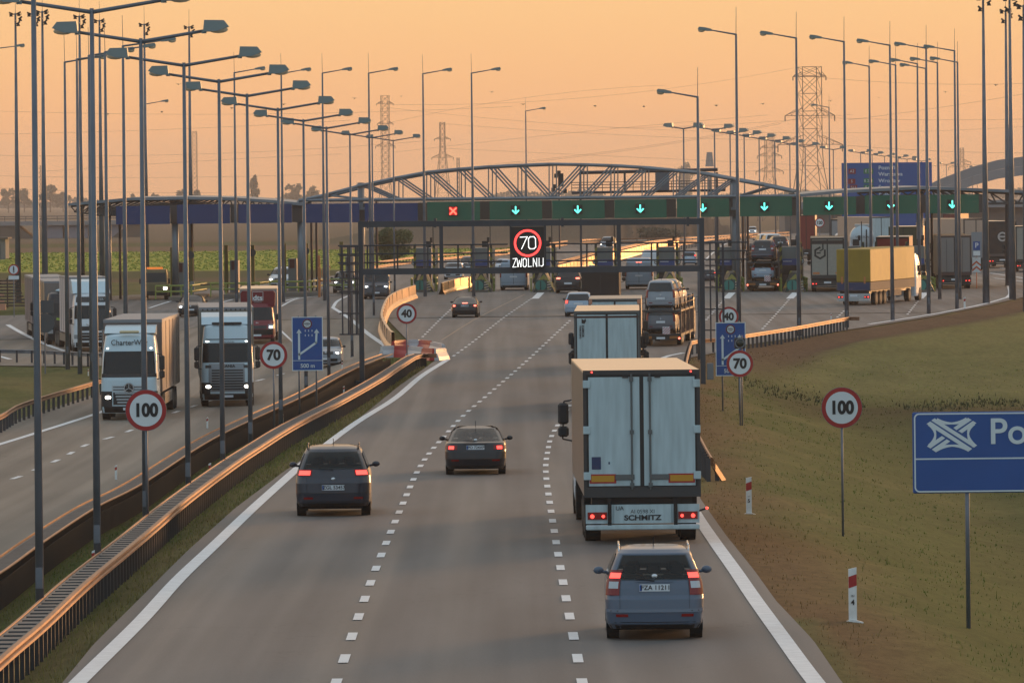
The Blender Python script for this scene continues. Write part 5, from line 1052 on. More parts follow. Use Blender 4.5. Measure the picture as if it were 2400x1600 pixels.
def grass(name, n, fx, hmin, hmax, wd, mt, seed):
    r = np.random.default_rng(seed); X, Y = fx(r, n); Z = terr(X, Y); H = r.uniform(hmin, hmax, len(X)); A = r.uniform(0, 6.28, len(X)); LX = r.normal(0, .35, len(X)) * H; LY = r.normal(0, .35, len(X)) * H; W_ = wd * (Y / 120)
    V = np.empty((len(X), 3, 3)); V[:, 0] = np.stack([X - W_ * np.cos(A), Y - W_ * np.sin(A), Z - .02], 1); V[:, 1] = np.stack([X + W_ * np.cos(A), Y + W_ * np.sin(A), Z - .02], 1); V[:, 2] = np.stack([X + LX, Y + LY, Z + H], 1)
    me = bpy.data.meshes.new(name); me.from_pydata(V.reshape(-1, 3).tolist(), [], np.arange(len(X) * 3).reshape(-1, 3).tolist()); me.materials.append(mt or m_blade)
    if mt is None: CC = np.clip(groundcol(X, Y) * r.uniform(1.5, 2.5, len(X))[:, None] * np.array([1.0, 1.04, .9]), 0, 1); CC = np.repeat(np.concatenate([CC, np.ones((len(X), 1))], 1), 3, 0); me.color_attributes.new('Col', 'FLOAT_COLOR', 'POINT').data.foreach_set('color', CC.astype(np.float32).ravel())
    o = bpy.data.objects.new(name, me); COLL.objects.link(o); tag(o, kind='stuff')
def f1(r, n):
    Y = 86 + 240 * r.random(n) ** 1.25; X = fR(Y) + .1 + 26 * r.random(n) ** 1.2; return X, Y
def f5(r, n):
    Y = 90 + 170 * r.random(n); o = 3 + 12 * r.random(n); X = fR(Y) + o; k = vnoise(X, Y, 2.2, 5, 77) > .66; return X[k], Y[k]
def f2(r, n): Y = r.uniform(265, 300, n); X = fR(Y) + 3 + 32 * r.random(n); Y = 284 - .25 * (X - 20) + 4 * np.sin(X * .9) + r.normal(0, 5.0, n); k = (np.sin(X * 1.7) + np.sin(X * .6 + 1)) > -1.0; return X[k], Y[k]
def f3(r, n):
    Y = 90 + 230 * r.random(n) ** 1.3; u = r.random(n); X = fN(Y) + (fM(Y) - fN(Y)) * u; return X, Y
grass('weed_tufts', 600, f5, .08, .24, .014, None, 9); grass('verge_grass', 26000, f1, .02, .07, .014, None, 1); grass('tall_ditch_grass', 2500, f2, .03, .20, .018, m_gd, 2); grass('median_grass', 24000, f3, .03, .12, .012, None, 4)
def f4(r, n): Y = r.uniform(650, 890, n); X = -80 + 150 * r.random(n); k = X < fO(Y) - 2; return X[k], Y[k]
grass('crop_plants', 14000, f4, .08, .22, .04, mat('crop leaves', (.27, .30, .045), .8, noise=.3, nscale=.5), 6)
# ------------------------------------------------------------------ vehicles
M_tint = lambda: mat('tinted glass', (.012, .014, .017), .06, spec=.6)
M_gl2 = lambda: mat('windscreen glass', (.012, .015, .017), .10, spec=.35)
M_blkp = lambda: mat('black trim', (.012, .012, .013), .45)
def paint(name, c, r=.32, metal=0): return mat(name, c, r, metal, coat=.45, spec=.3)
L_tail = lambda: light('lit tail lamp', (1, .06, .045), 3.0); L_brake = lambda: light('lit brake lamp', (1, .16, .10), 4.5); L_head = lambda: light('lit headlamp', (1, .93, .80), 9)
M_tail = lambda: mat('dull tail lamp', (.11, .006, .006), .2, emit=(1, .015, .01), es=.03); M_headoff = lambda: mat('clear lamp', (.42, .44, .46), .12, .4); M_amb = lambda: mat('amber lamp', (.5, .16, .02), .3)
M_plate = lambda: mat('number plate white', (.62, .66, .70), .4); M_chr = lambda: mat('chrome', (.55, .58, .60), .2, .9)
class Body:
    """body shell built from level rings: rows of (z, y rear, y front, half width)"""
    def __init__(s, rows, r=.28, bow=.08, rf=None): s.rows = np.array(rows, float); s.r = r; s.rf = rf or r; s.bow = bow
    def prof(s, z): a = s.rows; return [float(np.interp(z, a[:, 0], a[:, i])) for i in (1, 2, 3)]
    def rear(s, x, z):
        yr, yf, hw = s.prof(z); r = min(s.r, hw * .9, (yf - yr) * .45); e = max(0, abs(x) - (hw - r)); return yr + s.bow * (x / hw) ** 2 + r - math.sqrt(max(0, r * r - min(e, r) ** 2))
    def front(s, x, z):
        yr, yf, hw = s.prof(z); r = min(s.rf, hw * .9, (yf - yr) * .45); e = max(0, abs(x) - (hw - r)); return yf - s.bow * (x / hw) ** 2 - r + math.sqrt(max(0, r * r - min(e, r) ** 2))
    def shell(s, nz=30, nx=9, cut=None):
        a = s.rows; zs = sorted(set(list(a[:, 0]) + list(np.linspace(a[0, 0], a[-1, 0], nz)))); q = MB(); q.smooth = True; P = []
        for z in zs:
            yr, yf, hw = s.prof(z); xs = [hw * math.sin(math.pi / 2 * k / nx) for k in range(-nx, nx + 1)]
            ring_ = [(x, s.rear(x, z), z) for x in xs] + [(hw, yr + (yf - yr) * f, z) for f in (.3, .5, .7)] + [(x, s.front(x, z), z) for x in xs[::-1]] + [(-hw, yr + (yf - yr) * f, z) for f in (.7, .5, .3)]
            P.append(ring_ + [ring_[0]])
        q.grid(P); n = len(P[0]) - 1
        if cut:
            keep = []
            for i, f in enumerate(q.f):
                c = [sum(q.v[v][k] for v in f) / 4 for k in range(3)]
                if not cut(*c): keep.append(i)
            q.f = [q.f[i] for i in keep]; q.mi = [q.mi[i] for i in keep]; q.sm = [q.sm[i] for i in keep]
        q.add(P[-1][:-1], [list(range(n))]); q.add(P[0][:-1], [list(range(n))[::-1]]); return q
    def patch(s, face, u0, u1, z0, z1, o=.006, nu=14, nz=6, taper=0):
        """u in -1..1 across the half width at each height; taper narrows towards the top"""
        q = MB(); q.smooth = True; P = []
        for j in range(nz + 1):
            z = z0 + (z1 - z0) * j / nz; hw = s.prof(z)[2]; row = []
            for i in range(nu + 1):
                u = u0 + (u1 - u0) * i / nu; u *= 1 - taper * j / nz; x = u * hw; row.append((x + (o if u > .8 else -o if u < -.8 else 0), (s.rear(x, z) - o) if face == 'r' else (s.front(x, z) + o), z))
            P.append(row if face == 'r' else row[::-1])
        return q.grid(P)
    def side(s, sg, ya, yb, z0, z1, o=.006, nz=6):
        """ya,yb callables of z -> y"""
        q = MB(); q.smooth = True; P = []
        for j in range(nz + 1):
            z = z0 + (z1 - z0) * j / nz; yr, yf, hw = s.prof(z); a, b_ = ya(z), yb(z); P.append([(sg * (hw + o), a + (b_ - a) * i / 6, z) for i in range(7)][::sg])
        return q.grid(P)
def wheel(t, x, y, r, w_, sg=1):
    q = MB(); q.smooth = False; q.cyl((x - w_ / 2, y, r), (x + w_ / 2, y, r), r, n=28); o = q.build('wheel', M_rub(), t)
    q = MB(); q.cyl((x + sg * (w_ / 2 - .005), y, r), (x + sg * (w_ / 2 + .012), y, r), r * .62, n=20); q.build('rim', mat('alloy rim', (.28, .29, .30), .35, .7) if r < .45 else mat('dark truck rim', (.07, .068, .065), .7), o)  # truck rims darker and rougher than car rims
    return o
def tree_of(t):
    return t
def clear_glass():
    if 'clear tinted glass' in MT: return MT['clear tinted glass']
    m = mat('clear tinted glass', (0, 0, 0)); n = m.node_tree.nodes; L = m.node_tree.links; n.remove(n['Principled BSDF'])
    a = n.new('ShaderNodeBsdfTransparent'); a.inputs[0].default_value = (.50, .56, .56, 1); g_ = n.new('ShaderNodeBsdfGlossy'); g_.inputs['Roughness'].default_value = .03; g_.inputs['Color'].default_value = (.8, .8, .8, 1); f = n.new('ShaderNodeFresnel'); f.inputs[0].default_value = 1.45; mx_ = n.new('ShaderNodeMixShader')
    L.new(f.outputs[0], mx_.inputs[0]); L.new(a.outputs[0], mx_.inputs[1]); L.new(g_.outputs[0], mx_.inputs[2]); L.new(mx_.outputs[0], n['Material Output'].inputs[0]); return m
CARS = dict(
 mpv=dict(L=4.32, H=1.64, rows=[(.20, -2.02, 2.0, .78), (.30, -2.12, 2.10, .84), (.50, -2.15, 2.16, .865), (.72, -2.13, 2.14, .87), (.80, -2.08, 2.05, .868), (.92, -2.06, 1.75, .862), (1.02, -2.03, 1.15, .85), (1.2, -1.97, .82, .79), (1.4, -1.89, .42, .71), (1.52, -1.80, .12, .655), (1.58, -1.65, -.1, .60), (1.62, -1.3, -.35, .45)], r=.22),
 suv=dict(L=4.43, H=1.70, rows=[(.24, -2.08, 2.05, .82), (.34, -2.18, 2.15, .885), (.55, -2.21, 2.20, .90), (.80, -2.20, 2.18, .905), (.92, -2.12, 2.0, .90), (1.02, -2.08, 1.55, .885), (1.10, -2.05, 1.05, .86), (1.3, -1.93, .70, .79), (1.5, -1.78, .35, .71), (1.60, -1.62, .1, .66), (1.66, -1.35, -.15, .56), (1.69, -.9, -.4, .4)], r=.30),
 sedan=dict(L=4.73, H=1.44, rows=[(.18, -2.25, 2.25, .82), (.28, -2.33, 2.35, .89), (.48, -2.36, 2.36, .915), (.70, -2.34, 2.28, .92), (.80, -2.30, 2.12, .915), (.90, -2.26, 1.6, .905), (.96, -2.20, 1.05, .89), (.985, -1.75, .90, .865), (1.1, -1.42, .62, .81), (1.25, -1.02, .22, .735), (1.36, -.70, -.1, .66), (1.42, -.35, -.3, .50)], r=.34),
 van=dict(L=5.4, H=2.3, rows=[(.25, -2.65, 2.6, .92), (.35, -2.70, 2.68, 1.0), (.8, -2.70, 2.62, 1.01), (1.05, -2.70, 2.4, 1.01), (1.2, -2.70, 2.05, 1.0), (1.6, -2.68, 1.55, .97), (2.0, -2.66, 1.15, .92), (2.2, -2.6, .9, .86), (2.28, -2.4, .5, .75)], r=.16),
 smallvan=dict(L=4.4, H=1.82, rows=[(.22, -2.12, 2.05, .82), (.32, -2.18, 2.15, .88), (.55, -2.19, 2.18, .90), (.80, -2.17, 2.12, .90), (.95, -2.14, 1.8, .895), (1.08, -2.12, 1.25, .88), (1.3, -2.09, .95, .835), (1.55, -2.04, .6, .775), (1.70, -1.96, .35, .72), (1.79, -1.8, .1, .62), (1.82, -1.5, -.2, .5)], r=.24),
 hatch=dict(L=4.1, H=1.5, rows=[(.2, -1.93, 1.9, .76), (.3, -2.0, 2.0, .83), (.5, -2.03, 2.05, .85), (.72, -2.02, 2.02, .855), (.84, -1.98, 1.85, .85), (.95, -1.95, 1.1, .83), (1.15, -1.85, .75, .765), (1.33, -1.70, .35, .69), (1.43, -1.5, .0, .63), (1.48, -1.2, -.3, .5)], r=.28))
def car(kind, px, py, wpx, yaw, col, lab, name='car', cat='car', lights='tail', plate=None, seen='rear', detail=1, brake=False, wheels=True, grp=None, pos=None, rails=False, mesh=None, hl=True):
    K = CARS[kind]; B_ = Body(K['rows'], K['r'], .10, K['r'] * 1.5); hw = max(r[3] for r in K['rows']); L_ = K['L'] / 2; zs = [r[0] for r in K['rows']]; H = K['H']
    if pos is None:
        p = gp(px, py); sc = (wpx * p.y / F) / (2 * hw) if wpx else 1
        # shift so that the seen end sits on the pixel
        off = L_ * .86 * sc; sgn = 1
        d = Vector((-math.sin(yaw), math.cos(yaw), 0)); pos_ = Vector((p.x, p.y, 0)) + d * off * (1 if seen == 'rear' else -1); pos_.z = float(roadz(pos_.x, pos_.y))
    else: pos_, sc = pos
    t = thing(name, pos_, yaw, lab, cat, grp, sc); pm = paint(*col) if isinstance(col, tuple) else col
    see = detail > 1 and seen == 'rear' and pos is None
    if not see: body = B_.shell().build('body', pm, t)
    zb = {'mpv': 1.05, 'suv': 1.12, 'sedan': .985, 'van': 1.25, 'smallvan': 1.12, 'hatch': .97}[kind]; zt = H - {'mpv': .14, 'suv': .15, 'sedan': .07, 'van': .35, 'smallvan': .15, 'hatch': .12}[kind]
    T_ = M_tint()
    if see:
        T_ = clear_glass()
        def cut(x, y, z):
            if not (zb + .03 < z < zt - .02): return False
            yr, yf, h_ = B_.prof(z); u = abs(x) / h_
            if y < yr + .24 or y > yf - .3: return u < .80
            return yr + .34 < y < yf - .3 and not (abs(y - (yr + yf) / 2 - .1) < .05)
        body = B_.shell(64, 18, cut).build('body', pm, t)
        q = MB(); q.bb(-hw + .15, hw - .15, -L_ * .8, L_ * .45, .42, .52); q.bb(-hw + .12, hw - .12, L_ * .28, L_ * .45, .5, zb - .05); q.build('cabin_floor', M_blkp(), t)
        for yy, xs in ((-.15, (-.36, .36)), (-1.0 if kind != 'sedan' else -.95, (-.42, 0, .42))):
            for x in xs:
                q = MB(); q.box((x, yy, .75), (.44 if len(xs) == 2 else .36, .16, .62), bev=.05); q.box((x, yy - .02, zb + .16), (.26, .10, .18), bev=.04); q.build('seat', mat('seat cloth', (.02, .02, .022), .9), t)
        q = MB(); q.box((0, .38, zt - .02), (.26, .04, .08), bev=.015); q.build('inside_mirror', M_blkp(), t)
    if kind != 'van': B_.patch('r', -.86, .86, zb + .01, zt, nu=16, nz=8, taper=.02).build('rear_window', T_, t)
    elif detail: q = MB(); q.bb(-.012, .012, -2.715, -2.70, .45, 2.1); q.build('door_gap', M_blkp(), t)
    B_.patch('f', -.90, .90, zb + .05, zt + .01, nz=8).build('windscreen', M_gl2() if not see else T_, t)
    for s in (-1, 1):
        if kind == 'van': y0 = lambda z: B_.prof(z)[1] - 1.25; y1 = lambda z: B_.prof(z)[1] - .25; B_.side(s, y0, y1, zb + .1, zt - .2).build('side_window', T_, t)
        else: y0 = lambda z: B_.prof(z)[0] + .28; y1 = lambda z: B_.prof(z)[1] - .22; B_.side(s, y0, y1, zb + .02, zt - .03).build('side_window', T_, t)
    # lower dark skirts
    z0 = zs[0]; B_.patch('r', -.97, .97, z0, z0 + .13, nz=2).build('rear_skirt', M_blkp(), t)
    if seen == 'rear':
        B_.patch('r', -.9, .9, zs[1] + .22, zs[1] + .235, .009, nz=1).build('bumper_line', M_blkp(), t)
        lm = L_tail() if lights == 'tail' else M_tail()
        spec = {'mpv': (.72, .985, .80, 1.24), 'suv': (.58, .99, .98, 1.13), 'sedan': (.60, .985, .76, .90), 'van': (.90, .995, .95, 1.4), 'smallvan': (.84, .99, .75, 1.25), 'hatch': (.72, .985, .80, 1.02)}[kind]
        for s in (-1, 1):
            u0, u1, a, c = spec; q = B_.patch('r', min(s * u0, s * u1), max(s * u0, s * u1), a, c, .012, nu=8); o = q.build('tail_light', M_tail(), t)
            zc = a + (c - a) * (.66 if kind in ('mpv', 'smallvan', 'van') else .5)
            if lights:
                u = (u0 + u1) / 2; du = .07 if kind != 'suv' else .13
                if kind in ('suv', 'sedan', 'hatch'): q = B_.patch('r', min(s * (u - du * 1.2), s * (u + du)), max(s * (u - du * 1.2), s * (u + du)), a + .02, c - .025, .018, nu=4, nz=2)
                else: q = B_.patch('r', min(s * (u0 + .02), s * (u1 - .04)), max(s * (u0 + .02), s * (u1 - .04)), a + (c - a) * .68, c - .05, .018, nu=4, nz=2)
                q.build('lit_lamp', L_brake() if brake else L_tail(), o)
            if kind == 'mpv': q = B_.patch('r', min(s * (u0 + .03), s * (u1 - .06)), max(s * (u0 + .03), s * (u1 - .06)), a + .12, a + .24, .018, nu=4, nz=2); q.build('clear_lamp', M_headoff(), o)
        zp = {'mpv': .93, 'suv': .70, 'sedan': .83, 'van': 1.0, 'smallvan': .72, 'hatch': .80}[kind]; y = B_.rear(0, zp) - .02
        q = MB(); q.box((0, y, zp), (.54, .012, .125)); pl = q.build('number_plate', M_plate(), t)
        if plate: q = MB(); q.bb(-.265, -.225, y - .010, y - .006, zp - .055, zp + .055); q.build('blue_strip', m_blue, pl); text(plate, .115, (.02, y - .012, zp), m_blk, pl, 'plate_number', ext=.001, off=.002)
        if brake: zc = zt + .03 if kind != 'sedan' else 1.0; B_.patch('r', -.22, .22, zc - .02, zc + .025, .012, nu=6, nz=1).build('brake_light', L_brake(), t)
        if detail > 1:
            q = MB(); q.smooth = True; q.ball((0, B_.rear(0, zp + .2) - .01, zp + .2), (.055, .02, .045)); q.build('badge', M_chr(), t)
            q = MB(); q.tube([(.0, B_.rear(0, zb) - .03, zb + .0), (-.12, B_.rear(0, zb) - .04, zb + .02), (-.34, B_.rear(0, zb + .02) - .04, zb + .05)], .012); q.build('wiper', M_blkp(), t)
            B_.patch('r', -.40, .40, zp + .10, zp + .125, .022, nz=1).build('handle_strip', pm, t)
            q = MB(); q.cyl((0, -.9 if kind != 'sedan' else -.6, H - .05), (0, -1.05 if kind != 'sedan' else -.7, H + .14), .008, n=5); q.build('aerial', M_blkp(), t)
            for s in (-1, 1): B_.patch('r', min(s * .705, s * .712), max(s * .705, s * .712), zs[1] + .25, zb, .008, nu=1).build('panel_gap', M_blkp(), t)
            for s in (-1, 1): B_.patch('r', min(s * .55, s * .8), max(s * .55, s * .8), .42, .47, .012, nu=4, nz=1).build('reflector', M_tail(), t)
            if kind == 'mpv':
                B_.patch('r', -.97, .97, .50, .56, .012, nz=1).build('bumper_ledge_shine', paint('bumper shine', (.12, .15, .20), .25), t)  # paler strip painted as the shine along the bumper ledge
    if seen == 'front':
        for s in (-1, 1):
            zc = zb - .30 if kind not in ('van',) else .95; q = B_.patch('f', min(s * .55, s * .92), max(s * .55, s * .92), zc - .07, zc + .09, .012, nu=6); o = q.build('headlight', M_headoff(), t)
            if hl: q = MB(); q.smooth = True; x_ = s * .72 * B_.prof(zc)[2]; q.ball((x_, B_.front(x_, zc) + .01, zc), (.10, .04, .065)); q.build('lit_lamp', L_head(), o)
        B_.patch('f', -.48, .48, zb - .36, zb - .18, .01).build('grille', M_blkp(), t); B_.patch('f', -.75, .75, zs[1] + .02, zs[1] + .17, .01).build('lower_grille', M_blkp(), t)
        y = B_.front(0, .52) + .02; q = MB(); q.box((0, y, .50), (.52, .012, .11)); q.build('number_plate', M_plate(), t)
        q = MB(); q.smooth = True; q.ball((0, B_.front(0, zb - .27) + .012, zb - .27), (.06, .02, .06)); q.build('badge', M_chr(), t)
    if rails:
        for s in (-1, 1): q = MB(); q.smooth = True; x = s * (B_.prof(H - .06)[2] + .02); q.tube([(x, -1.45, H - .10), (x, -1.3, H - .005), (x, -.2, H + .015), (x, .1, H - .04)], .016, 8); q.build('roof_rail', M_chr() if kind == 'mpv' else M_blkp(), t)
    if seen == 'rear' and detail > 1:
        for s in (-.42, .42): q = MB(); q.smooth = True
    for s in (-1, 1):   # mirrors
        ym = B_.prof(zb)[1] - .35; q = MB(); q.smooth = True; q.ball((s * (hw + .11), ym, zb + .04), (.10, .06, .07)); q.cyl((s * (hw - .05), ym, zb), (s * (hw + .1), ym, zb + .02), .03, n=6); q.build('mirror', M_dark() if detail < 2 else pm, t)
    if wheels:
        for s in (-1, 1):
            for y in (-L_ * .60, L_ * .64): wheel(t, s * (hw - .13), y, .32 if kind != 'suv' else .36, .22, s)
        q = MB(); q.bb(-hw + .2, hw - .2, -L_ * .8, L_ * .85, .17, .4); q.build('underbody', M_rub(), t)
    return t
Y_ = R
C_ = dict(bluegrey=('blue grey car paint', (.085, .115, .165), .30), black=('black car paint', (.012, .012, .016), .28), graph=('graphite car paint', (.035, .04, .055), .30), white=('white car paint', (.62, .66, .70), .35), silver=('silver car paint', (.26, .29, .33), .3), red=('dark red van paint', (.16, .012, .02), .35), grey=('mid grey car paint', (.11, .12, .14), .35), lblue=('pale blue grey car paint', (.33, .42, .52), .35))
car('mpv', 1535, 1498, 230, R(-.6), C_['bluegrey'], 'blue grey family car with roof rails, nearest car behind the big truck', plate='FZA 11211', detail=2, rails=True)
car('suv', 782, 1209, 176, R(1.0), C_['graph'], 'dark grey off-road car with lit tail lamps beside the left solid line', plate='ZGL 53457', detail=2, rails=True)
car('sedan', 1115, 1112, 143, R(0), C_['black'], 'black saloon car in the middle lane ahead of the off-road car', plate='PO 724XP', detail=2)
car('sedan', 1089.5, 744, 62, R(-2), C_['black'], 'small black saloon braking on the left before the toll', brake=True, plate='PZ 35588', detail=1)
car('suv', 1331.7, 687, 60, R(-2), C_['black'], 'black car with three lit brake lamps at the gate right of the 70 display', brake=True)
car('hatch', 1356, 742, 66, R(-3), C_['lblue'], 'pale blue hatchback half hidden behind the black box truck', plate=None)
car('van', 1204, 680, 64, R(-2), C_['lblue'], 'pale van with lit brake lamps in the gate below the 70 display', name='van', cat='van', brake=True)
car('van', 1498, 678, 65, R(-2), C_['lblue'], 'pale high van with lit lamps in the gate above the car transporter', name='van', cat='van', brake=True)
car('van', 1527, 640, 48, R(-3), C_['white'], 'white van with lettering on its rear beyond the booths', name='van', cat='van', lights=None)
car('mpv', 1616, 621, 34, R(-4), C_['lblue'], 'small silver car driving off beyond the gates behind the gantry leg')
car('mpv', 1662, 662, 34, R(-2), C_['graph'], 'dark car just right of the gantry leg at the gates')
car('smallvan', 1421, 587, 32, R(172), C_['silver'], 'small silver van coming down the far road towards the booths', name='van', cat='van', seen='front', rails=False)
car('smallvan', 1394, 660, 38, R(0), C_['grey'], 'grey green small van behind the gantry beam near the glowing barrier', name='van', cat='van', lights='tail')
car('smallvan', 1763, 551, 20, R(175), C_['white'], 'tiny white van with lit lamp on the far road bend', name='van', cat='van', seen='front')
car('van', 882, 701, 62, R(180), C_['graph'], 'dark grey van facing us behind the left gantry leg', name='van', cat='van', seen='front')
car('suv', 1062, 655, 44, R(178), C_['white'], 'white car facing us beyond the red cross gate', seen='front')
car('suv', 1097, 636, 38, R(178), C_['grey'], 'grey car facing us behind the white one beyond the booths', seen='front')
car('suv', 1178, 640, 36, R(178), C_['lblue'], 'pale car facing us left of the display beyond the booths', seen='front', hl=False)
car('suv', 807, 686, 54, R(180), C_['silver'], 'silver off-road car facing us behind the left ladder cage', seen='front')
car('suv', 764, 861, 74, R(180), C_['silver'], 'silver and black off-road car with headlights beside the blue lane sign', seen='front')
car('sedan', 447, 742, 62, R(180), C_['black'], 'black saloon facing us with bright headlights on the left', seen='front')
car('suv', 658, 682, 60, R(176), C_['white'], 'white car with one bright headlight at the left exit gate', seen='front')
car('suv', 684, 668, 40, R(178), C_['white'], 'pale car waiting behind the white car at the left exit gate', seen='front', hl=False)
# ------------------------------------------------------------------ trucks
def truck_wheels(t, ys, hw=1.05, r=.50, w_=.34):
    for y in ys:
        for s in (-1, 1): wheel(t, s * hw, y, r, w_, s)
def cab(t, y0, pm, h=3.6, mir=True, hood=None, seen=False, grille=None, lit=True, visor=None, hw=1.22):
    """tractor cab standing in front of y0 (its rear wall), front faces +y"""
    rows = [(.35, y0, y0 + 2.15, hw - .03), (.55, y0, y0 + 2.28, hw), (1.2, y0, y0 + 2.30, hw), (1.75, y0, y0 + 2.26, hw), (2.0, y0, y0 + 2.22, hw - .01), (2.9, y0, y0 + 1.95, hw - .05), (h - .25, y0 + .05, y0 + 1.70, hw - .10), (h - .08, y0 + .3, y0 + 1.45, hw - .18), (h, y0 + .5, y0 + 1.2, hw - .35)]
    B_ = Body(rows, .12, .12, .32); B_.shell().build('cab', pm, t)
    ws = B_.patch('f', -.93, .93, 1.92, 2.72, .012, nz=8).build('windscreen', M_gl2(), t)
    for s in (-1, 1): B_.side(s, lambda z: y0 + .95, lambda z: B_.prof(z)[1] - .3, 1.9, 2.62, .01).build('side_window', M_tint(), t)
    if mir:
        for s in (-1, 1):
            q = MB(); q.box((s * (hw + .22), y0 + 2.0, 2.42), (.26, .16, .52), bev=.05); q.box((s * (hw + .22), y0 + 2.0, 1.98), (.26, .16, .26), bev=.05); m_ = q.build('mirror', M_dark(), t); q = MB(); q.tube([(s * hw, y0 + 2.0, 2.75), (s * (hw + .2), y0 + 2.02, 2.72), (s * (hw + .24), y0 + 2.02, 1.8), (s * hw, y0 + 2.0, 1.75)], .02); q.build('mirror_arm', M_dark(), m_)
    return B_
def trailer(t, y0, L_, H, side, rear, roof, z0=1.05, hw=1.275, frame=None, dark=True):
    frame = frame or mat('trailer frame dark', (.045, .045, .045), .5)
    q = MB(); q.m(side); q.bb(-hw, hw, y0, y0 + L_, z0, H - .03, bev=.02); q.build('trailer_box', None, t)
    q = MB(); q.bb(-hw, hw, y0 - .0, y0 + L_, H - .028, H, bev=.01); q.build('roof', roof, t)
    q = MB(); e = .07
    q.bb(-hw, -hw + e, y0 - .04, y0 - .002, z0, H - .1); q.bb(hw - e, hw, y0 - .04, y0 - .002, z0, H - .1); q.bb(-hw, hw, y0 - .05, y0 - .002, H - .1, H + .0); q.bb(-hw, hw, y0 - .05, y0 - .002, z0 - .02, z0 + .2); q.build('rear_frame', frame, t)
    q = MB(); q.bb(-hw + e, hw - e, y0 - .012, y0 - .001, z0 + .2, H - .1); q.build('door_seal', M_blkp(), t)
    for s in (-1, 1): q = MB(); q.bb(min(s * .045, s * (hw - e - .045)), max(s * .045, s * (hw - e - .045)), y0 - .035, y0 - .013, z0 + .23, H - .15); q.build('rear_door', rear, t)
    return frame
def under(t, y0, L_, plate=None, light_=True, col=None, brand=None, zl=.65):
    col = col or mat('dark chassis', (.03, .03, .03), .6)
    q = MB(); q.bb(-1.1, 1.1, y0 + .3, y0 + L_ - .5, .85, 1.05); q.build('chassis', M_blkp(), t)
    q = MB(); q.bb(-1.24, 1.24, y0 + .02, y0 + .12, zl - .19, zl + .22); lb_ = q.build('light_panel', col, t)
    q = MB(); q.bb(-1.24, 1.24, y0 - .04, y0 + .08, zl - .33, zl - .22, bev=.02); q.build('rear_bumper', col, t)
    for s in (-1, 1):
        q = MB(); q.bb(min(s * .78, s * 1.2), max(s * .78, s * 1.2), y0 - .01, y0 + .02, zl - .10, zl + .06); o = q.build('tail_light', M_tail(), t)
        if light_: q = MB(); q.cyl((s * 1.1, y0 - .03, zl - .03), (s * 1.1, y0 - .01, zl - .03), .045, n=12); q.cyl((s * .86, y0 - .03, zl - .03), (s * .86, y0 - .01, zl - .03), .035, n=12); q.build('lit_lamp', L_tail(), o)
    q = MB(); q.bb(-.27, .27, y0 - .005, y0 + .02, zl - .0, zl + .13); pl = q.build('number_plate', M_plate(), t)
    if plate: text(plate, .12, (0, y0 - .012, zl + .065), m_blk, pl, 'plate_number', ext=.001)
    truck_wheels(t, [y0 + 2.0, y0 + 3.3, y0 + 4.6, y0 + L_ - 1.4, y0 + L_ + 1.9])
    q = MB()
    for s in (-1, 1): q.bb(min(s * .95, s * 1.24), max(s * .95, s * 1.24), y0 + 1.4, y0 + 1.45, .55, 1.0)
    q.build('mud_flaps', M_rub(), t)
m_tw = mat('trailer white door', (.42, .52, .545), .42, noise=.16, nscale=1.6, stretch=(5, 5, .6)); m_ts = mat('shaded ribbed trailer side', (.20, .18, .17), .35, .35, noise=.15, nscale=1.5, stretch=(1, 6, .2)); m_rf = mat('sun tinted trailer roof', (.80, .60, .42), .32, .8); m_tg = mat('trailer grey frame', (.11, .12, .12), .45, .3)  # roof colour carries the orange sun reflection, side colour carries its shade
def place(px, py, yaw, wpx=None, hw=1.275): 
    p = gp(px, py); sc = (wpx * p.y / F) / (2 * hw) if wpx else 1; return p, sc
# nearest big truck
p, sc = place(1507, 1275, 0, 274); t = thing('semi_truck', p, R(.5), 'big white refrigerated truck seen from behind, ahead of the blue grey car', 'truck', None, sc)
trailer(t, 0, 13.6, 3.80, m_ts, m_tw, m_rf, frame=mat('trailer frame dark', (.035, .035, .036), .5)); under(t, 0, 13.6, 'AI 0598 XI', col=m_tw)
cab(t, 13.9, paint(*C_['white']), 3.6)
q = MB()
for x in (-.20, .20):
    q.cyl((x - .02, -.06, 1.2), (x - .02, -.06, 3.72), .022, n=8)
    for z in (1.3, 2.45, 3.6): q.box((x - .02, -.06, z), (.09, .06, .09))
q.build('locking_rods', m_tg, t); q = MB()
for s in (-1, 1):
    for z in (1.5, 2.5, 3.5): q.box((s * 1.2, -.05, z), (.16, .05, .17), bev=.01)
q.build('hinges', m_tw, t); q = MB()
for s in (-1, 1): q.box((s * .38, -.055, 1.47), (.42, .03, .12), bev=.01)
q.build('door_handles', m_tg, t)
for s in (-1, 1):
    q = MB(); q.box((s * .86, -.045, 1.44), (.58, .01, .20)); o = q.build('marker_plate', m_red, t); q = MB(); q.box((s * .86, -.052, 1.44), (.50, .008, .135)); q.build('marker_yellow', mat('marker yellow', (.50, .24, .01), .4), o)
for x, z, a, c in ((-1.0, 1.78, .2, .27), (-.72, 1.78, .03, .05)): q = MB(); q.box((x, -.042, z), (a, .006, c)); q.build('sticker', mat('navy sticker', (.02, .035, .10), .5), t)
for s in (-1, 1): q = MB(); q.box((s * .35, -.045, 3.66), (.13, .03, .06)); q.build('vent', M_blkp(), t); q = MB(); q.cyl((s * 1.08, -.07, 3.76), (s * 1.08, -.05, 3.76), .022, n=10); q.build('top_marker_light', L_tail(), t)
q = MB(); q.bb(-.62, .62, -.01, .01, .46, .86); pb = q.build('badge_panel', m_tw, t); text('UA', .13, (-.50, -.02, .79), m_blk, pb, ext=.001); text('SCHMITZ', .155, (0, -.02, .58), m_blk, pb, ext=.001, off=.005, sx=1.25)
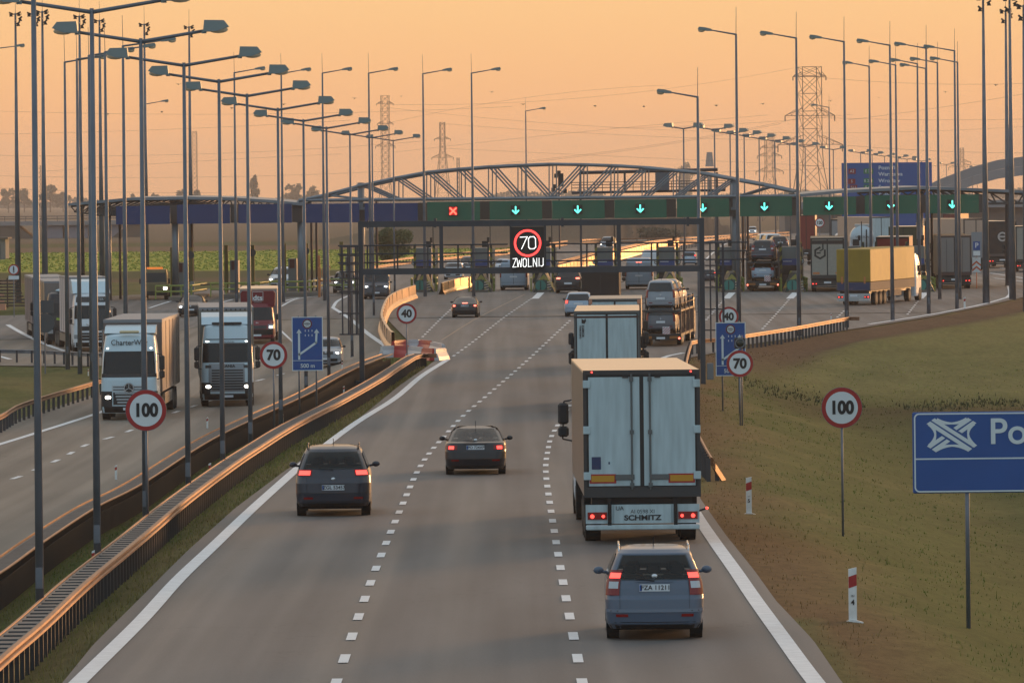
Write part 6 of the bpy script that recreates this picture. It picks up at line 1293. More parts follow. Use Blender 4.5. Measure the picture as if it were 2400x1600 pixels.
for s in (-1, 1): q = MB(); q.bb(min(s * .68, s * .76), max(s * .68, s * .76), -.03, .0, .42, 1.02); q.build('rubber_buffer', M_rub(), t)
q = MB(); q.cyl((1.24, 0, .72), (1.38, -.05, .77), .022, n=6); o = q.build('side_marker_arm', M_dark(), t); q = MB(); q.ball((1.40, -.05, .78), (.035, .03, .03)); q.build('side_marker_lamp', L_tail(), o)
# white box truck ahead
p = at(1422, 760, 233); zz = float(roadz(p.x, 233)); t = thing('box_truck', (p.x, 233, zz), R(-1.2), 'white box truck ahead of the big truck with a dark upright logo on its door', 'truck')
trailer(t, 0, 12, 4.0, m_ts, m_tw, m_rf, frame=m_tg); under(t, 0, 12, None); cab(t, 12.3, paint(*C_['white']), 3.6)
q = MB(); q.bb(-1.28, 1.28, -.04, .5, 3.72, 3.80); q.build('door_header', mat('dark maroon edge', (.05, .015, .012), .5), t); text('SCHMITZ', .11, (-.92, -.05, 3.22), m_blk, t, 'logo_word', rot=(R(90), R(-90), 0), off=.004); text('CARGOBULL', .09, (-1.03, -.05, 3.18), m_blk, t, 'logo_word', rot=(R(90), R(-90), 0), off=.003)
q = MB(); q.add([(-.98, -.045, 3.52), (-.86, -.045, 3.50), (-.80, -.045, 3.62), (-.84, -.045, 3.72), (-.88, -.045, 3.64), (-.98, -.045, 3.70)], [[0, 1, 2, 3, 4, 5]]); q.build('logo_mark', m_blk, t)
for s in (-1, 1): q = MB(); q.box((s * 1.55, 13.5, 2.6), (.22, .18, .5), bev=.05); q.box((s * 1.55, 13.5, 1.8), (.22, .18, .5), bev=.05); q.box((s * 1.4, 13.5, 2.2), (.05, .05, 1.6)); q.build('outer_mirror', M_dark(), t)
# third in the queue and the black one
p = at(1440.5, 700, 289); zz = p.z - 4.0; t = thing('box_truck', (p.x, 289, zz), R(-1.5), 'white box truck third in the queue, mostly hidden below its pale roof', 'truck'); trailer(t, 0, 9, 4.0, m_ts, m_tw, mat('tan roof', (.45, .34, .25), .5), frame=m_tg); under(t, 0, 9, None); cab(t, 9.3, paint(*C_['white']), 3.4)
q = MB()
for s in (-1, 1): q.box((s * 1.17, -.03, 3.86), (.16, .06, .22))
q.build('corner_posts', mat('pale orange block', (1, 1, 1)), t)
p = at(1407, 638, 410); zz = float(roadz(p.x, 410)); t = thing('box_truck', (p.x, 410, zz), R(-2), 'square black box truck before the gates right of the 70 display', 'truck'); mbk = mat('matt black panel', (.016, .014, .014), .8); trailer(t, 0, 8, p.z - zz, mbk, mbk, mbk, frame=mbk, hw=1.275); under(t, 0, 8, None); cab(t, 8.3, paint(*C_['graph']), 2.9)
# car transporters
def transporter(px, py, yaw, wpx, lab, top, bot, decks=2):
    p, sc = place(px, py, 0, wpx); t = thing('car_transporter', p, yaw, lab, 'truck', 'car transporters', sc); dk_ = mat('transporter steel dark', (.05, .045, .045), .6, .1)
    q = MB(); q.bb(-1.22, 1.22, 0, 14, .62, .78); q.build('lower_deck', dk_, t); q = MB(); q.bb(-1.22, 1.22, 0, 14, 2.10, 2.22); q.build('upper_deck', dk_, t)
    for y in (.3, 4.8, 9.2, 13.5):
        for s in (-1, 1): q = MB(); q.box((s * 1.2, y, 1.8), (.09, .14, 2.4)); q.build('deck_post', dk_, t)
    q = MB()
    for s in (-1, 1):
        for z in (2.6, 2.9): q.cyl((s * 1.2, 0, z), (s * 1.2, 14, z), .025, n=5)
        for k in range(10): q.cyl((s * 1.2, k * 1.5, .7), (s * 1.2, k * 1.5 + 1.2, 2.1), .04, n=5)
    q.build('side_truss', mat('side truss steel', (.14, .07, .045), .7, 0), t)
    q = MB(); q.bb(-1.24, 1.24, -.05, .05, .42, .70); q.build('rear_beam', M_blkp(), t)
    for s in (-1, 1):
        q = MB(); q.box((s * .85, -.06, .56), (.62, .02, .16)); q.build('marker_plate', mat('dull orange plate', (.28, .10, .015), .4), t); q = MB(); q.cyl((s * 1.13, -.08, .5), (s * 1.13, -.05, .5), .06, n=12); q.build('tail_light', L_brake(), t)
    q = MB(); q.box((0, -.06, .52), (.52, .02, .12)); q.build('number_plate', M_plate(), t)
    m_str = bpy.data.materials.get('red white striped board')
    q = MB(); q.box((.35, -.08, .98), (.46, .02, .46)); o = q.build('striped_board', mat('sign white', (1, 1, 1)), t)
    q = MB()
    for k in range(-2, 3):
        c = k * .16; a = max(-.23, -.23 - c) ; q.add([(.35 + max(-.23, -.23 + c), -.094, .98 + max(-.23, -.23 - c)), (.35 + min(.23, .23 + c), -.094, .98 + min(.23, .23 - c)), (.35 + min(.23, .23 + c), -.094, .98 + min(.23, .23 - c) - .07), (.35 + max(-.23, -.23 + c) + .05, -.094, .98 + max(-.23, -.23 - c) - .02)], [[0, 1, 2, 3]])
    q.build('red_stripes', m_red, o)
    truck_wheels(t, [3.2, 4.4, 12, 16.5], .95, .40, .3); cab(t, 14.6, paint(*C_['graph']), 3.0); t2 = t
    bpy.context.view_layer.update(); M_ = t.matrix_world.copy()
    for deck, lst, z in (('upper', top, 2.22), ('lower', bot, .78)):
        for i, (kind, c, lb) in enumerate(lst):
            pos = M_ @ Vector((0, 2.15 + i * 4.5, z)); car(kind, 0, 0, 0, yaw, C_[c], lb, pos=(pos, sc), lights=None, grp='cars loaded on transporters', detail=1 if i else 2)
    return t
transporter(1549, 812, R(-5), 98, 'loaded car transporter in the right lane, its two silver vans facing away', [('smallvan', 'silver', 'silver small van on the upper deck, rearmost on the near transporter'), ('smallvan', 'silver', 'second vehicle on the upper deck of the near transporter'), ('mpv', 'white', 'third vehicle on the upper deck of the near transporter')], [('smallvan', 'grey', 'grey small van on the lower deck, rearmost on the near transporter'), ('smallvan', 'silver', 'second vehicle on the lower deck of the near transporter'), ('mpv', 'white', 'third vehicle on the lower deck of the near transporter')])
transporter(1788, 683, R(-4), 80, 'dark car transporter in the gate left of the logo trailer', [('mpv', 'graph', 'dark car on the upper deck of the transporter in the gate'), ('mpv', 'bluegrey', 'second car on the upper deck of the transporter in the gate')], [('hatch', 'lblue', 'pale blue car on the lower deck of the transporter in the gate')])
transporter(1830, 640, R(6), 58, 'third car transporter farther off, with pale cars shining on top', [('mpv', 'black', 'dark car at the rear on top of the farthest transporter'), ('smallvan', 'white', 'pale car second on top of the farthest transporter'), ('smallvan', 'white', 'pale car third on top of the farthest transporter')], [('smallvan', 'silver', 'silver car on the lower deck of the farthest transporter')])
def simple_truck(px, py, wpx, yaw, H, L_, side, rear, lab, roof=None, frame=None, lit=True, ytop=None, cabc='white', name='semi_truck', Y=None):
    if Y: p = at(px, 500, Y); p.z = float(roadz(p.x, Y)); sc = 1; sc = (wpx * Y / F) / 2.55
    else: p, sc = place(px, py, 0, wpx)
    if ytop: H = (at(px, ytop, p.y).z - p.z) / sc
    t = thing(name, p, yaw, lab, 'truck', 'trucks at and beyond the toll', sc); trailer(t, 0, L_, H, side, rear, roof or m_rf, frame=frame); under(t, 0, L_, None, lit); 
    if cabc: cab(t, L_ + .3, paint(*C_[cabc]), min(3.6, H - .1))
    return t
m_y1 = mat('yellow tarpaulin', (.29, .185, .012), .55, noise=.15, nscale=1.2, bump=.3); m_brn = mat('brown dirty skirt', (.10, .085, .08), .7); m_grt = mat('grey curtain', (.22, .21, .185), .6, noise=.15, nscale=1.5, stretch=(4, 4, .1)); m_grd = mat('grey door', (.29, .275, .235), .55, noise=.1); m_rdt = mat('red door', (.20, .018, .015), .5); m_green = mat('dark olive tarpaulin', (.035, .042, .02), .6); m_beige = mat('warm beige side', (.42, .30, .23), .55); m_bkt = mat('black brown door', (.028, .02, .018), .5); m_org = mat('orange plate and sunlit side', (.50, .17, .05), .5); m_maroon = mat('maroon tarpaulin', (.16, .03, .025), .6)  # orange: low sunlight put into trailer sides, own colour of the marker plates
# trailer with hexagon logo
t = simple_truck(1940, 684, 79, R(-3), 4, 13.6, m_grt, m_grd, 'grey trailer with a dark hexagon logo at the gate left of the yellow truck', roof=mat('tan roof', (1, 1, 1)), ytop=557); q = MB(); cx, cz = -.55, 2.95
pts = [(cx + .42 * math.cos(R(a)), cz + .42 * math.sin(R(a))) for a in (90, 150, 210, 270, 330, 390)]
for a, c in zip(pts, pts[1:] + pts[:1]):
    if (a, c) != (pts[5], pts[0]): d = Vector((c[0] - a[0], 0, c[1] - a[1])); q.box(((a[0] + c[0]) / 2, -.05, (a[1] + c[1]) / 2), (d.length + .08, .01, .14), (-math.atan2(d.z, d.x), 'Y'))
q.box((cx + .22, -.052, cz + .55), (.10, .01, .45)); q.box((cx + .12, -.052, cz + .22), (.35, .01, .09), (R(-30), 'Y')); q.box((cx - .1, -.052, cz), (.3, .01, .10)); q.build('hexagon_logo', m_blk, t)
for s in (-1, 1): q = MB(); q.box((s * .85, -.05, 1.42), (.5, .01, .14)); q.build('marker_plate', m_org, t)
q = MB(); q.bb(-1.27, 1.27, -.06, -.045, 3.62, 3.9); q.build('dark_header', m_bkt, t)
# yellow truck
p, sc = place(2001, 716, 0, 82); t = thing('semi_truck', p, R(-17.5), 'yellow tarpaulin truck crossing towards the right gates, side in view', 'truck', 'trucks at and beyond the toll', sc); H = (at(2001, 584, p.y).z - p.z) / sc
q = MB(); q.bb(-1.275, 1.275, 0, 13.6, 1.7, H, bev=.05); q.build('tarpaulin', m_y1, t); q = MB(); q.bb(-1.28, 1.28, -.01, 13.62, 1.08, 1.7); q.build('side_boards', m_brn, t); q = MB(); q.bb(-1.2, 1.2, -.03, -.012, 1.12, 1.66); q.build('navy_rear_board', mat('navy sticker', (1, 1, 1)), t)
under(t, 0, 13.6, None, True, col=mat('pale steel bumper', (.40, .42, .42), .5)); cab(t, 14.0, paint(*C_['white']), 3.6)
for s in (-1, 1): q = MB(); q.box((s * .85, -.04, 1.85), (.14, .01, .5)); q.build('marker_plate', m_org, t)
q = MB(); q.bb(1.05, 1.25, 6, 9.5, .55, 1.0); q.build('pallet_box', m_brn, t)
# grey truck, right
t = simple_truck(2238, 677, 79, R(-2), 4, 13.6, m_grt, mat('brownish grey door', (.21, .19, .18), .6), 'grey trailer with dark frame passing the gate left of the parking sign', roof=mat('tan roof', (1, 1, 1)), ytop=552, frame=mat('maroon frame', (.09, .05, .045), .6))
for x in (-.6, 0, .6): q = MB(); q.bb(x - .01, x + .01, -.055, -.04, 1.3, 3.75); q.build('door_seam', M_blkp(), t)
# tank truck
p = at(2021, 557, 585); z0 = float(roadz(p.x, 585)); t = thing('tank_truck', (p.x, 585, z0), R(-3), 'round silver tank truck with faint lettering behind the yellow truck', 'truck', 'trucks at and beyond the toll'); q = MB(); q.smooth = True; zc = p.z - z0; q.cyl((0, 0, zc), (0, 9, zc), 1.2, n=32, cap=False); q.build('tank', mat('tank steel', (.45, .52, .56), .3, .4), t)
q = MB(); q.smooth = True; q.ball((0, 0, zc), (1.2, .25, 1.2), 24, 12); q.build('tank_end', mat('tank steel', (1, 1, 1)), t); text('WIELTON', .30, (0, -.30, zc + .05), m_blk, t); q = MB(); q.bb(.35, .47, -.35, -.28, zc - 1.0, zc + .8); q.build('ladder', M_blkp(), t); q = MB(); q.bb(-.7, .7, -.05, 8, zc + 1.1, zc + 1.3); q.build('top_walkway', mat('pale steel bumper', (1, 1, 1)), t); under(t, 0, 10, None); cab(t, 10.4, paint(*C_['white']), 3.2)
simple_truck(2091, 0, 78, R(-5), 4, 13.6, m_maroon, m_rdt, 'trailer with dark red door and tan roof behind the yellow truck', ytop=555, Y=500, roof=mat('tan roof', (1, 1, 1)), frame=m_bkt)
simple_truck(2116, 0, 68, R(-7.5), 4, 13, m_org, m_green, 'dark olive truck with orange lit side behind the right canopy column', ytop=531, Y=545, frame=m_green)
simple_truck(2065, 0, 50, R(14), 4, 13.6, m_beige, m_tw, 'beige sided trailer with open pale door behind the tank truck', ytop=508, Y=640)
simple_truck(2130, 0, 44, R(0), 4, 13, m_maroon, m_maroon, 'dark maroon container truck behind the olive truck', ytop=514, Y=720)
t = simple_truck(1982, 0, 72, R(-8), 4, 12, m_org, mat('grey lettered door', (.24, .25, .26), .6), 'grey truck rear with faded lettering left of the tank truck', ytop=513, Y=660); text('szybko', .42, (.0, -.06, 2.4), m_blue, t)
simple_truck(1889, 0, 42, R(-4), 4, 13.6, m_beige, m_rdt, 'red trailer far behind the logo trailer', ytop=504, Y=700)
t = simple_truck(2212, 0, 58, R(3), 4, 13.6, m_grt, mat('pale blue grey door', (.22, .24, .26), .5), 'grey blue trailer behind the grey gate truck', ytop=523, Y=600)
simple_truck(2224, 0, 30, R(-20), 4, 10, m_org, m_maroon, 'truck showing a narrow orange lit side right of the last green panel', ytop=501, Y=760)
t = simple_truck(2287, 0, 62, R(15), 4, 13.6, m_beige, m_beige, 'pale beige trailer with grey door behind the parking sign', ytop=512, Y=575); q = MB(); q.bb(-.5, .6, -.07, -.045, 1.2, 3.7); q.build('pale_door', mat('pale blue grey door', (1, 1, 1)), t)
t = simple_truck(2350, 628, 68, R(4), 4, 13.6, m_beige, m_bkt, 'black trailer door with round white emblem near the right edge', ytop=518, frame=m_brn)
q = MB(); ring(q, (0, 2.75), .27, .42, -.055, 32); q.bb(-.36, .36, -.057, -.052, 2.67, 2.83); q.build('round_emblem', mat('dull white emblem', (.42, .40, .38), .5), t)
simple_truck(2410, 0, 60, R(0), 4, 10, m_grt, m_grd, 'grey truck cut by the right edge', ytop=530, Y=560)
# ------------------------------------------------------------------ oncoming trucks
def patchbox(B_, t, u0, u1, z0, z1, mt, name, o=.015, parent=None, nz=2): return B_.patch('f', u0, u1, z0, z1, o, nz=nz).build(name, mt, parent or t)
def oncoming(px, py, s, lab, yaw=180): 
    p = gp(px, py); sc = s * p.y / F; t = thing('semi_truck', p, R(yaw), lab, 'truck', None, sc); return t, p, sc
m_cabw = paint('pale blue white cab paint', (.50, .62, .68), .3); m_slv = mat('silver grille bar', (.42, .47, .50), .35, .5); m_gdk = mat('dark grille', (.02, .02, .022), .5)
def frontface(t, h, y0, pm, wtxt=None):
    hw = 1.22; rows = [(.30, y0 - 2.3, y0 - .12, 1.18), (.5, y0 - 2.3, y0, 1.22), (1.2, y0 - 2.3, y0 + .03, 1.22), (1.75, y0 - 2.3, y0, 1.22), (1.95, y0 - 2.3, y0 - .06, 1.21), (2.75, y0 - 2.3, y0 - .30, 1.17), (3.2, y0 - 2.3, y0 - .46, 1.12), (h - .12, y0 - 2.2, y0 - .66, 1.06), (h, y0 - 1.9, y0 - .95, .9)]
    B_ = Body(rows, .12, .10, .30); B_.shell(36).build('cab', pm, t); return B_
def common(t, B_, y0, headz=.80, u=(.62, .86), lit=(1, 1), bumper=M_blkp):
    B_.patch('f', -.99, .99, .32, .60, .012, nz=3).build('bumper', M_blkp(), t)
    for s, l in ((-1, lit[0]), (1, lit[1])):
        q = B_.patch('f', min(s * u[0], s * .96), max(s * u[0], s * .96), headz - .12, headz + .14, .02, nu=6); o = q.build('headlight', M_headoff() if not l else M_gdk_(), t)
        if l: q = MB(); q.smooth = True; x_ = s * (u[0] + u[1]) / 2 * 1.22; q.ball((x_, B_.front(x_, headz) + .02, headz), (.13, .05, .075)); q.build('lit_lamp', L_head(), o)
    for s in (-1, 1):
        q = MB(); q.box((s * 1.42, y0 - .2, 2.45), (.24, .18, .62), bev=.05); q.box((s * 1.42, y0 - .2, 1.95), (.24, .18, .30), bev=.04); m_ = q.build('mirror', M_dark(), t); q = MB(); q.tube([(s * 1.18, y0 - .3, 2.85), (s * 1.42, y0 - .2, 2.8), (s * 1.45, y0 - .2, 1.8), (s * 1.2, y0 - .25, 1.75)], .022); q.build('mirror_arm', M_dark(), m_)
    wheel(t, -1.05, y0 - 1.1, .5, .32, -1); wheel(t, 1.05, y0 - 1.1, .5, .32, 1)
    q = MB(); q.box((0, B_.front(0, .5) + .02, .48), (.52, .012, .11)); q.build('number_plate', M_plate(), t)
M_gdk_ = lambda: m_gdk
def rig(t, y0, H, side, L_=13.6, front=None):
    q = MB(); q.bb(-1.275, 1.275, y0 - 2.9 - L_, y0 - 2.9, 1.1, H, bev=.03); q.build('trailer_box', side, t); q = MB(); q.bb(-1.28, 1.28, y0 - 2.9 - L_, y0 - 2.88, H - .12, H + .02); q.build('trailer_top_rail', mat('trailer top rail', (.22, .23, .25), .5), t)
    for k in range(1, 5): 
        q = MB(); 
        for s in (-1, 1): q.box((s * 1.285, y0 - 2.9 - L_ * k / 5, (1.1 + H) / 2), (.02, .07, H - 1.3)); q.build('side_seam', m_tg, t); q = MB()
    q = MB(); q.bb(-1.0, 1.0, y0 - 2.9 - L_, y0 - 1.5, .75, 1.1); q.build('chassis', M_blkp(), t)
    for y in (y0 - 4.2, y0 - 12, y0 - 13.2, y0 - 14.4):
        for s in (-1, 1): wheel(t, s * 1.05, y, .5, .34, s)
    q = MB()
    for s in (-1, 1): q.bb(min(s * 1.1, s * 1.24), max(s * 1.1, s * 1.24), y0 - 11, y0 - 5.2, .5, 1.0)
    q.build('side_guards', m_tg, t)
# truck 1: wide cab with script lettering
t, p, sc = oncoming(310, 980, 54, 'white oncoming truck with CharterWay lettering above the windscreen'); y0 = 2.0; B_ = frontface(t, 3.72, y0, m_cabw); common(t, B_, y0, .98, (.66, .82), lit=(1, 1))
patchbox(B_, t, -.92, .92, 1.98, 2.95, M_gl2(), 'windscreen', nz=8); patchbox(B_, t, -.97, .97, 1.84, 2.0, m_gdk, 'lower_screen_edge', .013)
for s in (-1, 1): patchbox(B_, t, min(s * .60, s * .99), max(s * .60, s * .99), .58, 1.24, m_gdk, 'corner_panel', .018)
for k in range(4): patchbox(B_, t, -.50 + k * .03, .50 - k * .03, 1.12 - k * .13, 1.15 - k * .13 + .04, m_slv, 'grille_bar', .04)
patchbox(B_, t, -.56, .56, .66, 1.2, m_gdk, 'grille', .014); patchbox(B_, t, -.58, .60, 1.24, 1.50, m_slv, 'upper_grille', .012); patchbox(B_, t, -.54, .56, 1.29, 1.33, m_gdk, 'grille_gap', .02); patchbox(B_, t, -.54, .56, 1.40, 1.44, m_gdk, 'grille_gap', .02)
yf = B_.front(0, 1.38); q = MB(); q.cyl((0, yf, 1.38), (0, yf + .06, 1.38), .22, n=28); em = q.build('emblem_disc', m_gdk, t); q = MB(); 
q.cyl((0, yf + .065, 1.38), (0, yf + .065, 1.38), .1)
for a in (90, 210, 330): q.box((.09 * math.cos(R(a)), yf + .07, 1.38 + .09 * math.sin(R(a))), (.18, .02, .03), (R(-a), 'Y'))
P_ = []
for k in range(33): a = 2 * math.pi * k / 32; P_.append([(r_ * math.cos(a), yf + .075, 1.38 + r_ * math.sin(a)) for r_ in (.185, .215)])
q.grid(P_); q.build('three_point_star', M_chr(), em)
o = text('CharterWay', .335, (0, B_.front(0, 3.32) + .05, 3.32), m_blk, t, rot=(R(90 - 16), 0, R(180)), ext=.01, sx=.92); 
q = MB(); q.box((0, y0 - .62, 3.78), (.85, .2, .12), bev=.04); q.build('roof_lamp_bar', mat('warm lamp bar', (.6, .5, .3), .3), t)
for s in (-1, 1): patchbox(B_, t, min(s * .79, s * .85), max(s * .79, s * .85), 3.07, 3.10, L_head(), 'top_lamp', .02)
q = MB(); q.prism([(y0 - 2.2, 3.6), (y0 - .9, 3.72), (y0 - 1.6, 4.0), (y0 - 2.3, 4.05)], 'x', -1.1, 1.1); q.build('roof_spoiler', m_cabw, t); rig(t, y0, 4.25, mat('trailer silver side', (.17, .135, .125), .4, .3, noise=.2, nscale=.8, stretch=(1, .6, .3)))
# truck 2: cab with striped grille
t, p, sc = oncoming(533, 949, 50, 'white oncoming truck with tall slatted grille right of the lettered one', 183.3); B_ = frontface(t, 3.85, y0, m_cabw); common(t, B_, y0, .93, (.60, .86))
patchbox(B_, t, -.95, .95, 2.05, 2.88, M_gl2(), 'windscreen', nz=8); patchbox(B_, t, -.97, .97, 2.86, 2.95, m_gdk, 'visor_gap'); patchbox(B_, t, -.86, .86, 3.10, 3.14, M_blkp(), 'hatch_seam'); patchbox(B_, t, -.66, .72, .70, 2.0, mat('grille metal', (.22, .24, .26), .4, .5), 'grille_shell', .016, nz=8)
for k in range(8): patchbox(B_, t, -.60 + .0 * k, .60, .78 + k * .125, .845 + k * .125, m_gdk, 'grille_gap', .03)
for s in (-1, 1): patchbox(B_, t, min(s * .66, s * .98), max(s * .66, s * .98), .60, 1.12, m_gdk, 'corner_panel', .02); patchbox(B_, t, min(s * .62, s * .82), max(s * .62, s * .82), 1.80, 1.93, m_gdk, 'air_intake', .03); patchbox(B_, t, min(s * .74, s * .86), max(s * .74, s * .86), 3.01, 3.035, L_head(), 'top_lamp', .02)
text('SCANIA', .17, (0, B_.front(0, 1.88) + .05, 1.88), m_blk, t, rot=(R(90), 0, R(180)), off=.006, sx=1.2); text('WALACHOWSKI', .09, (0, B_.front(0, 2.99) + .05, 3.0), m_gdk, t, rot=(R(80), 0, R(180)))
q = MB(); q.prism([(y0 - 2.3, 3.7), (y0 - .85, 3.8), (y0 - 1.25, 4.15), (y0 - 2.3, 4.35)], 'x', -1.18, 1.18); q.build('roof_spoiler', m_cabw, t); q = MB(); q.box((0, y0 - .75, 3.86), (1.4, .25, .10), bev=.03); q.build('sun_visor', m_gdk, t); rig(t, y0, 4.55, m_grt)
q = MB()
for k in range(11): q.cyl((-1.1 + k * .22, y0 - 2.88, 4.45), (-1.1 + k * .22, y0 - 2.86, 4.45), .04, n=8)
q.build('marker_row', M_blkp(), t)
# truck 3: white one turning in, left
t, p, sc = oncoming(212, 822, 36.5, 'white oncoming truck with pale box side in view near the left lamps', 189); B_ = frontface(t, 3.75, y0, paint(*C_['white'])); common(t, B_, y0, .95, (.68, .86), lit=(0, 0))
patchbox(B_, t, -.95, .95, 2.1, 2.95, M_gl2(), 'windscreen', nz=8); patchbox(B_, t, -.9, .9, 3.15, 3.50, M_tint(), 'sign_band', nz=3); patchbox(B_, t, -.66, .66, 1.35, 1.62, m_gdk, 'upper_grille', .02); patchbox(B_, t, -.62, .62, .72, 1.22, m_gdk, 'lower_grille', .02)
for k in range(2): patchbox(B_, t, -.58, .58, .86 + k * .2, .90 + k * .2, m_slv, 'grille_bar', .03)
text('TROTTER', .2, (-.3, B_.front(0, 3.33) + .03, 3.33), m_slv, t, rot=(R(78), 0, R(180)))
q = MB(); q.box((0, B_.front(0, 1.5) + .03, 1.48), (1.0, .02, .06), (R(-35), 'Y')); q.build('diagonal_bar', M_chr(), t); q = MB(); q.prism([(y0 - 2.3, 3.65), (y0 - .8, 3.72), (y0 - 1.7, 4.45), (y0 - 2.4, 4.6)], 'x', -1.2, 1.2); q.build('roof_spoiler', m_cabw, t); rig(t, y0, 4.7, mat('pink white box side', (.52, .46, .46), .55), 7.5)
# truck 4: dark one half hidden
t, p, sc = oncoming(150, 806, 34, 'dark truck half hidden behind the white one on the left', 187); B_ = frontface(t, 3.6, y0, paint(*C_['black'])); common(t, B_, y0, .9, (.68, .86), lit=(0, 0)); patchbox(B_, t, -.92, .92, 2.0, 2.85, M_gl2(), 'windscreen', nz=6); patchbox(B_, t, -.5, .5, .8, 1.5, m_gdk, 'grille'); q = MB(); q.smooth = True; q.ball((0, y0 - 1.2, 3.7), (.6, .4, .14)); q.build('roof_dome', m_cabw, t); q = MB(); q.box((.35, y0 + .02, 1.75), (.5, .02, .16), (R(-10), 'Y')); q.build('green_sticker', mat('lime sticker', (.30, .42, .06), .5), t); rig(t, y0, 4.3, m_ts)
t, p, sc = oncoming(117, 793, 31, 'truck with dark grey trailer side, leftmost in the queue on the left', 187); B_ = frontface(t, 3.5, y0, paint(*C_['graph'])); common(t, B_, y0, .9, (.68, .86), lit=(0, 0)); patchbox(B_, t, -.92, .92, 2.0, 2.85, M_gl2(), 'windscreen', nz=6); patchbox(B_, t, -.5, .5, .8, 1.5, m_gdk, 'grille'); rig(t, y0, 4.6, mat('dark grey trailer side', (.16, .13, .14), .6))
# red box van
t, p, sc = oncoming(606, 803, 40, 'dark red box van with dts lettering on its roof pod'); t.name = 'box_van'; rd = paint(*C_['red']); hw = 1.0
rows = [(.28, -.5, 1.9, .92), (.40, -.5, 2.0, 1.0), (.9, -.5, 1.98, 1.0), (1.15, -.5, 1.8, .99), (1.32, -.5, 1.45, .97), (2.1, -.5, .75, .86), (2.3, -.5, .55, .8)]; B_ = Body(rows, .1, .12, .35); B_.shell().build('cab', rd, t); patchbox(B_, t, -.9, .9, 1.38, 2.1, M_gl2(), 'windscreen', nz=6); patchbox(B_, t, -.9, .9, .32, .85, M_blkp(), 'bumper')
for s, l in ((-1, 1), (1, 0)):
    q = B_.patch('f', min(s * .66, s * .93), max(s * .66, s * .93), .88, 1.14, .02); o = q.build('headlight', M_headoff(), t)
    if l: B_.patch('f', min(s * .72, s * .86), max(s * .72, s * .86), .94, 1.04, .03, nu=3, nz=1).build('lit_lamp', L_head(), o)
patchbox(B_, t, -.55, .55, .90, 1.08, m_gdk, 'grille', .02); text('dts', .13, (0, B_.front(0, 1.22) + .04, 1.24), m_wht, t, rot=(R(60), 0, R(180)))
q = MB(); q.prism([(-.98, 2.15), (-.62, 2.0), (.62, 2.0), (.98, 2.15), (1.02, 2.9), (.9, 3.05), (-.9, 3.05), (-1.02, 2.9)], 'y', -.5, .45); pod = q.build('roof_pod', rd, t); q = MB()
for x0, x1, z0, z1 in ((-.32, .32, 2.98, 3.0), (-.32, .32, 2.48, 2.50), (-.32, -.30, 2.5, 2.98), (.30, .32, 2.5, 2.98)): q.bb(x0, x1, .45, .46, z0, z1)
q.build('logo_frame', m_wht, pod); text('dts', .40, (0, .47, 2.64), m_wht, pod, rot=(R(90), 0, R(180)), off=.012, sx=1.15); text('TRANSPORT', .085, (0, .47, 2.40), m_slv, pod, rot=(R(90), 0, R(180))); text('www.dts.pl', .09, (0, .47, 2.26), m_wht, pod, rot=(R(90), 0, R(180)))
q = MB(); q.bb(-1.1, 1.1, -5.2, -.5, .6, 3.1, bev=.03); q.build('box', mat('box van grey', (.30, .29, .29), .5), t); q = MB(); q.bb(-1.12, 1.12, -5.2, -.48, 3.1, 3.17); q.build('box_roof', m_rf, t)
for y in (1.1, -3.6):
    for s in (-1, 1): wheel(t, s * .88, y, .34, .24, s)
for s in (-1, 1): q = MB(); q.box((s * 1.15, 1.0, 1.55), (.18, .12, .34), bev=.04); q.build('mirror', M_dark(), t)
q = MB(); q.box((0, B_.front(0, .5) + .02, .52), (.5, .012, .11)); q.build('number_plate', M_plate(), t)
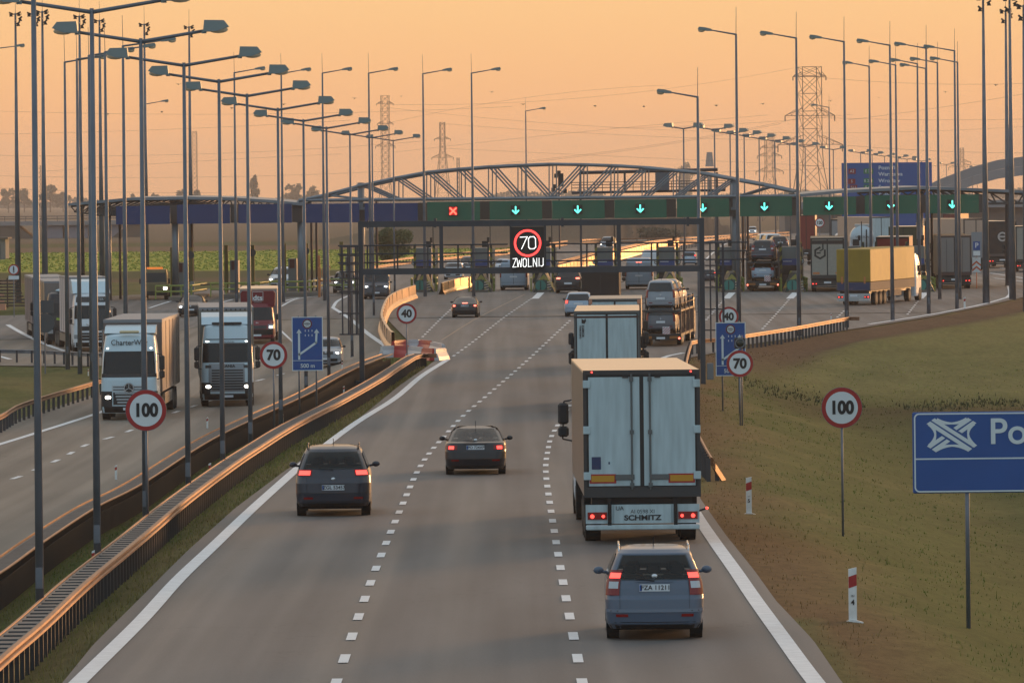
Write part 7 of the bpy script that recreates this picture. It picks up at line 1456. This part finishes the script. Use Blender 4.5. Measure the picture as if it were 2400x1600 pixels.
# recovery truck, left
t, p, sc = oncoming(362, 703, 29, 'dark yellow recovery truck with orange roof beacons at the left exit gate'); t.name = 'recovery_truck'; mc = paint('dark olive cab paint', (.10, .075, .02), .35); rows = [(.35, -2, .2, 1.05), (.6, -2, .25, 1.1), (1.3, -2, .2, 1.1), (2.1, -2, -.1, 1.03), (2.45, -1.9, -.35, .95)]; B_ = Body(rows, .1, .08, .25); B_.shell().build('cab', mc, t); patchbox(B_, t, -.88, .88, 1.45, 2.2, M_gl2(), 'windscreen', nz=5); patchbox(B_, t, -.95, .95, .4, .72, M_blkp(), 'bumper')
for s in (-1, 1): q = B_.patch('f', min(s * .68, s * .92), max(s * .68, s * .92), .84, 1.06, .02); o = q.build('headlight', L_head(), t)
q = MB(); q.box((0, -.9, 2.55), (1.3, .3, .16), bev=.04); q.build('beacon_bar', mat('beacon orange', (.6, .12, .02), .3, emit=(1, .25, .03), es=.6), t); q = MB(); q.bb(-1.1, 1.1, -7, -2.1, .8, 1.0); q.box((1.15, -.6, 1.5), (.2, .1, .4)); q.box((-1.15, -.6, 1.5), (.2, .1, .4)); q.build('load_bed', M_blkp(), t)
for y in (-.7, -5):
    for s in (-1, 1): wheel(t, s * .92, y, .45, .3, s)

# PITCH: vehicles follow the slope of the road
for o in list(bpy.data.objects):
    if o.parent is None and o.get('category') in ('car', 'van', 'truck') and o.get('group') not in ('cars loaded on transporters', 'car transporters'):
        a = o.rotation_euler.z; d = Vector((-math.sin(a), math.cos(a), 0)) * 8; q_ = o.location
        o.rotation_euler.x = math.atan2(float(roadz(q_.x + d.x, q_.y + d.y)) - float(roadz(q_.x, q_.y)), 8.0)
# ------------------------------------------------------------------ haze
def haze():
    mb = MB(); mb.bb(-700, 900, -30, 7000, -6, 75)
    m = bpy.data.materials.new('haze'); m.use_nodes = True; n = m.node_tree.nodes; n.remove(n['Principled BSDF'])
    v = n.new('ShaderNodeVolumePrincipled'); v.inputs['Color'].default_value = (.95, .88, .82, 1); v.inputs['Density'].default_value = HAZE; v.inputs['Anisotropy'].default_value = .2
    m.node_tree.links.new(v.outputs[0], n['Material Output'].inputs['Volume'])
    mb.build('haze', m, kind='stuff')
HAZE = .00010
haze()
